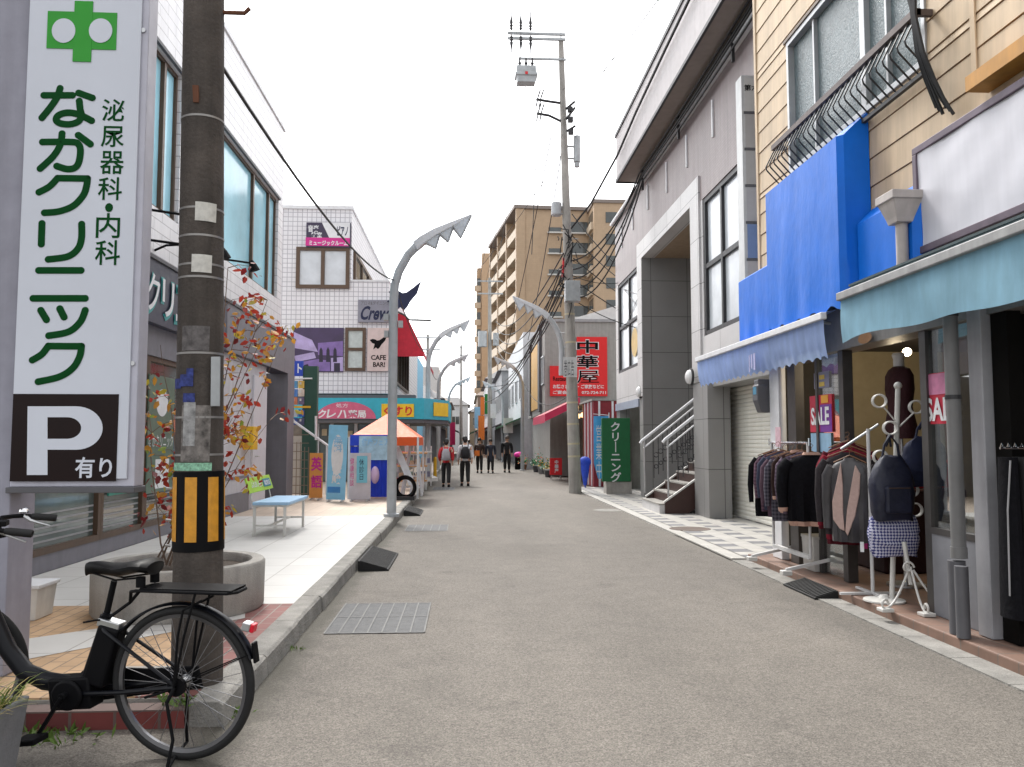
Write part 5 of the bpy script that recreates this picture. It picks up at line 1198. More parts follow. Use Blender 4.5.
def cloth(name, c, stripes=None):
    m, tt, p = newmat(name); p.inputs['Roughness'].default_value = .8; tc = N(tt, 'ShaderNodeTexCoord'); col = shade(tt, c, .14, tc.outputs['Object'], 2.2); col = shade(tt, col, .12, tc.outputs['Object'], 5, (2, 2, .4))
    tl_ = N(tt, 'ShaderNodeBsdfTranslucent'); tt.links.new(col, tl_.inputs[0]); tt.links.new(col, p.inputs['Base Color'])
    mi = N(tt, 'ShaderNodeMixShader'); mi.inputs[0].default_value = .35; tt.links.new(p.outputs[0], mi.inputs[1]); tt.links.new(tl_.outputs[0], mi.inputs[2]); tt.links.new(mi.outputs[0], tt.nodes['Material Output'].inputs[0])
    return m
a, b = XX(697, 360, 3.45), XX(823, 318, 3.45)
aw = awning('awning', 'blue white shop awning with scalloped edge in front of the closed shutter', 3.45, b.y, a.y, a.z, 4.5, a.z + .35, .38, cloth('awning_blue', (.40, .54, .90)), M['white'], 22, .006, inward=.05)
# faded mark on the awning valance
mb = MB(); p0 = XX(752, 362, 3.40); 
for k, (dy, dz, w_, h_) in enumerate(((-.06, 0, .05, .2), (.03, .01, .04, .17), (.11, -.01, .03, .2))): mb.box(3.405, 3.411, p0.y + dy - w_/2, p0.y + dy + w_/2, p0.z + dz - h_/2, p0.z + dz + h_/2)
build_each(mb, 'faded_mark', mat('faded_pink', (.42, .42, .66), .8), aw)
a = XX(840, 297, 3.27)
awning('awning', 'faded teal cloth awning with a wavy hem on the near right', 3.27, 2.6, a.y, a.z, 3.6, a.z + .045, .37, cloth('awning_teal', (.27, .50, .64)), mat('bar_grey', (.36, .36, .36), .5, .3, streak=.2), 0, .012)
mb = MB(); mb.box(3.34, 3.72, 2.6, a.y - .05, a.z + .04, a.z + .085); mb.box(3.335, 3.36, 2.6, a.y - .03, a.z + .086, a.z + .105)
tag(mb.build('canopy_ledge', mat('canopy_teal', (.03, .055, .06), .6, var=.2, streak=.2), loc=(3.5, 5, a.z)), 'thin dark flat ledge between teal awning and blank signboard', 'ledge')

# ground-floor shopfront
yA = XX(1024, 500, XF).y
yw0, yw1 = XX(985, 500, XF).y, XX(785, 430, XF).y     # right post ... left post
t = thing('clothes_shop', 'dim clothes shop front with glass panels behind the racks and bag stand', 'shopfront', (XF, 7.5, .09))
ZH = 2.72
mb = MB(); mb.box(XF + .0, XF + .25, yw0 - .5, YE - .2, ZH - .38, ZH + .1); mb.build('head_beam', mat('beam_grey', (.20, .195, .19), .5, .2, streak=.15), t)
dl, dr = XX(840, 430, XF).y, XX(922, 430, XF).y
mfr = mat('shop_frame', (.085, .08, .078), .45, .5, var=.15)
mb = MB()
for (a, b) in ((dl - .05, dl + .05), (dr - .05, dr + .04), (XX(815, 430, XF).y - .03, XX(815, 430, XF).y + .02), (XX(790, 430, XF).y - .12, XX(790, 430, XF).y + .1)): mb.box(XF + .02, XF + .12, a, b, .09, ZH - .382)
build_each(mb, 'post', mfr, t)
mb = MB(); mb.box(XF + .02, XF + .10, yw0 + .06, dr - .052, .09, .72); mb.build('stall_riser', mat('riser_grey', (.19, .195, .215), .5, var=.1), t)
mb = MB(); mb.box(XF + .015, XF + .11, yw0 + .06, dr - .052, .721, .77); mb.build('riser_sill', mfr, t)
mg = clearglass('clear_glass')
mb = MB(); mb.box(XF + .05, XF + .056, yw0 + .06, dr - .052, .77, ZH - .385); mb.build('pane', mg, t)
mb = MB(); mb.box(XF + .05, XF + .056, dl + .052, XX(815, 430, XF).y - .032, .10, ZH - .385); mb.build('pane', mg, t)
mb = MB(); mb.box(XF - .05, XF + .06, yw0 - .1, yw0 + .055, .09, ZH - .2); mb.build('white_post', mat('post_pale', (.33, .33, .35), .45, var=.1, streak=.1), t, bevel=.006)
c_ = XX(752, 440, XF); 
mb = MB(); yl0, yl1 = XX(780, 430, XF - .02).y, XX(771, 430, XF - .02).y; mb.box(XF - .03, XF + .06, yl0, yl1, .09, 2.6); mb.build('white_post', M['white'], t, bevel=.006)
mb = MB(); mb.add([(XF + .1, yl0 - .02, .1), (XF + .1, dl + .06, .1), (XF + .1, dl + .06, 2.4), (XF + .1, yl0 - .02, 2.4)], [(0,1,2,3)], 0)
# shop room
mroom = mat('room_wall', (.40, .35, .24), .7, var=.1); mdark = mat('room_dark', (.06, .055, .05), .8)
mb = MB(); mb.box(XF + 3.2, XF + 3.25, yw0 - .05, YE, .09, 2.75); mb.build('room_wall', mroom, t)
mb = MB(); mb.box(XF + .3, 4.72, YE - .06, YE, .09, 2.74); mb.build('side_wall', mdark, t); mb = MB(); mb.box(4.721, XF + 3.2, YE - .06, YE, .09, 2.74); mb.build('room_wall', mroom, t)  # one end wall in two colours: street part painted dark for the room's shade
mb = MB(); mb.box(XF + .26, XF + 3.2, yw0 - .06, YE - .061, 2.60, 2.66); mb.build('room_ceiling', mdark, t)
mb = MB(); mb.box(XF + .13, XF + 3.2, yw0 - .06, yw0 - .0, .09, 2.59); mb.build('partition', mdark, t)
a = YY(0, 0, 5); ly = XX(866, 332, XF).y
mb = MB(); c = XX(866, 338, XF - .02); mb.add([c + Vector((-.012, .13*math.cos(k*math.pi/10), .05*math.sin(k*math.pi/10))) for k in range(20)], [tuple(range(20))]); mb.build('sign_badge', mat('badge_bronze', (.25, .12, .04), .5), t, fix=False)
# interior displays
t = thing('display_table', 'red covered table with folded clothes inside the shop', 'table', (4.9, 9.0, .09))
mb = MB(); mb.box(4.3, 5.2, 8.3, 9.9, .09, .95); mb.build('cover', mat('cover_dark', (.03, .008, .008), .8), t, bevel=.02)
mb = MB(); mb.box(4.35, 5.1, 8.4, 9.0, .955, 1.25); mb.build('box', M['red'], t, bevel=.02)
# mannequin
t = thing('mannequin', 'headless dress form in dark wine top inside the shop doorway', 'mannequin', (4.28, 7.9, .09))
c = Vector((XX(899, 372, 4.15).x, XX(899, 372, 4.15).y, 0)); t.location = (c.x, c.y, .09); ORG[t.name] = Vector((c.x, c.y, .09))
zn = XX(899, 353, 4.15).z
def ell(z, a, b, cx=0, cy=0, n=18): return [Vector((c.x + cx + a*math.cos(k*2*math.pi/n), c.y + cy + b*math.sin(k*2*math.pi/n), z)) for k in range(n)]
mb = MB(); mb.loft([ell(zn - .82, .12, .16), ell(zn - .70, .13, .18), ell(zn - .52, .10, .13), ell(zn - .35, .12, .165), ell(zn - .22, .10, .19), ell(zn - .16, .075, .15), ell(zn - .13, .05, .06)]); mb.build('top', mat('wine_knit', (.04, .006, .01), .8, bump=.3), t, smooth=True)
mb = MB(); mb.loft([ell(zn - .15, .05, .055), ell(zn - .06, .048, .052), ell(zn - .02, .06, .065), ell(zn, .05, .055)]); mb.build('neck', M['white'], t, smooth=True)
mb = MB(); mb.cyl((c.x, c.y), .018, .1, zn - .80, 10); mb.cyl((c.x, c.y), .17, .09, .11, 24); mb.build('stand', M['steel'], t)
# spot in the shop
c2 = XX(907, 352, 4.6)
mb = MB(); mb.ball(c2, .045); o = tag(mb.build('shop_spotlight', mat('lamp_lit', (1, .85, .6), .3, var=0, emit=4), loc=c2), 'small lit spot lamp inside the shop behind the dress form', 'lamp')
pl_ = bpy.data.lights.new('shop_spot', 'POINT'); pl_.energy = 14; pl_.color = (1, .82, .55); pl_.shadow_soft_size = .08; plo = bpy.data.objects.new('shop_spot', pl_); COL.objects.link(plo); plo.location = c2 + Vector((-.12, 0, -.05)); plo.parent = o; plo.matrix_parent_inverse = Matrix.Translation(-c2)
# SALE posters
def poster_x(px0, py0, px1, py1, x, m, label, cat='poster'):
    a, b = XX(px0, (py0+py1)/2, x), XX(px1, (py0+py1)/2, x); zt_, zb_ = XX((px0+px1)/2, py0, x).z, XX((px0+px1)/2, py1, x).z
    mb = MB(); mb.box(x, x + .004, b.y, a.y, zb_, zt_); return tag(mb.build('sale_poster' if 'SALE' in label else 'notice', m, loc=(x, a.y, zb_)), label, cat)
def text_px(name, body, px0, py0, px1, py1, x, m, parent, **k):
    a, b = XX(px0, (py0+py1)/2, x), XX(px1, (py0+py1)/2, x); zt_, zb_ = XX((px0+px1)/2, py0, x).z, XX((px0+px1)/2, py1, x).z
    return text_on(name, body, ((a + b)/2).xy.to_3d() + UZ*((zt_+zb_)/2) if False else Vector((x, (a.y+b.y)/2, (zt_+zb_)/2)), -UY, UZ, abs(a.y - b.y), zt_ - zb_, m, parent, **k)
mp_ = mat('poster_red', (.50, .015, .05), .4, var=.15, scale=5)
o = poster_x(810, 395, 832, 432, XF + .035, mp_, 'red SALE poster with purple lower half on the window left of the shop door')
mb = MB(); a, b = XX(820, 420, XF + .03), XX(831.5, 420, XF + .03); mb.box(XF + .031, XF + .034, b.y, a.y, XX(825, 432, XF).z, XX(825, 404, XF).z); mb.build('panel', mat('poster_violet', (.16, .03, .28), .4), o)
mb = MB(); a = XX(824, 400, XF + .03); mb.box(XF + .029, XF + .033, a.y - .09, a.y + .07, a.z - .03, a.z + .05); mb.build('flash', mat('poster_gold', (.75, .35, .02), .4), o)
text_px('lettering', 'SALE', 811, 407, 829, 425, XF + .026, M['white'], o, bold=.05)
o = poster_x(811, 433, 831, 452, XF + .036, mat('notice_blue', (.25, .42, .58), .5, var=.2, scale=6), 'pale blue notice just below the red SALE poster', 'notice'); 
o = poster_x(814, 372, 829, 388, XF + .036, mat('notice_dusk', (.20, .20, .30), .5, var=.3, scale=6), 'small dark notice with yellow labels above the red SALE poster', 'notice')
mb = MB()
for k in range(2): q = XX(821, 377 + k*7, XF + .03); mb.box(XF + .031, XF + .035, q.y - .07, q.y + .05, q.z - .025, q.z + .02)
build_each(mb, 'label', mat('label_gold', (.6, .42, .06), .5), o)
o = poster_x(923, 373, 949, 424, XF + .044, mat('poster_rose', (.55, .03, .06), .4, var=.1), 'large red and pink SALE poster in the window beside the rain pipe')
mb = MB(); a, b = XX(923, 380, XF + .04), XX(949, 380, XF + .04); mb.box(XF + .039, XF + .043, b.y, a.y, XX(936, 394, XF).z, XX(936, 373, XF).z); mb.build('panel', mat('poster_pink', (.62, .22, .38), .5, var=.3, scale=6), o)
text_px('lettering', 'SALE', 926, 397, 958, 421, XF + .036, M['white'], o, bold=.05)
# right: dark shop
t = thing('dark_shop', 'dark open shop front at the right edge with hanging trousers', 'shopfront', (3.8, 4.2, .09))
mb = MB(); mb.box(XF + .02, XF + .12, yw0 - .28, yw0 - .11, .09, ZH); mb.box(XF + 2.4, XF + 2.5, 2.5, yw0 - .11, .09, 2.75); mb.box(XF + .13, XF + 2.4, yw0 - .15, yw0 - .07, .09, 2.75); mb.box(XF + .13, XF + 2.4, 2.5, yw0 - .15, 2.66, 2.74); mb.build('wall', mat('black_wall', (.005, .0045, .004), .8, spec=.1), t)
# ================================================================== CLOTHES, RACKS, BAGS
def garment(name, label, c, rz, w_, h_, body, trim, group=None, sleeve=.5, depth=.09, neck=True, tagc=None, hem=True):
    """a top on a hanger: rings from hem to shoulder, two hanging sleeves, collar and hem bands"""
    t = thing(name, label, 'clothing', c, rz, group)
    mb = MB(); n = 22
    def rg(z, a, b, wv=0, ph=0):
        return [Vector((a*math.cos(k*2*math.pi/n)*(1 if abs(math.cos(k*2*math.pi/n)) < .9 else .97), b*math.sin(k*2*math.pi/n)*(1 + wv*math.sin(k*3 + ph)), z)) for k in range(n)]
    hw = w_/2
    mb.loft([rg(-h_, hw*.92, depth*.75, .35, 1), rg(-h_*.85, hw*.95, depth*.8, .3, .6), rg(-h_*.55, hw*.93, depth*.85, .2), rg(-h_*.3, hw*.95, depth*.9, .12), rg(-h_*.12, hw*.97, depth*.7), rg(-h_*.04, hw*.72, depth*.5), rg(0.0, hw*.33, depth*.42), rg(.02, hw*.26, depth*.4)])
    for s_ in (-1, 1):
        mb.tube([(s_*hw*.80, 0, -h_*.08), (s_*hw*1.02, .01, -h_*.2), (s_*hw*1.10, .015, -h_*.5), (s_*hw*1.08, .0, -h_*(sleeve + .30))], [depth*.62, depth*.72, depth*.6, depth*.45], 12)
    mb.build('fabric', body, t, local=True, smooth=True)
    if trim:
        mb = MB()
        if neck: mb.loft([rg(.008, hw*.37, depth*.50), rg(.035, hw*.30, depth*.46), rg(.03, hw*.24, depth*.36)], cap=False)
        if hem: mb.loft([rg(-h_ - .035, hw*.86, depth*.72, .3, 1), rg(-h_ + .012, hw*.945, depth*.79, .35, 1)], cap=False)
        for s_ in (-1, 1): mb.tube([(s_*hw*1.082, .001, -h_*(sleeve + .28)), (s_*hw*1.075, .0, -h_*(sleeve + .34))], [depth*.50, depth*.44], 12)
        mb.build('trim', trim, t, local=True, smooth=True)
    mb = MB(); mb.tube([(-hw*.75, 0, -h_*.03), (0, 0, .045), (hw*.75, 0, -h_*.03)], .006, 6); mb.tube([(0, 0, .045), (0, 0, .08), (.02, 0, .105), (0, 0, .125), (-.02, 0, .11)], .003, 6); mb.build('hanger', M['wood'], t, local=True)
    if tagc:
        mb = MB(); mb.box(hw*.45, hw*.62, -depth*.95, -depth*.93, -h_*.98 - .09, -h_*.98); mb.build('price_tag', tagc, t, local=True)
    return t
def fabric(n_, c, sc=30, v=.15, plaid=None): return mat(n_, c, .85, var=v, scale=sc, bump=.3, bscale=30, spec=.12)
def plaid(n_, c1, c2):
    m, tt, p = newmat(n_); p.inputs['Roughness'].default_value = .85; p.inputs['Specular IOR Level'].default_value = .12; tc = N(tt, 'ShaderNodeTexCoord')
    w1_ = N(tt, 'ShaderNodeTexWave', Scale=9.0); tt.links.new(tc.outputs['Object'], w1_.inputs['Vector']); w2_ = N(tt, 'ShaderNodeTexWave', Scale=8.0, bands_direction='Z'); tt.links.new(tc.outputs['Object'], w2_.inputs['Vector'])
    mu_ = mathn(tt, 'MULTIPLY', mathn(tt, 'ADD', w1_.outputs['Fac'], w2_.outputs['Fac']), .5); mi = N(tt, 'ShaderNodeMixRGB'); mi.inputs[1].default_value = (*c1, 1); mi.inputs[2].default_value = (*c2, 1); tt.links.new(mu_, mi.inputs[0]); tt.links.new(mi.outputs[0], p.inputs['Base Color']); return m
m_peach = fabric('peach_knit', (.52, .33, .26)); m_blackk = fabric('black_knit', (.006, .006, .008), v=.3); m_hang = mat('hanger_white', (.6, .6, .6), .4)
def rack(xr_, y0, y1, z, label):
    t = thing('clothes_rack', label, 'clothes rack', (xr_, (y0+y1)/2, .09))
    mb = MB(); mb.tube([(xr_, y0, z), (xr_, y1, z)], .014, 10)
    for y in (y0, y1): mb.tube([(xr_ - .012, y, z - .03), (xr_ - .012, y, z + .05)], .008, 8)
    mb.build('rail', M['chrome'], t)
    mb = MB(); mb.box(xr_ - .02, xr_ + .02, y0 + .06, y1 - .06, .24, .28); mb.build('stretcher', m_hang, t)
    for y in (y0 + .05, y1 - .05):
        mb = MB(); mb.tube([(xr_, y, .25), (xr_, y, z)], .015, 10); mb.build('upright', m_hang, t)
        mb = MB(); mb.bar((xr_ - .26, y, .14), (xr_ + .26, y, .25), .03, .03); mb.bar((xr_ - .26, y, .14), (xr_ - .262, y, .09), .03, .03); mb.box(xr_ + .22, xr_ + .26, y - .015, y + .015, .09, .24)
        ft = mb.build('leg', m_hang, t); mb = MB(); mb.box(xr_ - .31, xr_ - .21, y - .045, y + .045, .088, .135); mb.build('weight', M['offwhite'], ft, bevel=.006)
    return t
c = XX(806, 455, 3.52)
ry0, ry1, rz_ = c.y - .1, c.y + 1.0, XX(800, 443, 3.50).z
rack(3.52, ry0, ry1, rz_, 'white clothes rack at the closed shutter end, holding the black sweater')
G1 = 'tops hanging on the first clothes rack'
garment('sweater', 'black sweater with peach collar and hem at the front of the rack', (3.55, ry0 + .04, rz_ - .13), R(-12), .54, .68, m_blackk, m_peach, G1, .5, .10, tagc=M['white'])
G1L = (('purple grey plaid shirt directly behind the black sweater', plaid('plaid_mauve', (.05, .035, .055), (.16, .12, .16)), None), ('dark brown knitted top, third on the first rack', fabric('brown_knit', (.03, .016, .014)), m_peach),
       ('grey checked shirt, fourth on the first rack', plaid('plaid_grey', (.025, .025, .035), (.13, .12, .15)), None), ('dusty mauve blouse, fifth on the first rack', fabric('mauve', (.09, .055, .075)), None),
       ('slate blue top, sixth on the first rack', fabric('slate', (.045, .05, .08)), None), ('plum striped shirt, seventh on the first rack', plaid('plaid_plum', (.04, .02, .035), (.15, .09, .12)), None), ('black blouse, farthest on the first rack', m_blackk, None))
for i, (l_, m_, tr_) in enumerate(G1L):
    garment('shirt', l_, (3.52 - .01*i, ry0 + .20 + i*.105, rz_ - .12 + rn.uniform(-.02, .02)), R(rn.uniform(-16, -2)), rn.uniform(.44, .50), rn.uniform(.58, .70), m_, tr_, G1, .48, .055, hem=tr_ is not None)
mb = MB(); q = XX(779, 437, 3.5); mb.box(3.49, 3.50, q.y - .06, q.y + .08, q.z - .11, q.z + .11); o = tag(mb.build('price_card', mat('card_pink', (.62, .42, .48), .5, var=.2, scale=20), loc=q), 'pale pink price card standing on the rail of the first rack', 'price card')
# second rack, jackets on a slanted arm
q0, q1 = XX(843, 447, 3.46), XX(868, 431, 3.62)
t = thing('clothes_rack', 'second clothes rack with slanted arm holding the grey leather jacket', 'clothes rack', (3.6, q0.y + .3, .09))
mb = MB(); mb.tube([q0 + Vector((-.02, 0, -.02)), q1 + Vector((.1, .0, .06))], .012, 8); mb.build('arm', M['galv'], t)
mb = MB(); mb.tube([(q1.x, q1.y, .09), (q1.x, q1.y, q1.z + .02)], .016, 10); mb.build('upright', m_hang, t)
mb = MB(); mb.bar((q1.x - .3, q1.y, .10), (q1.x + .25, q1.y, .10), .03, .02); mb.bar((q1.x, q1.y - .3, .1), (q1.x, q1.y + .3, .1), .03, .018); mb.build('leg', m_hang, t)
G2 = 'jackets hanging on the second clothes rack'
m_lea = mat('grey_leather', (.055, .052, .056), .38, var=.25, scale=6, bump=.2, bscale=20)
g = garment('jacket', 'grey leather jacket with pale pink lapels at the front of the second rack', q0 + Vector((.05, -.02, -.12)), R(-38), .38, .74, m_lea, None, G2, .55, .085, tagc=M['white'])
mb = MB(); 
m_lap = fabric('lapel_pink', (.50, .36, .32), v=.1)
for pl in ([(-.07, .0), (-.105, -.12), (-.17, -.36), (-.165, -.52), (-.10, -.60), (-.05, -.62), (-.06, -.45), (-.055, -.20)], [(.075, -.02), (.125, -.10), (.11, -.28), (.06, -.48), (-.02, -.66), (-.045, -.62), (-.02, -.42), (.035, -.18)]):
    mb = MB(); mb.prism([(x_*.85, z_) for x_, z_ in pl], (0, -.088, -.02), UX, UZ, UY*.02); mb.build('lapel', m_lap, g, local=True, smooth=False, bevel=.008)
for i, (l_, c_) in enumerate((('dark charcoal jacket behind the grey leather one', (.035, .03, .033)), ('wine red cardigan on the second rack', (.20, .015, .03)), ('maroon coat deepest on the second rack', (.09, .012, .02)))):
    garment('jacket', l_, q0.lerp(q1, .35 + .3*i) + Vector((.03, .16 + .14*i, -.12)), R(-20), .46, .74 + .1*i, fabric('jacket_%s' % ('char', 'wine', 'maroon')[i], c_), None, G2, .55, .07, tagc=(M['magenta'] if i == 1 else None))
# bag stand: pole with rings, round base, and a second curly stand
bx = XX(880, 603, 3.56)
t = thing('bag_stand', 'white pole stand with ring hooks and round base carrying the bags', 'display stand', (3.56, bx.y, .09))
bs = Vector((3.56, G(882, 603, .1).y + .15, 0)); zt_ = XX(897, 388, 3.56).z
top = YY(898, 388, bs.y)
px_ = bs.x
mb = MB(); mb.tube([(YY(892, 600, bs.y).x, bs.y, .10), (top.x, bs.y, top.z)], .022, 12); mb.ball((top.x, bs.y, top.z + .02), .034); mb.build('pole', M['offwhite'], t, smooth=True)
mb = MB(); cb = YY(882, 600, bs.y).x; mb.lathe([(.17, .088), (.168, .10), (.05, .115), (.03, .14)], (cb + .02, bs.y, 0), 28); mb.build('base', M['offwhite'], t, smooth=True)
for (px, py) in ((880, 401), (891, 428), (917, 407), (881, 457), (912, 490), (916, 510)):
    q = YY(px, py, bs.y - .03); mb = MB(); mb.ring(q, (.25, 1, 0), .055, .007, 24, 6); mb.ring(q + Vector((0, .025, 0)), (.25, 1, 0), .055, .007, 24, 6)
    j = YY(897, py + 22, bs.y); mb.tube([q + Vector((.03 if px < 897 else -.03, 0, -.05)), j], .007, 6); mb.build('ring_hook', M['offwhite'], t, smooth=True)
# curly legged stand
cl = YY(911, 585, bs.y - .32)
t = thing('curly_stand', 'white wrought iron stand with scrolled feet just before the bag stand', 'display stand', (cl.x, cl.y, .09))
mb = MB(); mb.tube([(cl.x, cl.y, .28), (cl.x - .02, cl.y + .05, .62)], .018, 10); mb.build('pole', M['offwhite'], t, smooth=True)
for k, a in enumerate((200, 262, 325)):
    d = Vector((math.cos(R(a)), math.sin(R(a)), 0)); c0 = Vector((cl.x, cl.y, 0)); pts = []
    for i in range(9): u = i/8; pts.append(c0 + d*(.02 + .27*u) + UZ*(.40 - .29*math.sin(u*math.pi/2) ))
    e = pts[-1]
    for i in range(1, 9): th = i*.62; pts.append(e + d*(.035*math.sin(th)) + UZ*(.035 - .035*math.cos(th)))
    mb = MB(); mb.tube(pts, .0095, 8); lg = mb.build('leg', M['offwhite'], t, smooth=True)
    mb = MB(); mb.box(e.x - .05, e.x + .05, e.y - .05, e.y + .05, .087, .115); mb.build('foot_block', M['offwhite'], lg, bevel=.006)
mb = MB(); c0 = Vector((cl.x - .03, cl.y - .02, .42)); mb.tube([c0 + Vector((.05*math.cos(i*.6)*(1 - i*.05), 0, .05*math.sin(i*.6)*(1 - i*.05))) for i in range(12)], .009, 8); mb.build('scroll', M['offwhite'], t, smooth=True)
def bag(name, label, px0, py0, px1, py1, y, m, depth=.14, strap=True, cat='bag', round_=.3, pocket=None):
    a, b = YY(px0, py1, y), YY(px1, py0, y); cx, cz, hw, hh = (a.x+b.x)/2, (a.z+b.z)/2, (b.x-a.x)/2, (b.z-a.z)/2
    t = thing(name, label, cat, (cx, y, a.z)); mb = MB(); rgs = []
    for j in range(11):
        v = j/10; z = a.z + 2*hh*v; wd = hw*(.90 + .12*math.sin(v*math.pi))*(1 if v < 1 - round_ else math.sqrt(max(.05, 1 - ((v - 1 + round_)/round_)**2*.8))); dp = depth*(.55 + .5*math.sin(math.pi*min(1, v*.9 + .1)))
        rgs.append([Vector((cx + wd*math.copysign(abs(math.cos(k*2*math.pi/20))**.6, math.cos(k*2*math.pi/20)), y + dp*.5*math.copysign(abs(math.sin(k*2*math.pi/20))**.7, math.sin(k*2*math.pi/20)) + .011*math.sin(j*1.7 + k*1.3) + .006*math.sin(j*3.3 - k*.8), z + .010*math.sin(k*.9 + j))) for k in range(20)])
    mb.loft(rgs); bd = mb.build('body', m, t, smooth=True)
    if strap:
        mb = MB()
        for s_ in (-.4, .4): mb.tube([Vector((cx + hw*s_*1.1, y, b.z - .04)), Vector((cx + hw*s_*.8, y - .01, b.z + hh*.35)), Vector((cx + hw*s_*.1, y, b.z + hh*.65)), Vector((cx - hw*s_*.3, y + .03, b.z + hh*.3))], .011, 6)
        mb.build('strap', m, t, smooth=True)
    if pocket:
        mb = MB(); mb.obox((cx, y - depth*.5, cz - hh*.35), (hw*.62, 0, 0), (0, .03, 0), (0, 0, hh*.42)); mb.build('pocket', pocket, t, bevel=.02)
        mb = MB(); mb.tube([(cx - hw*.5, y - depth*.5 - .034, cz + hh*.02), (cx + hw*.5, y - depth*.5 - .034, cz + hh*.02)], .004, 5); mb.build('zip', M['brown_alu'], t)
    return t
def weave():
    m, tt, p = newmat('weave_pattern'); p.inputs['Roughness'].default_value = .7; tc = N(tt, 'ShaderNodeTexCoord'); mp = N(tt, 'ShaderNodeMapping'); mp.inputs['Scale'].default_value = (55, 1, 55); mp.inputs['Rotation'].default_value = (0, R(45), 0)
    tt.links.new(tc.outputs['Object'], mp.inputs[0]); ch = N(tt, 'ShaderNodeTexChecker', Scale=1.0); ch.inputs[1].default_value = (.50, .50, .62, 1); ch.inputs[2].default_value = (.035, .04, .17, 1); tt.links.new(mp.outputs[0], ch.inputs[0]); tt.links.new(ch.outputs[0], p.inputs['Base Color']); return m
m_bagn = mat('navy_nylon', (.008, .010, .028), .55, var=.3, scale=6, bump=.3, bscale=15); m_bagd = mat('deep_blue_cloth', (.007, .012, .045), .7, var=.25, scale=6, bump=.3, bscale=18)
bag('backpack', 'dark navy backpack hanging on the bag stand above the patterned tote', 872, 456, 911, 520, bs.y - .16, m_bagn, .2, True, 'backpack', .45, m_bagn)
bag('tote_bag', 'deep blue cloth tote bag hanging on the right side of the bag stand', 905, 437, 944, 486, bs.y - .02, m_bagd, .16, True, 'bag', .25)
bag('tote_bag', 'blue and white woven pattern tote bag under the navy backpack', 870, 512, 917, 556, bs.y - .10, weave(), .16, False, 'bag', .12)
# trousers in the dark shop
yt = 5.25
t = thing('trouser_rail', 'short steel rail with hooks inside the dark shop at the right edge', 'rail', (3.85, yt, 1.9))
a, b = YY(1000, 448, yt), YY(1060, 448, yt); mb = MB(); mb.tube([a, b], .01, 8)
for k in range(9): q = a.lerp(b, k/9); mb.tube([q, q + Vector((0, -.02, .035)), q + Vector((0, -.03, .01))], .004, 5)
mb.tube([a.lerp(b, .6), Vector((a.lerp(b, .6).x, yt, .09))], .012, 8)
mb.build('rail', M['chrome'], t)
ltr = ('black trousers with a pale piped seam, first on the rail in the dark shop', 'dark grey trousers with a white tag, second on the dark shop rail', 'black and brown patterned trousers, third on the dark shop rail', 'charcoal trousers, fourth on the dark shop rail')
for k in range(4):
    q = a.lerp(b, .12 + k*.24); tt_ = thing('trousers', ltr[k], 'clothing', (q.x, yt, q.z - .1), 0, 'trousers hanging in the dark shop')
    mm_ = (m_blackk, mat('char_twill', (.012, .012, .013), .8), mat('brown_print', (.07, .035, .02), .8, var=.9, scale=30), mat('char_twill_b', (.01, .01, .011), .8))[k]
    mb = MB(); mb.loft([[Vector((q.x + s_*math.cos(i*2*math.pi/14)*.055*sc, yt + math.sin(i*2*math.pi/14)*.10*sc, z)) for i in range(14)] for s_, sc, z in ((1, 1.1, .30), (1, 1.0, .7), (1, .9, 1.1), (1, .8, q.z - .06))]); mb.build('fabric', mm_, tt_, smooth=True)
    if k == 0: mb = MB(); mb.tube([(q.x - .058, yt - .05, .45), (q.x - .055, yt - .06, 1.0), (q.x - .03, yt - .07, q.z - .08)], .006, 6); mb.build('piping', M['grey'], tt_)
    if k == 1: mb = MB(); mb.box(q.x - .03, q.x + .03, yt - .115, yt - .11, q.z - .35, q.z - .22); mb.build('tag', M['white'], tt_)
for l_, px0, py0, px1, py1, y_, m_ in (('white plastic crate on the floor between the two clothes racks', 808, 535, 826, 566, 8.6, M['offwhite']), ('pale storage box behind the jackets by the shop door', 828, 540, 846, 568, 8.5, M['offwhite'])):
    a_, b_ = YY(px0, py1, y_), YY(px1, py0, y_); mb = MB(); mb.loft([[Vector(((a_.x+b_.x)/2 + sx_*(b_.x-a_.x)/2*s_, y_ + sy_*.15*s_, z)) for sx_, sy_ in ((-1,-1),(1,-1),(1,1),(-1,1))] for s_, z in ((.9, .09), (1, b_.z - .03), (1.06, b_.z - .03), (1.06, b_.z), (.97, b_.z), (.9, b_.z - .06))]); tag(mb.build('storage_box', m_, loc=((a_.x+b_.x)/2, y_, .09), bevel=.006), l_, 'box')
# electric meter on the white post
q = XX(764, 395, 3.52); t = thing('meter_box', 'dark grey electric meter box with blue display on the white post by the shutter', 'meter', (3.6, yl1 + .1, q.z - .2))
c = Vector((YY(763, 395, yl1 + .12).x, yl1 + .12, q.z))
mb = MB(); mb.loft([[c + Vector((a*.085, b*.075 , z)) for a, b in ((-1,-1),(1,-1),(1,1),(-1,1))] for z in (.2, .14)] + [[c + Vector((a*.10, b*.09, z)) for a, b in ((-1,-1),(1,-1),(1,1),(-1,1))] for z in (.12, -.05)] + [[c + Vector((a*.07 + .02, b*.08, -.20)) for a, b in ((-1,-1),(1,-1),(1,1),(-1,1))]]); mb.build('case', M['dgrey'], t, bevel=.012)
mb = MB(); mb.box(c.x - .104, c.x - .1005, c.y - .05, c.y + .05, c.z + .02, c.z + .11); mb.build('display', mat('meter_blue', (.06, .25, .40), .3), t)
mb = MB(); mb.box(c.x + .09, XF + .02, c.y - .02, c.y + .02, c.z - .02, c.z + .06); mb.build('bracket', M['steel'], t)
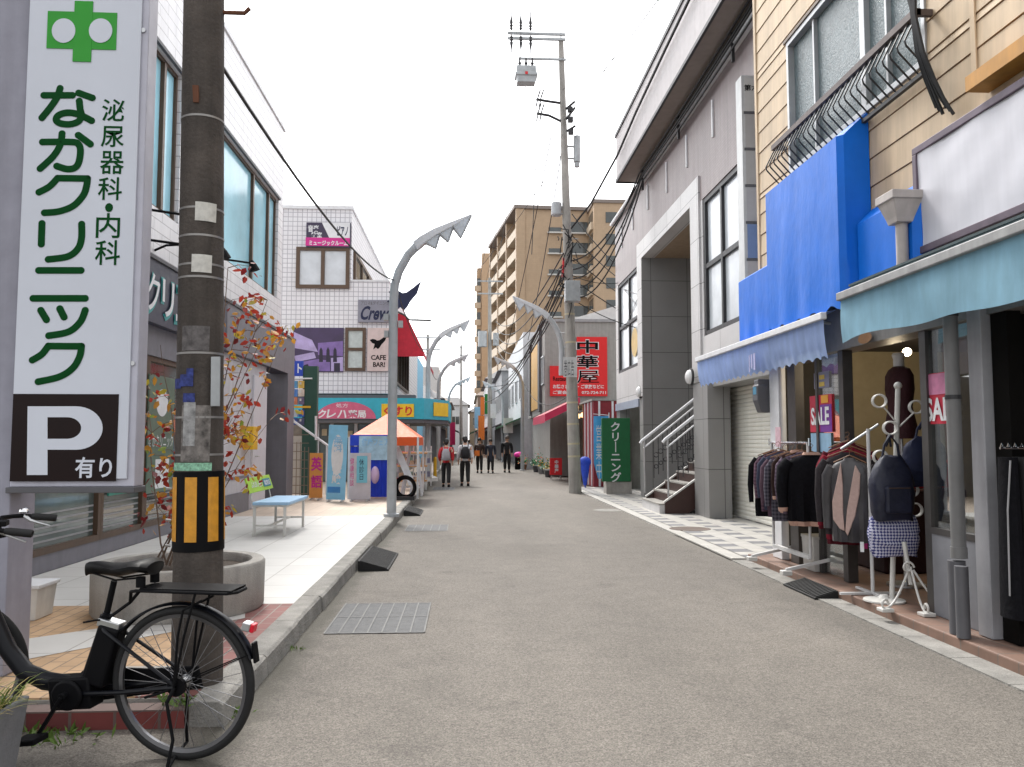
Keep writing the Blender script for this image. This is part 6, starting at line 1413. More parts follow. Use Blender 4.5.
# ================================================================== GRANITE BUILDING (right, middle)
XB = 4.55
m_mauve = tiles('mauve_wall_tiles', (.265, .213, .21), (.24, .19, .192), (.18, .15, .15), .10, .05, .004, 'wall', .5, .45, .10, .18, bump=.1)
def granite(name, c, bw=.9, bh=.62):
    m, tt, p = newmat(name); p.inputs['Roughness'].default_value = .45
    vec, pos = uv_vec(tt, 'wall'); b = N(tt, 'ShaderNodeTexBrick'); b.offset = 0; tt.links.new(vec, b.inputs['Vector'])
    b.inputs['Color1'].default_value = (*c, 1); b.inputs['Color2'].default_value = (*[q*.93 for q in c], 1); b.inputs['Mortar'].default_value = (*[q*.3 for q in c], 1)
    b.inputs['Scale'].default_value = 1; b.inputs['Mortar Size'].default_value = .007; b.inputs['Brick Width'].default_value = bw; b.inputs['Row Height'].default_value = bh; b.inputs['Bias'].default_value = 0
    cc = shade(tt, b.outputs['Color'], .22, pos, 160, detail=1); cc = shade(tt, cc, .08, pos, 1.2); tt.links.new(cc, p.inputs['Base Color']); return m
m_gran = granite('grey_granite', (.27, .265, .26), .95, .93); m_marble = granite('pale_marble', (.60, .59, .59), 1.2, .9)
t = thing('granite_building', 'mauve tiled and grey granite building with a tall marble portal and outside stair', 'building', (XB, 19, .03))
YB0, YB1 = 10.7, 24.6
zt_ = 8.05
pz_in, pz_out = XX(690, 209, XB).z, XX(695, 181, XB).z
pn, pf = XX(693, 300, XB).y, XX(643, 300, XB).y        # portal near and far edge
zw1 = 6.12; zw0 = 3.45
wr = (XX(740, 250, XB).y, XX(703, 250, XB).y); wl = (XX(639, 300, XB).y, XX(618, 300, XB).y)
mb = MB()
mb.box(XB, XB + .3, YB0, YB1, pz_out, zt_)
mb.box(XB, XB + .3, YB0, pn - .6, zw1, pz_out - .001); mb.box(XB, XB + .3, pf + .55, YB1, zw1, pz_out - .001)
mb.build('upper_wall', m_mauve, t)
mb = MB()   # marble portal frame, a little proud
fx = XB - .04
mb.box(fx, XB + .3, pn - .6, pf + .55, pz_in, pz_out - .002); mb.box(fx, XB + .3, pn - .6, pn, 2.6, pz_in - .001); mb.box(fx, XB + .3, pf, pf + .55, 2.6, pz_in - .001)
mb.build('portal_frame', m_marble, t)
mb = MB()
mb.box(XB, XB + .3, YB0, wr[0] - .01, 2.55, zw1 - .001); mb.box(XB, XB + .3, wr[1] + .01, pn - .601, 2.55, zw1 - .001); mb.box(XB, XB + .3, wr[0] - .009, wr[1] + .009, 2.55, zw0)
mb.box(XB, XB + .3, pf + .551, wl[0] - .01, 2.55, zw1 - .001); mb.box(XB, XB + .3, wl[1] + .01, YB1, 2.55, zw1 - .001); mb.box(XB, XB + .3, wl[0] - .009, wl[1] + .009, 2.55, zw0)
build_each(mb, 'marble_wall', m_marble, t)
for (a, b), nx_, px in ((wr, 2, m_winw), (wl, 2, m_winw)):
    f_ = window(t, 'x', XB + .12, a, b, zw0 + .002, zw1 - .003, -1, M['darkmetal'], px, nx_, 2, .09, .10)
    if (a, b) == wl:
        mb = MB(); cy = a + (b-a)*.30; mb.add([(XB + .055, cy + .42*math.cos(k*math.pi/12), 4.15 + .40*math.sin(k*math.pi/12)) for k in range(24)], [tuple(range(24))]); mb.build('sticker', mat('sticker_yellow', (.70, .50, .20), .5), f_, fix=False)
        mb = MB()
        for i in range(2): mb.bar((XB + .06, a + .3, 5.0 + i*.35), (XB + .06, b - .6, 5.9 + i*.0), .012, .02); mb.bar((XB + .06, a + .3, 5.35 - i*.5), (XB + .06, b - .6, 4.7), .012, .02)
        mb.build('pattern_line', M['grey'], f_)
# portal recess
mb = MB(); mb.box(XB - .035, XB + 3.0, pf - .035, pf - .003, .03, pz_in); mb.box(XB - .0, XB + .3, pf + .002, pf + .548, .03, 2.599); build_each(mb, 'portal_side', m_gran, t)
mb = MB(); mb.box(XB + .301, XB + 3.0, pn - .3, pn - .002, .03, pz_in); mb.box(XB + 3.0, XB + 3.1, pn - .3, pf + .3, .03, pz_in); mb.build('portal_back', m_gran, t)
mb = MB(); mb.box(XB + .301, XB + 3.0, pn, pf, pz_in + .002, pz_in + .1); mb.build('portal_ceiling', mat('ceiling_wood', (.34, .25, .17), .6, var=.15), t)
# near pillar, shutter recess
p0, p1 = 14.9, 15.85
mb = MB(); mb.box(XB - .10, XB + .33, p0, p1, .03, 2.548); mb.build('pillar', m_gran, t, bevel=.008)
mb = MB(); mb.box(XB + .34, XB + .9, p1 - .25, p1 - .1, .03, 2.548); mb.box(XB + .001, XB + 1.2, YB0, p1, 2.45, 2.547); mb.build('lintel', m_gran, t)
xsh = XB + .50
m_sh, tt_, p_ = newmat('shutter_cream'); p_.inputs['Roughness'].default_value = .5; ge = N(tt_, 'ShaderNodeNewGeometry'); tt_.links.new(shade(tt_, (.80, .78, .70), .08, ge.outputs['Position'], 2.5, (2, 2, .3)), p_.inputs['Base Color'])
mb = MB(); z = .05
while z < 2.42:
    mb.prism([(0, z), (-.012, z + .012), (-.016, z + .04), (-.010, z + .066), (0, z + .072), (.02, z + .072), (.02, z)], (xsh, YB0 + .1, 0), UX, UZ, UY*(p1 - .26 - YB0 - .1)); z += .075
mb.build('shutter', m_sh, t)
# left ground-floor opening
mb = MB(); mb.box(XB + .0, XB + .3, YB1 - .5, YB1, .03, 2.549); mb.build('pillar', m_gran, t)
mb = MB(); mb.box(XB + 1.1, XB + 1.2, pf + .55, YB1 - .5, .03, 2.549); mb.build('recess_wall', mat('recess_grey', (.15, .145, .14), .6), t)
mb = MB(); mb.box(XB + 1.04, XB + 1.098, pf + 1.2, pf + 2.1, .03, 2.2); mb.build('door', M['darkmetal'], t)
mb = MB(); mb.box(XB - .04, XB + .0, pf + .56, YB1, 2.35, 2.56); mb.build('fascia_strip', mat('blue_grey_strip', (.30, .34, .42), .5), t)
# string course and slots on the upper wall
mb = MB(); mb.tube([(XB - .10, YB0, zt_ + .05), (XB - .10, YB1 + .1, zt_ + .05)], .05, 8); mb.box(XB - .13, XB + .31, YB0, YB1 + .08, zt_ + .001, zt_ + .03); mb.build('parapet_rail', M['white'], t, smooth=True)
for px, py0, py1 in ((713, 100, 138), (687, 135, 168), (667, 162, 193), (648, 185, 210), (633, 208, 230), (622, 226, 248)):
    a = XX(px, py0, XB); b = XX(px, py1, XB); mb = MB(); mb.box(XB - .03, XB - .001, a.y - .03, a.y + .03, b.z, a.z); mb.build('drain_slot', M['white'], t)
# third floor and big overhang
mb = MB(); mb.box(XB + 1.0, XB + 6, YB0, 22.0, zt_ - .5, 10.5); mb.build('top_wall', mat('brick_mauve', (.28, .15, .13), .6, var=.15), t)
mb = MB(); mb.box(XB + .31, XB + 6, YB0, YB1, zt_ - .4, zt_ - .3); mb.build('terrace', M['concrete'], t)
mb = MB(); mb.box(XB + .31, XB + 6, YB1 - .2, YB1 - .003, .03, zt_); mb.build('end_wall', M['concrete'], t)
oz0, oz1 = 8.28, 9.45; xo = 3.93
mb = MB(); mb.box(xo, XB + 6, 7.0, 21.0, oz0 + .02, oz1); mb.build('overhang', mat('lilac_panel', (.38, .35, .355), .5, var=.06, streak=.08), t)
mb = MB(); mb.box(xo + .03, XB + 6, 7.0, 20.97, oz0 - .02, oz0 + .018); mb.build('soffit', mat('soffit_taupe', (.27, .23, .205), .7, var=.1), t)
mb = MB(); mb.box(xo - .03, XB + 6, 6.9, 21.04, oz1 + .001, oz1 + .09); mb.box(xo - .02, xo + .029, 6.9, 21.02, oz0 - .05, oz0 + .019); mb.box(xo - .02, XB + 6, 21.003, 21.03, oz0 - .05, oz0 + .06); mb.build('edge_trim', M['darkmetal'], t)
for yy in (13.0, 16.5, 20.0):
    mb = MB(); mb.box(XB - .16, XB - .11, yy, yy + .05, zt_ - .3, oz0 - .03); mb.box(XB - .16, XB + .4, yy, yy + .05, oz0 - .1, oz0 - .05); mb.build('cable_bracket', M['darkmetal'], t)
# round wall lamps
for (px, py, xx, l_) in ((692, 377, XB - .11, 'round white wall lamp on the near granite pillar'), (641, 392, XB - .0, 'round white wall lamp on the granite wall left of the stair')):
    q = XX(px, py, xx); mb = MB(); mb.tube([q, q - UX*.04, q - UX*.045], [.17, .17, .14], 24, 1); mb.tube([q - UX*.045, q - UX*.09, q - UX*.12, q - UX*.13], [.145, .13, .08, .01], 24, 0)
    tag(mb.build('wall_lamp', [mat('opal_white', (.72, .72, .72), .25, var=.03) if 'opal_white' not in bpy.data.materials else bpy.data.materials['opal_white'], M['darkmetal']], loc=q, smooth=True), l_, 'lamp')
# stair
ys0, ys1 = 15.9, 17.6; xs = 3.78
t = thing('outside_stair', 'granite outside stair with dark brown sides rising into the marble portal', 'stairs', (xs, ys0, .03))
m_str = mat('stringer_brown', (.045, .018, .014), .45, var=.15)
n_ = 8; rs, rn_ = .195, .25
for k in range(n_):
    mb = MB(); mb.box(xs + k*rn_ + (.0 if k else .0), xs + k*rn_ + .30, ys0 + .06, ys1 - .06, .035 + k*rs - (.0 if k == 0 else .03), .035 + (k+1)*rs - .03); nb = MB(); nb.box(xs + k*rn_ - .01, xs + k*rn_ + .30, ys0 + .055, ys1 - .055, .035 + (k+1)*rs - .029, .035 + (k+1)*rs); nb.build('tread', M['concrete'], t); mb.build('step', [m_marble if k < 1 else m_str], t)
for yy in (ys0, ys1 - .055):
    mb = MB(); mb.prism([(xs + .10, .04), (xs + .55, .04), (xs + n_*rn_ + .2, n_*rs - .45), (xs + n_*rn_ + .2, n_*rs + .16), (xs + .10, .25)], (0, yy, 0), UX, UZ, UY*.054); mb.build('stringer', m_str, t)
    mb = MB(); mb.bar((xs + .08, yy + .027, .26), (xs + n_*rn_ + .2, yy + .027, n_*rs + .185), .07, .03); mb.build('stringer_cap', M['offwhite'], t)
def rail_(yy, x0_, z0_, l_):
    tr = thing('handrail', l_, 'handrail', (x0_, yy, z0_ - .9)); sl_ = rs/rn_; mb = MB(); e = Vector((xs + n_*rn_ + .1, yy, z0_ + (xs + n_*rn_ + .1 - x0_)*sl_))
    mb.tube([Vector((x0_ - .05, yy, z0_ - .06)), Vector((x0_, yy, z0_)), e], .03, 10); mb.build('rail', M['white'], tr, smooth=True)
    mb = MB(); mb.tube([Vector((x0_ + .03, yy, z0_ - .16)), e - UZ*.16], .018, 8); mb.build('lower_rail', M['white'], tr, smooth=True)
    mb = MB(); 
    for k in range(2): x_ = x0_ + .05 + k*1.2; mb.tube([(x_, yy, z0_ + .03 + k*1.2*sl_), (x_, yy, z0_ + k*1.2*sl_ - 1.12)], .02, 8)
    mb.build('post', M['steel'], tr, smooth=True)
    mb = MB()
    for k in range(13):
        x_ = x0_ + .25 + k*.10; zz = z0_ + (x_ - x0_)*sl_ - .2
        mb.tube([(x_, yy, zz), (x_, yy, zz - .80)], .010, 5)
        mb.ring((x_ + .05, yy + .004, zz - .30), (0, 1, 0), .05, .010, 12, 5); mb.ring((x_ + .05, yy + .004, zz - .55), (0, 1, 0), .04, .010, 12, 5)
    mb.build('ironwork', M['darkmetal'], tr)
rail_(ys0 + .03, xs + .12, 1.48, 'near white handrail with dark ironwork on the granite stair')
rail_(ys1 - .03, xs + .02, 1.46, 'far white handrail of the granite stair beside the tall granite wall')
# projecting sign column
ysn = 12.35; a = YY(741, 75, ysn); b = YY(760, 270, ysn)
t = thing('projecting_sign', 'tall narrow white sectioned sign box projecting between mauve wall and beige boards', 'sign', ((a.x + XB)/2, ysn, 3.6))
mb = MB(); mb.box(a.x, XB + .1, ysn, ysn + .27, 3.6, a.z); mb.build('case', mat('case_white', (.52, .53, .53), .4, var=.08, streak=.1), t, bevel=.006)
nn = 6; zz = a.z - .05; h = (a.z - 3.7)/nn
pm = [mat('slot_%d' % k, c, .4, var=.06) for k, c in enumerate(((.55, .55, .53), (.42, .41, .40), (.40, .39, .38), (.40, .40, .42), (.16, .24, .44), (.42, .40, .40)))]
for k in range(nn):
    mb = MB(); mb.box(a.x + .05, XB + .06, ysn - .008, ysn - .001, zz - (k+1)*h + .05, zz - k*h); pq = mb.build('panel', pm[k], t)
    mb = MB(); mb.box(a.x + .03, XB + .08, ysn - .012, ysn - .002, zz - (k+1)*h + .006, zz - (k+1)*h + .046); mb.build('divider', M['dgrey'], t)
q = YY(752, 88, ysn); text_on('lettering', '第六ビル', (q.x + .10, ysn - .011, q.z), UX, UZ, .46, .10, M['black'], t, bold=.02)
# green cleaning sign, its plinth, light blue banner
yg = 21.9
mb = MB(); a = YY(603, 492, yg); b = YY(632, 484, yg); mb.box(a.x + .1, b.x, yg + .02, yg + .5, .03, .36); tag(mb.build('sign_plinth', M['concrete'], loc=(a.x, yg, .03), bevel=.01), 'low grey plinth under the green cleaning sign', 'plinth')
a, b = YY(602.5, 486, yg), YY(630, 418, yg)
t = thing('cleaning_sign', 'green upright sign with white vertical cleaning lettering at the pavement edge', 'sign', ((a.x+b.x)/2, yg, a.z))
mb = MB(); mb.box(a.x, b.x, yg, yg + .14, max(.365, a.z), b.z); mb.build('panel', M['darkgreen'], t, bevel=.005)
text_py('lettering', 'クリ｜ニング', 610.5, 422, 621, 482, yg - .004, M['white'], t, vertical=True, bold=.02)
ybn = 23.9; a, b = YY(594, 484, ybn), YY(609, 416, ybn)
t = thing('banner_flag', 'light blue flag banner with white letters behind the green sign', 'banner', (a.x, ybn, .03))
mb = MB(); mb.tube([(b.x, ybn, .03), (b.x, ybn, b.z + .1)], .015, 8); mb.tube([(b.x, ybn, b.z + .02), (a.x, ybn, b.z + .06)], .01, 6); mb.build('pole', M['white'], t)
mb = MB(); mb.loft([[Vector((a.x + (b.x - .02 - a.x)*k/8 + (.12 if v == 0 else 0), ybn + .03*math.sin(k*.9 + v*3), .35 + (b.z - .35)*v)) for v in (0, .25, .5, .75, 1)] for k in range(9)], closed=False); cl_ = mb.build('cloth', mat('banner_sky', (.06, .36, .72), .6), t, smooth=True, fix=False)
text_py('lettering', '営業中', 596, 425, 602, 478, ybn - .12, M['white'], t, vertical=True)

# ================================================================== RED CHINESE RESTAURANT AND GREY HOUSE
m_ghouse = mat('grey_render', (.30, .295, .28), .75, var=.1, streak=.14)
YG = 33.5; xg = YY(545, 380, YG).x; zg = YY(580, 322, YG).z
t = thing('grey_house', 'grey rendered house whose end wall carries the red restaurant sign', 'house', (6, YG, .03))
mb = MB(); mb.box(xg, xg + 8, YG, YG + 9, 2.6, zg); mb.box(xg + .2, xg + 8, YG, YG + 9, .03, 2.6); mb.build('wall', m_ghouse, t)
mb = MB(); mb.box(xg - .06, xg + 8, YG - .06, YG + 9, zg + .001, zg + .12); mb.build('roof_edge', M['grey'], t)
mb = MB(); mb.prism([(xg + 1.0, zg + .12), (xg + 8, zg + .12), (xg + 8, zg + 1.5), (xg + 5.5, zg + 1.5)], (0, YG + .3, 0), UX, UZ, UY*6); mb.build('roof', mat('pale_sheet_roof', (.62, .61, .60), .5, var=.1), t)
y0_, y1_ = XX(540, 360, xg).y, XX(533, 360, xg).y
mb = MB(); mb.box(xg - .05, xg - .001, YG + 2.2, YG + 6.6, 2.9, zg - .5); mb.build('yellow_panel', mat('ochre_panel', (.62, .36, .09), .6, var=.12), t)
mb = MB(); mb.box(xg - .12, xg - .002, YG + 1.4, YG + 2.19, 2.7, zg + .1); mb.box(xg - .12, xg - .002, YG + 6.61, YG + 7.3, 2.7, zg - .2); mb.build('dark_post', M['dgrey'], t)
window(t, 'x', xg, YG + .2, YG + 1.2, 3.8, 5.0, -1, M['steel'], m_dkglass, 2, 1)
a, b = YY(550, 396, YG - .1), YY(607, 337, YG - .1); zs_ = YY(570, 366, YG - .1).z; xs_ = YY(577, 366, YG - .1).x
t = thing('restaurant_sign', 'big red Chinese restaurant sign with black and white characters on the grey end wall', 'sign', ((a.x+b.x)/2, YG - .1, a.z))
mb = MB(); mb.box(xs_, b.x, YG - .1, YG - .004, zs_ + .001, b.z); mb.box(a.x, b.x, YG - .1, YG - .004, a.z, zs_); mb.build('panel', mat('sign_red', (.66, .008, .012), .4, var=.04), t)
for ch, q in zip('中華屋', ((577, 340, 598, 353), (577, 355.5, 598, 368), (577, 370.5, 599, 383))):
    b_ = 0 if ch == '屋' else .02; text_py('letter_outline', ch, q[0] - .9, q[1] - .7, q[2] + .9, q[3] + .7, YG - .106, M['white'], t, bold=.03 if b_ else .012); text_py('letter', ch, *q, YG - .112, M['black'], t, bold=b_)
text_py('lettering', 'お陰さまで…・ご家族などに', 553, 384.5, 604, 388.6, YG - .106, M['white'], t, bold=.02); text_py('lettering', 'ご宴会に…　072-724-711', 553, 390.5, 606, 394.2, YG - .106, M['white'], t, bold=.02)
text_py('lettering', 'Restaurant', 553, 376.5, 573, 381, YG - .106, M['black'], t, bold=.02)
# single-storey red front
YR0, YR1 = 25.3, YG - .15; xr_ = 3.95
t = thing('red_restaurant', 'single storey dark red restaurant front under the grey end wall', 'restaurant', (5, 29, .03))
mb = MB(); mb.box(xr_, xr_ + 4, YR0, YR0 + .2, .03, 2.7); mb.box(xr_, xr_ + .15, YR0 + .201, YR0 + 2.2, .03, 2.7); mb.box(xr_ + 1.6, xr_ + 1.7, YR0 + 2.2, YR1, .03, 2.7); mb.build('wall', mat('wall_red', (.22, .01, .02), .5, var=.1), t)
mb = MB(); mb.box(xr_ - .05, xr_ + 4, YR0 - .05, YR1, 2.701, 2.76); mb.build('roof', m_ghouse, t)
mb = MB()
for k in range(4): x_ = xr_ + .15 + k*.42; mb.box(x_, x_ + .06, YR0 - .03, YR0 - .001, .05, 2.69)
for k in range(3): y_ = YR0 + .3 + k*.7; mb.box(xr_ - .03, xr_ - .001, y_, y_ + .07, .05, 2.69)
mb.build('white_batten', M['white'], t)
mb = MB()
for k in range(3): mb.box(xr_ + .02, xr_ + .12, YR0 + 2.4 + k*1.8, YR0 + 2.5 + k*1.8, .03, 2.7)
mb.build('post', M['wood'], t)
for k in range(4):
    mb = MB(); c = Vector((xr_ + .1, YR0 + 3 + k*1.2, 2.35)); mb.ball(c, .09); mb.tube([c + UZ*.08, c + UZ*.35], .01, 5); mb.build('pendant_lamp', mat('pendant_warm', (.9, .55, .25), .4, emit=1.2, var=0) if 'pendant_warm' not in bpy.data.materials else bpy.data.materials['pendant_warm'], t)
mb = MB()
for k in range(6): mb.box(xr_ + 1.5, xr_ + 1.59, YR0 + 2.6 + k*.9, YR0 + 3.2 + k*.9, 1.2 + .2*(k % 2), 1.9)
mb.build('menu_board', mat('menu_orange', (.55, .22, .05), .5, var=.3, scale=8), t)
t = thing('awning', 'red and white sloped awning of the red restaurant', 'awning', (3.3, 30, 2.5))
ya0, ya1 = 28.2, 33.2
mb = MB(); mb.loft([[Vector((xr_ - .01, y, 2.98)), Vector((3.3, y, 2.66)), Vector((2.72, y, 2.38))] for y in (ya0, 30, 31.5, ya1)], closed=False); mb.build('canopy', mat('awning_blush', (.45, .10, .12), .7, var=.2), t, fix=False)
mb = MB(); mb.loft([[Vector((2.72, ya0 + (ya1-ya0)*k/20, 2.377)), Vector((2.71, ya0 + (ya1-ya0)*k/20, 2.08 + .02*math.sin(k*2))) ] for k in range(21)], closed=False); mb.add([Vector((xr_ - .01, ya0, 2.975)), Vector((2.72, ya0, 2.375)), Vector((2.72, ya0, 2.12)), Vector((xr_ - .01, ya0, 2.72))], [(0,1,2,3)]); mb.build('valance', mat('awning_pink', (.50, .02, .08), .6, var=.1), t, fix=False)
# red stand sign
ysd = 30.4; a, b = YY(550, 475, ysd), YY(562, 458, ysd)
t = thing('stand_sign', 'small red stand sign with white characters on wire legs before the red restaurant', 'sign', ((a.x+b.x)/2, ysd, .0))
mb = MB(); mb.box(a.x, b.x, ysd, ysd + .12, a.z, b.z); p_ = mb.build('panel', bpy.data.materials['sign_red'], t, bevel=.01)
text_py('lettering', '中華屋', 554.5, 460, 558.5, 473, ysd - .004, M['white'], p_, vertical=True, bold=.03)
mb = MB()
for x_ in (a.x + .05, b.x - .05): mb.tube([(x_, ysd + .05, a.z), (x_ , ysd - .12, .02)], .012, 6); mb.tube([(x_, ysd + .05, a.z), (x_, ysd + .3, .02)], .012, 6)
mb.build('leg', M['steel'], t)
c = YY(585, 462, 25.0); mb = MB(); mb.ball(c, (.19, .16, .17)); mb.tube([c - UZ*.05, c - UZ*.7], [.16, .05], 12); mb.tube([c - UZ*.1, Vector((c.x, c.y, .03))], .02, 6)
tag(mb.build('parasol_bundle', [mat('bundle_blue', (.015, .06, .5), .6, var=.3, scale=8)], loc=c, smooth=True), 'bright blue covered bundle beside the concrete utility pole', 'bundle')
def potplant(px, y, h, cpot, cfl, l_):
    c = YY(px, 470, y); t = thing('potted_plant', l_, 'potted plant', (c.x, y, .0)); mb = MB(); mb.lathe([(.11, .0), (.15, .26), (.16, .28), (.13, .28)], (c.x, y, 0), 14); mb.build('pot', cpot, t, smooth=True)
    g = MB()
    for i in range(160):
        p = Vector((c.x + rn.gauss(0, .13), y + rn.gauss(0, .13), .32 + abs(rn.gauss(0, .5))*h)); d = Vector((rn.uniform(-1,1), rn.uniform(-1,1), rn.uniform(-.3,1))).normalized(); s_ = d.orthogonal().normalized()*.025; g.add([p, p + d*.05 + s_, p + d*.10, p + d*.05 - s_], [(0,1,2,3)], 1 if rn.random() < .25 else 0)
    g.build('leaves', [M['green'], cfl], t, fix=False)
for a_ in ((548, 33.0, .35, M['dgrey'], M['yellow'], 'leafy potted plant left of the red stand sign'), (541, 36.5, .5, M['grey'], M['orange'], 'potted plant with orange flowers near the grey house'), (524, 41, .4, M['wood'], M['orange'], 'orange flowering pot beside the far lamp on the right'), (536, 38.5, .3, M['dgrey'], M['white'], 'low dark pot plant by the yellow panel house')): potplant(*a_)
c = YY(519, 468, 42); t = thing('pink_stand', 'bright pink cloth on a small black stand by the right kerb', 'stand', (c.x, 42, 0)); mb = MB(); mb.box(c.x - .2, c.x + .2, 41.9, 42.3, 0, .62); mb.build('base', M['black'], t, bevel=.02); mb = MB(); mb.ball((c.x, 42.1, .74), (.26, .22, .16)); mb.build('cloth', mat('hot_pink', (.80, .02, .35), .6, var=0), t, smooth=True)
# white house, dark awnings, vertical signs farther along
far_house('white_house', 'plain white two storey house front beyond the yellow panel on the right', 3.0, 12, 43, 58, 7.2, m_far[0], None, 4, -1, 2)
far_house('dark_shop_house', 'house with dark shop awnings beyond the white house on the right', 2.55, 12, 59, 72, 6.5, m_far[2], M['dgrey'], 4, -1, 2)
far_house('far_house', 'pale shop house on the right before the street bends left', 1.95, 12, 73, 92, 7.0, m_far[0], M['dgrey'], 5, -1, 2)
far_house('far_house', 'tan shop house on the right at the street end', 1.3, 10, 93, 116, 6.6, m_far[3], M['brown_alu'], 5, -1, 2)
for (px0, py0, px1, py1, y, m_, l_) in ((480.5, 397, 484.5, 415, 60, M['orange'], 'orange vertical shop sign far down the street'), (484.6, 394, 488.5, 414, 60.05, M['green'], 'green vertical shop sign next to the orange one'), (490.5, 404, 496, 418, 57, M['white'], 'white hanging shop sign on the far right'), (503.5, 418, 513, 433, 44, M['offwhite'], 'pale cloth shop curtain under the white house')):
    board('hanging_sign', px0, py0, px1, py1, y, m_, l_, 'sign', .15)
for (px, py, y, m_, l_) in ((481, 428, 56, M['orange'], 'orange flag banner above the walkers'), (452, 434, 60, mat('flag_crimson', (.45, .01, .09), .6), 'crimson flag banner left above the white jacket walker'), (477, 418, 63, M['lblue'], 'pale blue flag banner beside the vertical shop signs')):
    c = YY(px, py, y); t = thing('flag_banner', l_, 'banner', (c.x, y, 0)); mb = MB(); mb.tube([(c.x - .2, y, 0), (c.x - .2, y, c.z + .9)], .02, 6); mb.build('pole', M['steel'], t); mb = MB(); mb.loft([[Vector((c.x - .18 + .42*k/4, y + .05*math.sin(k), c.z - .8)), Vector((c.x - .18 + .42*k/4, y + .05*math.sin(k + 1), c.z + .85))] for k in range(5)], closed=False); mb.build('cloth', m_, t, fix=False)

# ================================================================== APARTMENT TOWERS
m_apt = tiles('apartment_tiles', (.46, .33, .215), (.44, .315, .205), (.40, .29, .20), .6, .3, .01, 'wall', .5, .6, .06, .05, bump=0)
m_aptl = mat('apartment_band', (.55, .45, .34), .6, var=.06)
def tower():
    A = Vector((8.4, 117, 0)); B = Vector((5.3, 142, 0)); zt = YY(525, 209, 117).z
    t = thing('apartment_tower', 'large tan apartment tower with stacked balconies behind the utility pole', 'apartment building', (10, 125, 0))
    d = (B - A).normalized(); n_ = Vector((-d.y, d.x, 0)); L = (B - A).length
    if n_.x > 0: n_ = -n_
    C = A + Vector((16, 1, 0)); 
    mb = MB(); mb.prism([(A.x, A.y), (C.x, C.y), (C.x, C.y + 30), (B.x, B.y)], (0, 0, 0), UX, UY, UZ*zt); mb.build('wall', m_apt, t)
    mb = MB(); An, Bn = A + n_*1.6 - d*.3, B + n_*1.6; mb.prism([(An.x, An.y), (C.x, C.y - .3), (C.x, C.y + 30), (Bn.x, Bn.y)], (0, 0, zt + .01), UX, UY, UZ*.5); mb.build('roof_edge', mat('tower_edge', (.22, .18, .16), .6), t)
    # right wing, nearer
    wx0, wx1, wy = YY(594, 200, 112).x, 32, 112; wz = YY(600, 203, 112).z
    mb = MB(); mb.box(wx0, wx1, wy, 117.5, 0, wz); mb.build('wing', m_apt, t)
    mb = MB(); mb.box(wx0 - .2, wx1, wy - .2, 118, wz + .01, wz + .5); mb.build('wing_edge', bpy.data.materials['tower_edge'], t)
    fl = 11; fh = (zt - 1.0)/fl
    for k in range(1, fl):
        z = k*fh + .3
        for j in range(3):              # balconies on the street side, three bays
            a = A + d*(L*(j + .06)/3); b = A + d*(L*(j + .94)/3)
            mb = MB(); mb.prism([(a.x, a.y), (b.x, b.y), ((b + n_*1.2).x, (b + n_*1.2).y), ((a + n_*1.2).x, (a + n_*1.2).y)], (0, 0, z - .15), UX, UY, UZ*.15)
            e0, e1 = a + n_*1.2, b + n_*1.2; mb.prism([(e0.x, e0.y), (e1.x, e1.y), ((e1 - n_*.1).x, (e1 - n_*.1).y), ((e0 - n_*.1).x, (e0 - n_*.1).y)], (0, 0, z), UX, UY, UZ*1.15); bl_ = mb.build('balcony', m_aptl, t)
            mb = MB(); g0, g1 = a + n_*.06, b + n_*.06; mb.prism([(a.x, a.y), (b.x, b.y), (g1.x, g1.y), (g0.x, g0.y)], (0, 0, z + .02), UX, UY, UZ*(fh - .6)); mb.build('opening', m_dkglass, bl_)
        for (px, wd, ht_) in ((555, .9, .7), (578, 1.5, 1.6)):
            x_ = YY(px, 300, 117.3).x; yw = A.y + (x_ - A.x)/16; mb = MB(); mb.box(x_ - wd, x_ + wd, yw - .12, yw - .02 + .1, z + .5, z + .5 + ht_); w_ = mb.build('window', m_dkglass, t); mb = MB(); mb.box(x_ - wd - .2, x_ + wd + .2, yw - .5, yw - .121, z + .28, z + .48); mb.build('sill', M['offwhite'], w_)
        for (px, wd, ht_) in ((612, .8, 1.5),):
            x_ = YY(px, 300, 112).x; mb = MB(); mb.box(x_ - wd, x_ + wd, 111.9, 112.05, z + .6, z + .6 + ht_); mb.build('window', m_dkglass, t)
        x_ = wx0; mb = MB(); mb.box(x_ - .35, x_ - .01, 113.0, 116.95, z - .1, z + .95); b_ = mb.build('balcony', m_aptl, t); mb = MB(); mb.box(x_ - .06, x_ - .004, 113.2, 116.8, z + .96, z + 2.6); mb.build('opening', m_dkglass, b_)
    for j in range(4):
        a = A + d*(L*j/3); e = a + n_*1.3; mb = MB(); mb.prism([(a.x - .2*d.x, a.y - .2*d.y), (a.x + .4*d.x, a.y + .4*d.y), ((e + d*.4).x, (e + d*.4).y), ((e - d*.2).x, (e - d*.2).y)], (0, 0, 0), UX, UY, UZ*zt); mb.build('fin_wall', m_apt, t)
tower()
t = thing('apartment_tower', 'narrow distant tan apartment tower left of the large one', 'apartment building', (3, 160, 0))
a, b = YY(482, 253, 160), YY(499, 253, 160)
mb = MB(); mb.box(a.x, b.x + 4, 160, 180, 0, a.z); mb.build('wall', m_apt, t); mb = MB(); mb.box(YY(477, 268, 162).x, a.x - .01, 162, 178, 0, YY(477, 268, 162).z); mb.build('side_wing', m_apt, t)
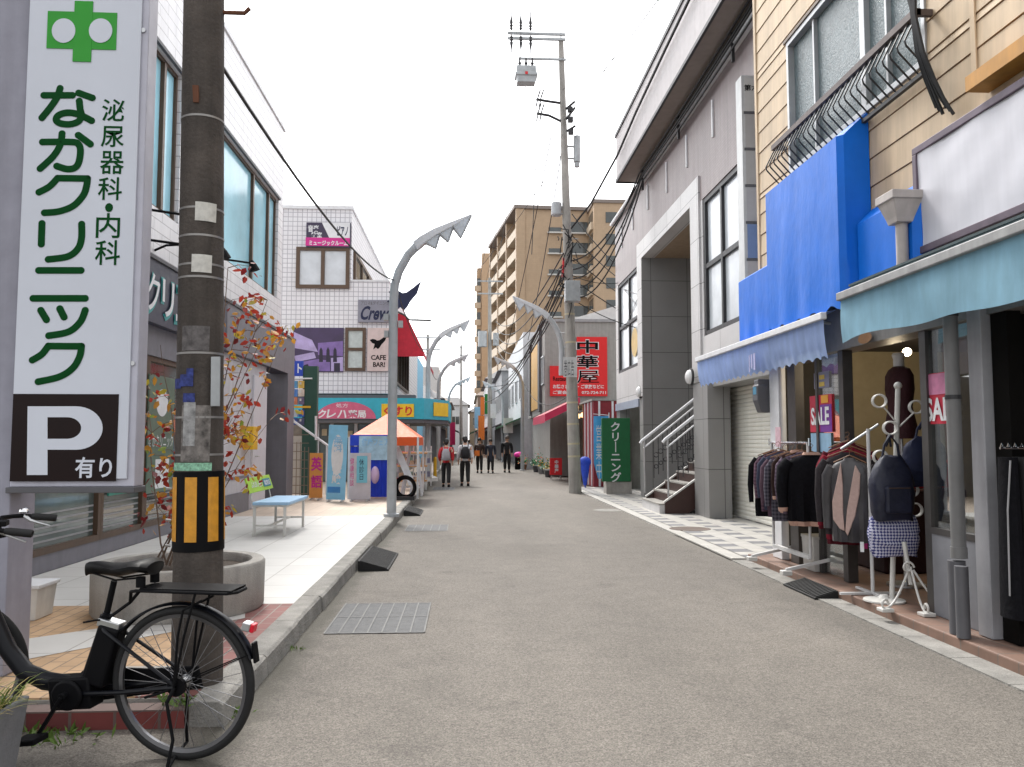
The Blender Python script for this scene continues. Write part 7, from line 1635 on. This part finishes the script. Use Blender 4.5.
for k in range(9):
    z = 4 + k*3.4; mb = MB(); mb.box(YY(476, 268, 161.6).x - .3, YY(481, 268, 161.6).x, 161.6, 161.99, z, z + 1.1); b_ = mb.build('balcony', m_aptl, t); mb = MB(); mb.box(YY(477, 268, 161.9).x, YY(480.5, 268, 161.9).x, 161.9, 161.995, z + 1.11, z + 2.6); mb.build('opening', m_dkglass, b_)
    x_ = YY(494.5, 300, 160).x; mb = MB(); mb.box(x_ - .5, x_ + .5, 159.9, 159.99, z + .8, z + 2.2); mb.build('window', m_dkglass, t)
# ================================================================== UTILITY POLE ON THE RIGHT WITH ITS GEAR
YPo = 22.9; c0 = Vector((3.05, YPo, .0)); c1 = YY(560.5, 28, YPo)
def pp(z): return c0.lerp(c1, z/c1.z)
def pr(z): return .18 - .0078*z
t = thing('utility_pole', 'tall pale concrete utility pole with transformer arms and switch boxes on the right', 'utility pole', tuple(c0))
mb = MB(); mb.tube([pp(k) for k in range(0, 14)], [pr(k) for k in range(0, 14)], 18); mb.build('shaft', M['pole_concrete'], t, smooth=True)
def zpx(py): return YY(565, py, YPo).z
mb = MB(); e = pp(13); mb.tube([e, e + UZ*2.2], [.03, .012], 6); mb.build('spike', M['steel'], t)
def arm(z, dx0, dx1, name, w_=.08, dy=0, dz=0): mb = MB(); c = pp(z); mb.bar(c + Vector((dx0, dy - pr(z), 0)), c + Vector((dx1, dy - pr(z), dz)), w_, w_); return mb.build(name, M['galv'], t, bevel=.005)
px2m = YPo/F*1.0
zt1, zt2 = zpx(36), zpx(41)
arm(zt1, -1.55, .12, 'cross_arm', .07); arm(zt2, -1.55, .12, 'cross_arm', .07); zt3 = zpx(61); arm(zt3, -1.25, .12, 'cross_arm', .06)
for dx in (-1.45, -1.18, -.90):
    for z_, s_ in ((zt1, 1), (zt2, -1)):
        c = pp(z_) + Vector((dx, -.25, .0)); mb = MB(); mb.lathe([(.02, 0), (.05, .06), (.03, .09), (.055, .14), (.03, .17), (.05, .22), (.015, .42), (.015, .55)] if s_ > 0 else [(.02, 0), (.05, -.06), (.03, -.09), (.055, -.14), (.03, -.17), (.05, -.22), (.015, -.42), (.015, -.5)], c, 8); mb.build('insulator', M['darkmetal'], t, smooth=True)
# switch box under the third arm
q = pp(zt3) + Vector((-1.05, -.25, -.55)); mb = MB(); mb.loft([[q + Vector((a*.30*s_, b*.2*s_, z)) for a, b in ((-1,-1),(1,-1),(1,1),(-1,1))] for s_, z in ((.85, -.28), (.9, -.1), (1.05, -.09), (1.05, -.02), (.95, 0), (.9, .2))]); sb = mb.build('switch_box', M['galv'], t, bevel=.01)
for dx in (-.18, 0, .18): mb = MB(); mb.lathe([(.03, .2), (.055, .25), (.03, .29), (.055, .33), (.03, .37), (.02, .5)], q + UX*dx, 8); mb.build('bushing', M['darkmetal'], sb)
mb = MB(); mb.box(q.x - .04, q.x + .04, q.y - .215, q.y - .185, q.z - .08, q.z + .0); mb.build('red_mark', M['red'], sb)
for py, dz in ((106, 0), (124, .12)):
    z_ = zpx(py); c = pp(z_); mb = MB(); mb.tube([c + Vector((-.1, -.2, 0)), c + Vector((-.45, -.25, dz + .02)), c + Vector((-.80, -.3, dz + .05))], .04, 8); br_ = mb.build('bracket', M['darkmetal'], t)
    mb = MB()
    for k in range(4): p0 = c + Vector((-.80 + (k % 2)*.09, -.36 + (k//2)*.1, dz - .15)); mb.tube([p0, p0 + Vector((.05, .02, .26)), p0 + Vector((.12, .04, .48))], .02, 6)
    mb.build('fuse', M['darkmetal'], br_)
for py, ang in ((112, .5), (122, .8), (134, .35)):
    z_ = zpx(py); c = pp(z_); mb = MB(); mb.tube([c + Vector((.05, -.2, 0)), c + Vector((.30, -.28, ang*.4))], .035, 8); mb.box(c.x + .1, c.x + .24, c.y - .32, c.y - .18, c.z - .1, c.z + .04); mb.build('clamp', M['darkmetal'], t)
q = YY(577, 150, YPo); mb = MB(); mb.tube([q + UZ*.42, q + UZ*.40, q - UZ*.35, q - UZ*.38], [.06, .105, .105, .07], 14); mb.tube([q - UZ*.38, q - UZ*.5], .08, 12); mb.tube([q + UZ*.1, pp(q.z + .1)], .03, 6); mb.tube([q - UZ*.25, pp(q.z - .25)], .03, 6); mb.build('surge_arrester', M['galv'], t, smooth=True)
q = YY(556.5, 210, YPo); mb = MB(); mb.tube([q + UZ*.22, q + UZ*.20, q - UZ*.14, q - UZ*.17], [.08, .15, .15, .12], 16); mb.tube([q - UZ*.1, pp(q.z - .12)], .03, 6); mb.build('drum', M['lampgrey'], t, smooth=True)
q = YY(571, 294, YPo); mb = MB(); mb.box(q.x - .22, q.x + .2, YPo - .52, YPo - .2, q.z - .29, q.z + .29); mb.build('grey_box', M['galv'], t, bevel=.015)
q = YY(569, 368, YPo); mb = MB(); mb.box(q.x - .19, q.x + .19, YPo - .30, YPo - .27, q.z - .28, q.z + .28); pb = mb.build('notice_plate', mat('plate_pale', (.55, .56, .56), .4, var=.15, scale=9), t)
text_py('lettering', '巻広告', 564, 360, 574, 376, YPo - .302, M['dgrey'], pb)
q = YY(567, 262, YPo); mb = MB(); 
for k in range(20):
    p0 = pp(q.z - 1.2 + k*.11) + Vector((rn.uniform(-.3, .05), -.25, 0)); mb.tube([p0, p0 + Vector((rn.uniform(-.2, .25), -.05, rn.uniform(-.3, .3))), p0 + Vector((rn.uniform(-.2, .3), .0, rn.uniform(-.5, .5)))], .016, 5)
mb.build('cable_loop', M['cable'], t, smooth=True)
mb = MB(); p0 = pp(zpx(270)); mb.tube([p0 + Vector((-.18, -.2, -.25)), p0 + Vector((-.16, -.22, .3))], .03, 6); mb.build('red_tape', M['red'], t)
mb = MB()
for z_ in (1.0, 1.35, 1.9, 2.5, 4.2, 5.0): mb.tube([pp(z_), pp(z_ + .05)], pr(z_) + .006, 18, cap=False)
build_each(mb, 'band', mat('band_buff', (.50, .44, .30), .6), t)
mb = MB()
for k in range(9): z_ = 4.5 + k*.9; s_ = 1 if k % 2 else -1; mb.tube([pp(z_) + Vector((s_*.1, 0, 0)), pp(z_) + Vector((s_*.32, 0, 0))], .012, 5)
mb.build('step_bolt', M['galv'], t)
# more poles down the street
def farpole(x, y, h, l_, gear=True):
    t = thing('utility_pole', l_, 'utility pole', (x, y, 0), 0, 'utility poles down the street')
    mb = MB(); mb.tube([(x, y, 0), (x - .05, y, h)], [.19, .11], 12); mb.build('shaft', M['pole_concrete'], t, smooth=True)
    mb = MB()
    for z_ in (h - .3, h - 1.2): mb.box(x - .9, x + .9, y - .2, y - .1, z_, z_ + .09)
    mb.build('cross_arm', M['galv'], t)
    if gear:
        mb = MB(); mb.tube([(x - .55, y - .2, h*.62), (x - .55, y - .2, h*.62 + 1.1)], .32, 14); mb.build('transformer', M['galv'], t, smooth=True)
        mb = MB(); mb.box(x + .2, x + .6, y - .3, y, h*.62 + .1, h*.62 + 1.0); mb.build('box', M['galv'], t)
    return t
farpole(YY(490, 450, 58).x, 58, YY(485, 278, 58).z, 'second utility pole on the right, far down, with grey transformer can')
farpole(YY(457, 450, 62).x - 2.2, 62, 9.5, 'slim utility pole far down the left side of the street', False)
farpole(YY(461, 450, 88).x, 90, YY(461, 345, 90).z, 'most distant utility pole near the end of the street', False)

# ================================================================== CABLES
def wire(p, q, sag, r, label, group=None, n=14):
    p, q = Vector(p), Vector(q); pts = []
    for i in range(n + 1):
        u = i/n; pts.append(p.lerp(q, u) - UZ*sag*4*u*(1-u))
    mb = MB(); mb.tube(pts, r, 5, cap=False); c_ = (p + q)/2
    return tag(mb.build('overhead_cable', M['cable'], loc=c_, smooth=True), label, 'cable', group)
z_ = YY(223, 55, PY)
wire((z_.x - .05, PY, z_.z), (-1.31, 14.7, YY(386, 280, 14.7).z), .25, .012, 'thick cable from the near dark pole down to the first street lamp')
for k, dx in enumerate((-1.45, -1.18, -.90)):
    c = pp(zt1) + Vector((dx, -.25, .5)); wire(c, (c.x - .3 + k*.12, -6, c.z + .6), .3, .009, 'high thin power line from the pole top towards the viewer', 'three power lines from the pole top over the street')
    c = pp(zt2) + Vector((dx, -.25, -.5)); wire(c, (YY(486, 279, 58).x + (k-1)*.5, 57.9, YY(486, 279, 58).z - .2), .7, .012, 'thin power line running on down the street', 'three power lines running down the street from the pole')
pb_ = pp(zpx(330)); pt_ = pp(zpx(255)); pm_ = pp(zpx(230))
B1 = 'black cable bundle along the granite building to the concrete pole'
hp_ = [pm_ + Vector((.1, -.2, 0)), pm_.lerp(XX(618, 154, 3.86), .5) - UZ*.25, XX(618, 154, 3.86), XX(636, 112, 3.86), XX(650, 82, 3.86), XX(665, 50, 3.86), XX(689, 0, 3.86), XX(720, -64, 3.86)]
mb = MB(); mb.tube(hp_, .028, 6); tag(mb.build('overhead_cable', M['cable'], loc=hp_[2], smooth=True), 'thick black cable hugging the lilac overhang face', 'cable')
for k, (zo, xo_, sg) in enumerate(((0, 0, .3), (.12, -.05, .42), (.2, .05, .25), (-.15, 0, .35), (-.3, .04, .3))):
    a = pp(zpx(262 + k*9)) + Vector((.12, -.22, 0)); m_ = Vector((XB - .18 + xo_, 20.0, 8.1 + zo*.4)); e = Vector((XB - .2 + xo_, 11.0, 8.15 + zo*.5))
    wire(a, m_, .45 + .1*k, .020, 'black communication cable in the bundle below the overhang', B1); wire(m_, e, .06, .022, 'black communication cable run along the parapet rail', 'cables fixed along the parapet of the granite building')
for k in range(5):
    a = pp(zpx(255 + k*10)) + Vector((-.15, -.2, 0)); e = Vector((YY(493, 340, 58).x + .2, 57.8, YY(493, 322 + k*6, 58).z)); wire(a, e, 1.0 + .15*k, .022, 'sagging cable between the concrete pole and the next pole', 'sagging cables between the two right-hand poles')
a = pp(zpx(112)); wire(a + Vector((.3, -.3, .2)), YY(700, -60, 9), .15, .008, 'thin line rising from the pole to the upper right')
for k in range(3):
    a = pp(zpx(60 + 30*k)); wire(a, YY(610 + 30*k, -40, 14), .3, .007, ('thin line fanning up from the pole top, leftmost', 'thin line fanning up from the pole top, middle', 'thin line fanning up from the pole top, rightmost')[k])
a = pp(zpx(128)) + Vector((.3, -.3, .2)); wire(a, YY(668, -20, 11), .5, .006, 'faint thin line beside the rising one')
a = pp(zpx(130)) + Vector((-.8, -.35, -.1)); wire(a, a + Vector((-.15, .1, -3.6)), .0, .012, 'slack lead hanging from the pole bracket'); 
wire(pp(zpx(150)), (-2.0, 44, 8.2), .6, .009, 'thin line crossing the sky to the left side houses')
wire(pp(zpx(133)), YY(430, 250, 14.9), .4, .006, 'thin line from the pole across to the first street lamp head')
wire(pp(zpx(300)) + Vector((.1, -.1, 0)), YY(640, 330, 22) + Vector((.2, 0, 0)), .12, .012, 'short service line from the pole to the granite building, upper')
wire(pp(zpx(276)) + Vector((.1, -.1, 0)), YY(618, 283, 24), .10, .010, 'short service line from the pole to the granite building, lower')
wire(pp(zpx(395)) + Vector((-.1, -.1, 0)), (YY(525, 410, 39).x, 39.5, 4.2), .6, .014, 'low cable from the pole to the second right lamp')
for k, (y_, z_) in enumerate(((27.6, 4.4), (38.5, 4.4))): wire((-1.3, (14.7, 27.6)[k], 4.35), (-1.3, y_, z_), .35, .010, ('cable strung from the first to the second left street lamp', 'cable strung from the second to the third left street lamp')[k])
wire((-1.28, 38.5, 4.3), (2.72, 39.6, 4.4), .35, .012, 'cable crossing the street between far lamps')
wire((YY(457, 450, 62).x - 2.2, 62, 9.2), (YY(490, 450, 58).x, 58, 9.5), .5, .014, 'cable crossing the far end of the street between two poles')
for k in range(4):
    a = pp(zpx(262 + k*8)) + Vector((-.14, -.2, 0)); b = YY(512 - k*9, 372 + k*10, 42); wire(a, b, .5 + .1*k, .019, ('heavy cable from the pole slanting down past the second right lamp', 'heavy cable just below the first slanting one', 'third slanting cable from the pole to the white house', 'lowest slanting cable from the pole to the white house')[k])
for k in range(4):
    a = pp(zpx(215 + k*22)) + Vector((.15, -.1, 0)); wire(a, Vector((6.5 + k*.8, 30, a.z - .5 - .2*k)), .25, .016, ('line from the pole towards the roofs on the right, topmost', 'line from the pole towards the roofs on the right, second', 'line from the pole towards the roofs on the right, third', 'line from the pole towards the roofs on the right, lowest')[k])
wire(pp(zpx(136)), YY(528, 340, 41), .4, .016, 'steep line dropping from the pole beside the tower corner'); wire(pp(zpx(140)) + Vector((-.4, -.2, 0)), YY(500, 372, 45), .5, .014, 'long line dropping across the tower face')
# bundle hanging on the beige building
t = thing('cable_bundle', 'hanging black cable bundle in front of the beige boards beside the frosted window', 'cable', (XW - .2, 7, 4.6))
for k in range(6):
    a = XX(900 + k*3, -30, XW - .22); b = XX(916 + k*1.5, 52, XW - .2); c = XX(924 + k*2, 78, XW - .14); d = XX(936 + k*3.5, 108 + (k % 3)*3, XW - .06)
    mb = MB(); mb.tube([a, a.lerp(b, .5) + UY*.02*(k-2), b, b.lerp(c, .5), c, c.lerp(d, .5) - UZ*.02*(k % 2), d], .010 + .002*(k % 3), 6); mb.build('strand', M['cable'], t, smooth=True)

# ================================================================== PEOPLE
def skin_obj(name, joints, edges, m, parent, sub=1, smooth=True):
    me = bpy.data.meshes.new(name); me.from_pydata([j[0] for j in joints], edges, []); o = bpy.data.objects.new(name, me); COL.objects.link(o)
    o.modifiers.new('skin', 'SKIN')
    for i, j in enumerate(joints):
        sv = me.skin_vertices[0].data[i]; r_ = j[1]; sv.radius = r_ if isinstance(r_, tuple) else (r_, r_); sv.use_root = (i == 0)
    sb_ = o.modifiers.new('sub', 'SUBSURF'); sb_.levels = sub; sb_.render_levels = sub
    dg = bpy.context.evaluated_depsgraph_get(); nm = bpy.data.meshes.new_from_object(o.evaluated_get(dg)); bpy.data.objects.remove(o); bpy.data.meshes.remove(me)
    nm.materials.clear(); nm.materials.append(m)
    nm.polygons.foreach_set('material_index', [0]*len(nm.polygons)); nm.polygons.foreach_set('use_smooth', [True]*len(nm.polygons)); nm.update()
    ob = bpy.data.objects.new(name, nm); COL.objects.link(ob)
    if parent is not None: ob.parent = parent
    return ob
def person(label, loc, rz, h, top, trousers, stride=.12, hairc=None, long_coat=False, arm=(0, 0), bag=None, hat=None, group=None, knee=0, skirt=False):
    """figure facing +x in its own frame; feet at the origin"""
    t = thing('person', label, 'person', loc, rz, group); s = h/1.7
    V = lambda x, y, z: (x*s, y*s, z*s)
    st = stride
    lh, rh = V(0, .09, .90), V(0, -.09, .90); lk, rk = V(st*.6 + .03, .095, .50), V(-st*.35 + .03, -.095, .50); la, ra = V(st, .10, .085), V(-st, -.10, .10)
    ls, rs_ = V(.0, .185, 1.37), V(.0, -.185, 1.37); le, re = V(-.03 - arm[0]*.2, .235, 1.10), V(-.03 + arm[1]*.2, -.235, 1.10); lw, rw = V(.05 + arm[0], .23, .87 + abs(arm[0])*.3), V(.05 + arm[1], -.23, .87 + abs(arm[1])*.3)
    J = [(V(0,0,.95), (.14*s, .11*s)), (V(0,0,1.15), (.13*s, .095*s)), (V(0,0,1.33), (.15*s, .10*s)), (V(0,0,1.44), .06*s), (V(.01,0,1.50), .052*s), (V(.025,0,1.56), (.075*s, .085*s)), (V(.02,0,1.64), (.078*s, .09*s)), (V(.015,0,1.70), .05*s),
         (lh, .085*s), (lk, .058*s), (la, .04*s), (V(st + .14, .11, .035), .035*s), (rh, .085*s), (rk, .058*s), (ra, .04*s), (V(-st + .14, -.11, .035), .035*s),
         (ls, .055*s), (le, .043*s), (lw, .032*s), (V(lw[0]/s + .02, .225, lw[2]/s - .09), .03*s), (V(lw[0]/s + .03, .22, lw[2]/s - .16), .018*s), (rs_, .055*s), (re, .043*s), (rw, .032*s), (V(rw[0]/s + .02, -.225, rw[2]/s - .09), .03*s), (V(rw[0]/s + .03, -.22, rw[2]/s - .16), .018*s)]
    E = [(0,1),(1,2),(2,3),(3,4),(4,5),(5,6),(6,7),(0,8),(8,9),(9,10),(10,11),(0,12),(12,13),(13,14),(14,15),(2,16),(16,17),(17,18),(18,19),(19,20),(2,21),(21,22),(22,23),(23,24),(24,25)]
    body = skin_obj('body', J, E, M['skin'], t)
    zl = .55 if long_coat else .84
    T = [(V(0,0,1.12), (.175*s, .13*s)), (V(0,0,1.32), (.185*s, .13*s)), (V(0,0,1.43), (.085*s, .085*s)), (V(0,0,zl + .1), (.19*s, .145*s)), (V(0,0,zl), (.195*s, .15*s)), (ls, .085*s), (le, .072*s), ((lw[0], lw[1], lw[2] + .02*s), .06*s), (rs_, .085*s), (re, .072*s), ((rw[0], rw[1], rw[2] + .02*s), .06*s)]
    skin_obj('coat' if long_coat else 'jacket', T, [(0,1),(1,2),(0,3),(3,4),(1,5),(5,6),(6,7),(1,8),(8,9),(9,10)], top, t)
    P = [(V(0,0,.93), (.145*s, .12*s)), (V(0,0,.99), (.15*s, .12*s)), (lh, .11*s), (lk, .085*s), ((la[0], la[1], la[2] + .02*s), .065*s), (rh, .11*s), (rk, .085*s), ((ra[0], ra[1], ra[2] + .02*s), .065*s)]
    skin_obj('trousers', P, [(0,1),(0,2),(2,3),(3,4),(0,5),(5,6),(6,7)], trousers, t)
    for a_ in (1, -1):
        x_ = (st if a_ > 0 else -st)*s; y_ = .105*a_*s; mb = MB(); mb.loft([[Vector((x_ + .045*s + (L_*math.cos(k*math.pi/6))*s, y_ + .048*s*math.sin(k*math.pi/6)*w_, z*s)) for k in range(12)] for L_, w_, z in ((.14, 1, .0), (.145, 1.05, .03), (.125, .95, .065), (.07, .8, .10))]); mb.build('shoe', M['black'], t, local=True, smooth=True)
    mb = MB(); mb.ball(V(.005, 0, 1.635), (.098*s, .092*s, .112*s), 14, 10); mb.ball(V(-.03, 0, 1.59), (.08*s, .082*s, .10*s), 12, 8); mb.build('hair', hairc or M['hair'], t, local=True, smooth=True)
    mb = MB(); mb.ball(V(.115, 0, 1.585), (.014*s, .013*s, .022*s), 8, 6)
    for y_ in (-.1, .1): mb.ball(V(.02, y_*.9, 1.59), (.02*s, .012*s, .03*s), 8, 6)
    mb.build('face', M['skin'], t, local=True, smooth=True)
    mb = MB()
    for y_ in (-.034, .034): mb.ball(V(.098, y_, 1.61), (.008*s, .013*s, .008*s), 8, 6)
    mb.box(.099*s, .106*s, -.02*s, .02*s, 1.535*s, 1.542*s); mb.build('eyes', M['hair'], t, local=True)
    if bag:
        mb = MB(); n_ = 16
        mb.loft([[V(-.15 + dp*math.copysign(abs(math.cos(k*2*math.pi/n_))**.7, math.cos(k*2*math.pi/n_)) - .04, wd*math.copysign(abs(math.sin(k*2*math.pi/n_))**.7, math.sin(k*2*math.pi/n_)), z) for k in range(n_)] for wd, dp, z in ((.10, .05, .95), (.145, .085, .99), (.15, .095, 1.10), (.14, .085, 1.24), (.10, .06, 1.34), (.04, .03, 1.37))]); bo = mb.build('backpack', bag, t, local=True, smooth=True)
        mb = MB()
        for y_ in (-.11, .11): mb.tube([V(-.12, y_*.8, 1.34), V(-.03, y_, 1.47), V(.13, y_, 1.36), V(.14, y_*1.1, 1.2), V(.02, y_*1.65, 1.02), V(-.12, y_*1.2, .98)], .018*s, 6)
        mb.build('strap', bag, bo, local=True, smooth=True)
    return t
jr = mat('jacket_red', (.48, .012, .02), .6, var=.12); jw = mat('jacket_white', (.60, .60, .63), .6, var=.06); jk = mat('coat_black', (.007, .0075, .01), .7, var=.2); jn = mat('coat_navy', (.02, .026, .045), .7); jb = mat('coat_brown', (.045, .025, .02), .7); tr_ = mat('trousers_black', (.006, .006, .007), .7)
bg_ = mat('backpack_grey', (.33, .32, .35), .6, var=.15); bkk = mat('backpack_black', (.006, .006, .009), .6)
c = G(446, 487); person('person in a red jacket with pale grey backpack walking away down the street', (c.x, c.y, 0), R(88), 1.50, jr, tr_, .10, None, False, (.18, -.12), bg_)
c = G(465, 486); person('person in a white jacket with black backpack beside the red jacket walker', (c.x, c.y, 0), R(93), 1.58, jw, tr_, .14, None, False, (.06, -.18), bkk)
c = G(479.5, 473); p3 = person('person in dark brown clothes with an orange bag, ahead of the white jacket walker', (c.x, c.y, 0), R(-95), 1.56, jb, tr_, .14, None, False, (.05, .05), None, None, 'dark dressed walkers far down the street')
mb = MB(); mb.loft([[Vector((.16 + .06*math.cos(k*math.pi/5), -.1 + .12*math.sin(k*math.pi/5), z)) for k in range(10)] for z in (.78, .82, 1.0, 1.02)]); mb.build('bag', M['orange'], p3, local=True, smooth=True)
c = G(490.5, 473); person('person in a long dark navy coat, second from the left of the far walkers', (c.x, c.y, 0), R(-88), 1.52, jn, tr_, .08, None, True, (.05, -.05), None, None, 'dark dressed walkers far down the street')
c = G(507, 472.5); person('tall person in black clothes near the right kerb far down the street', (c.x, c.y, 0), R(-92), 1.66, jk, tr_, .10, mat('hair_grey', (.10, .09, .08), .6), False, (.04, -.04), None, None, 'dark dressed walkers far down the street')
c = G(463, 462); person('small distant person in grey half hidden behind the white jacket walker', (c.x + .4, c.y, 0), R(90), 1.5, M['dgrey'], tr_, .1, None, False, (.05, -.05), None, None, 'dark dressed walkers far down the street')
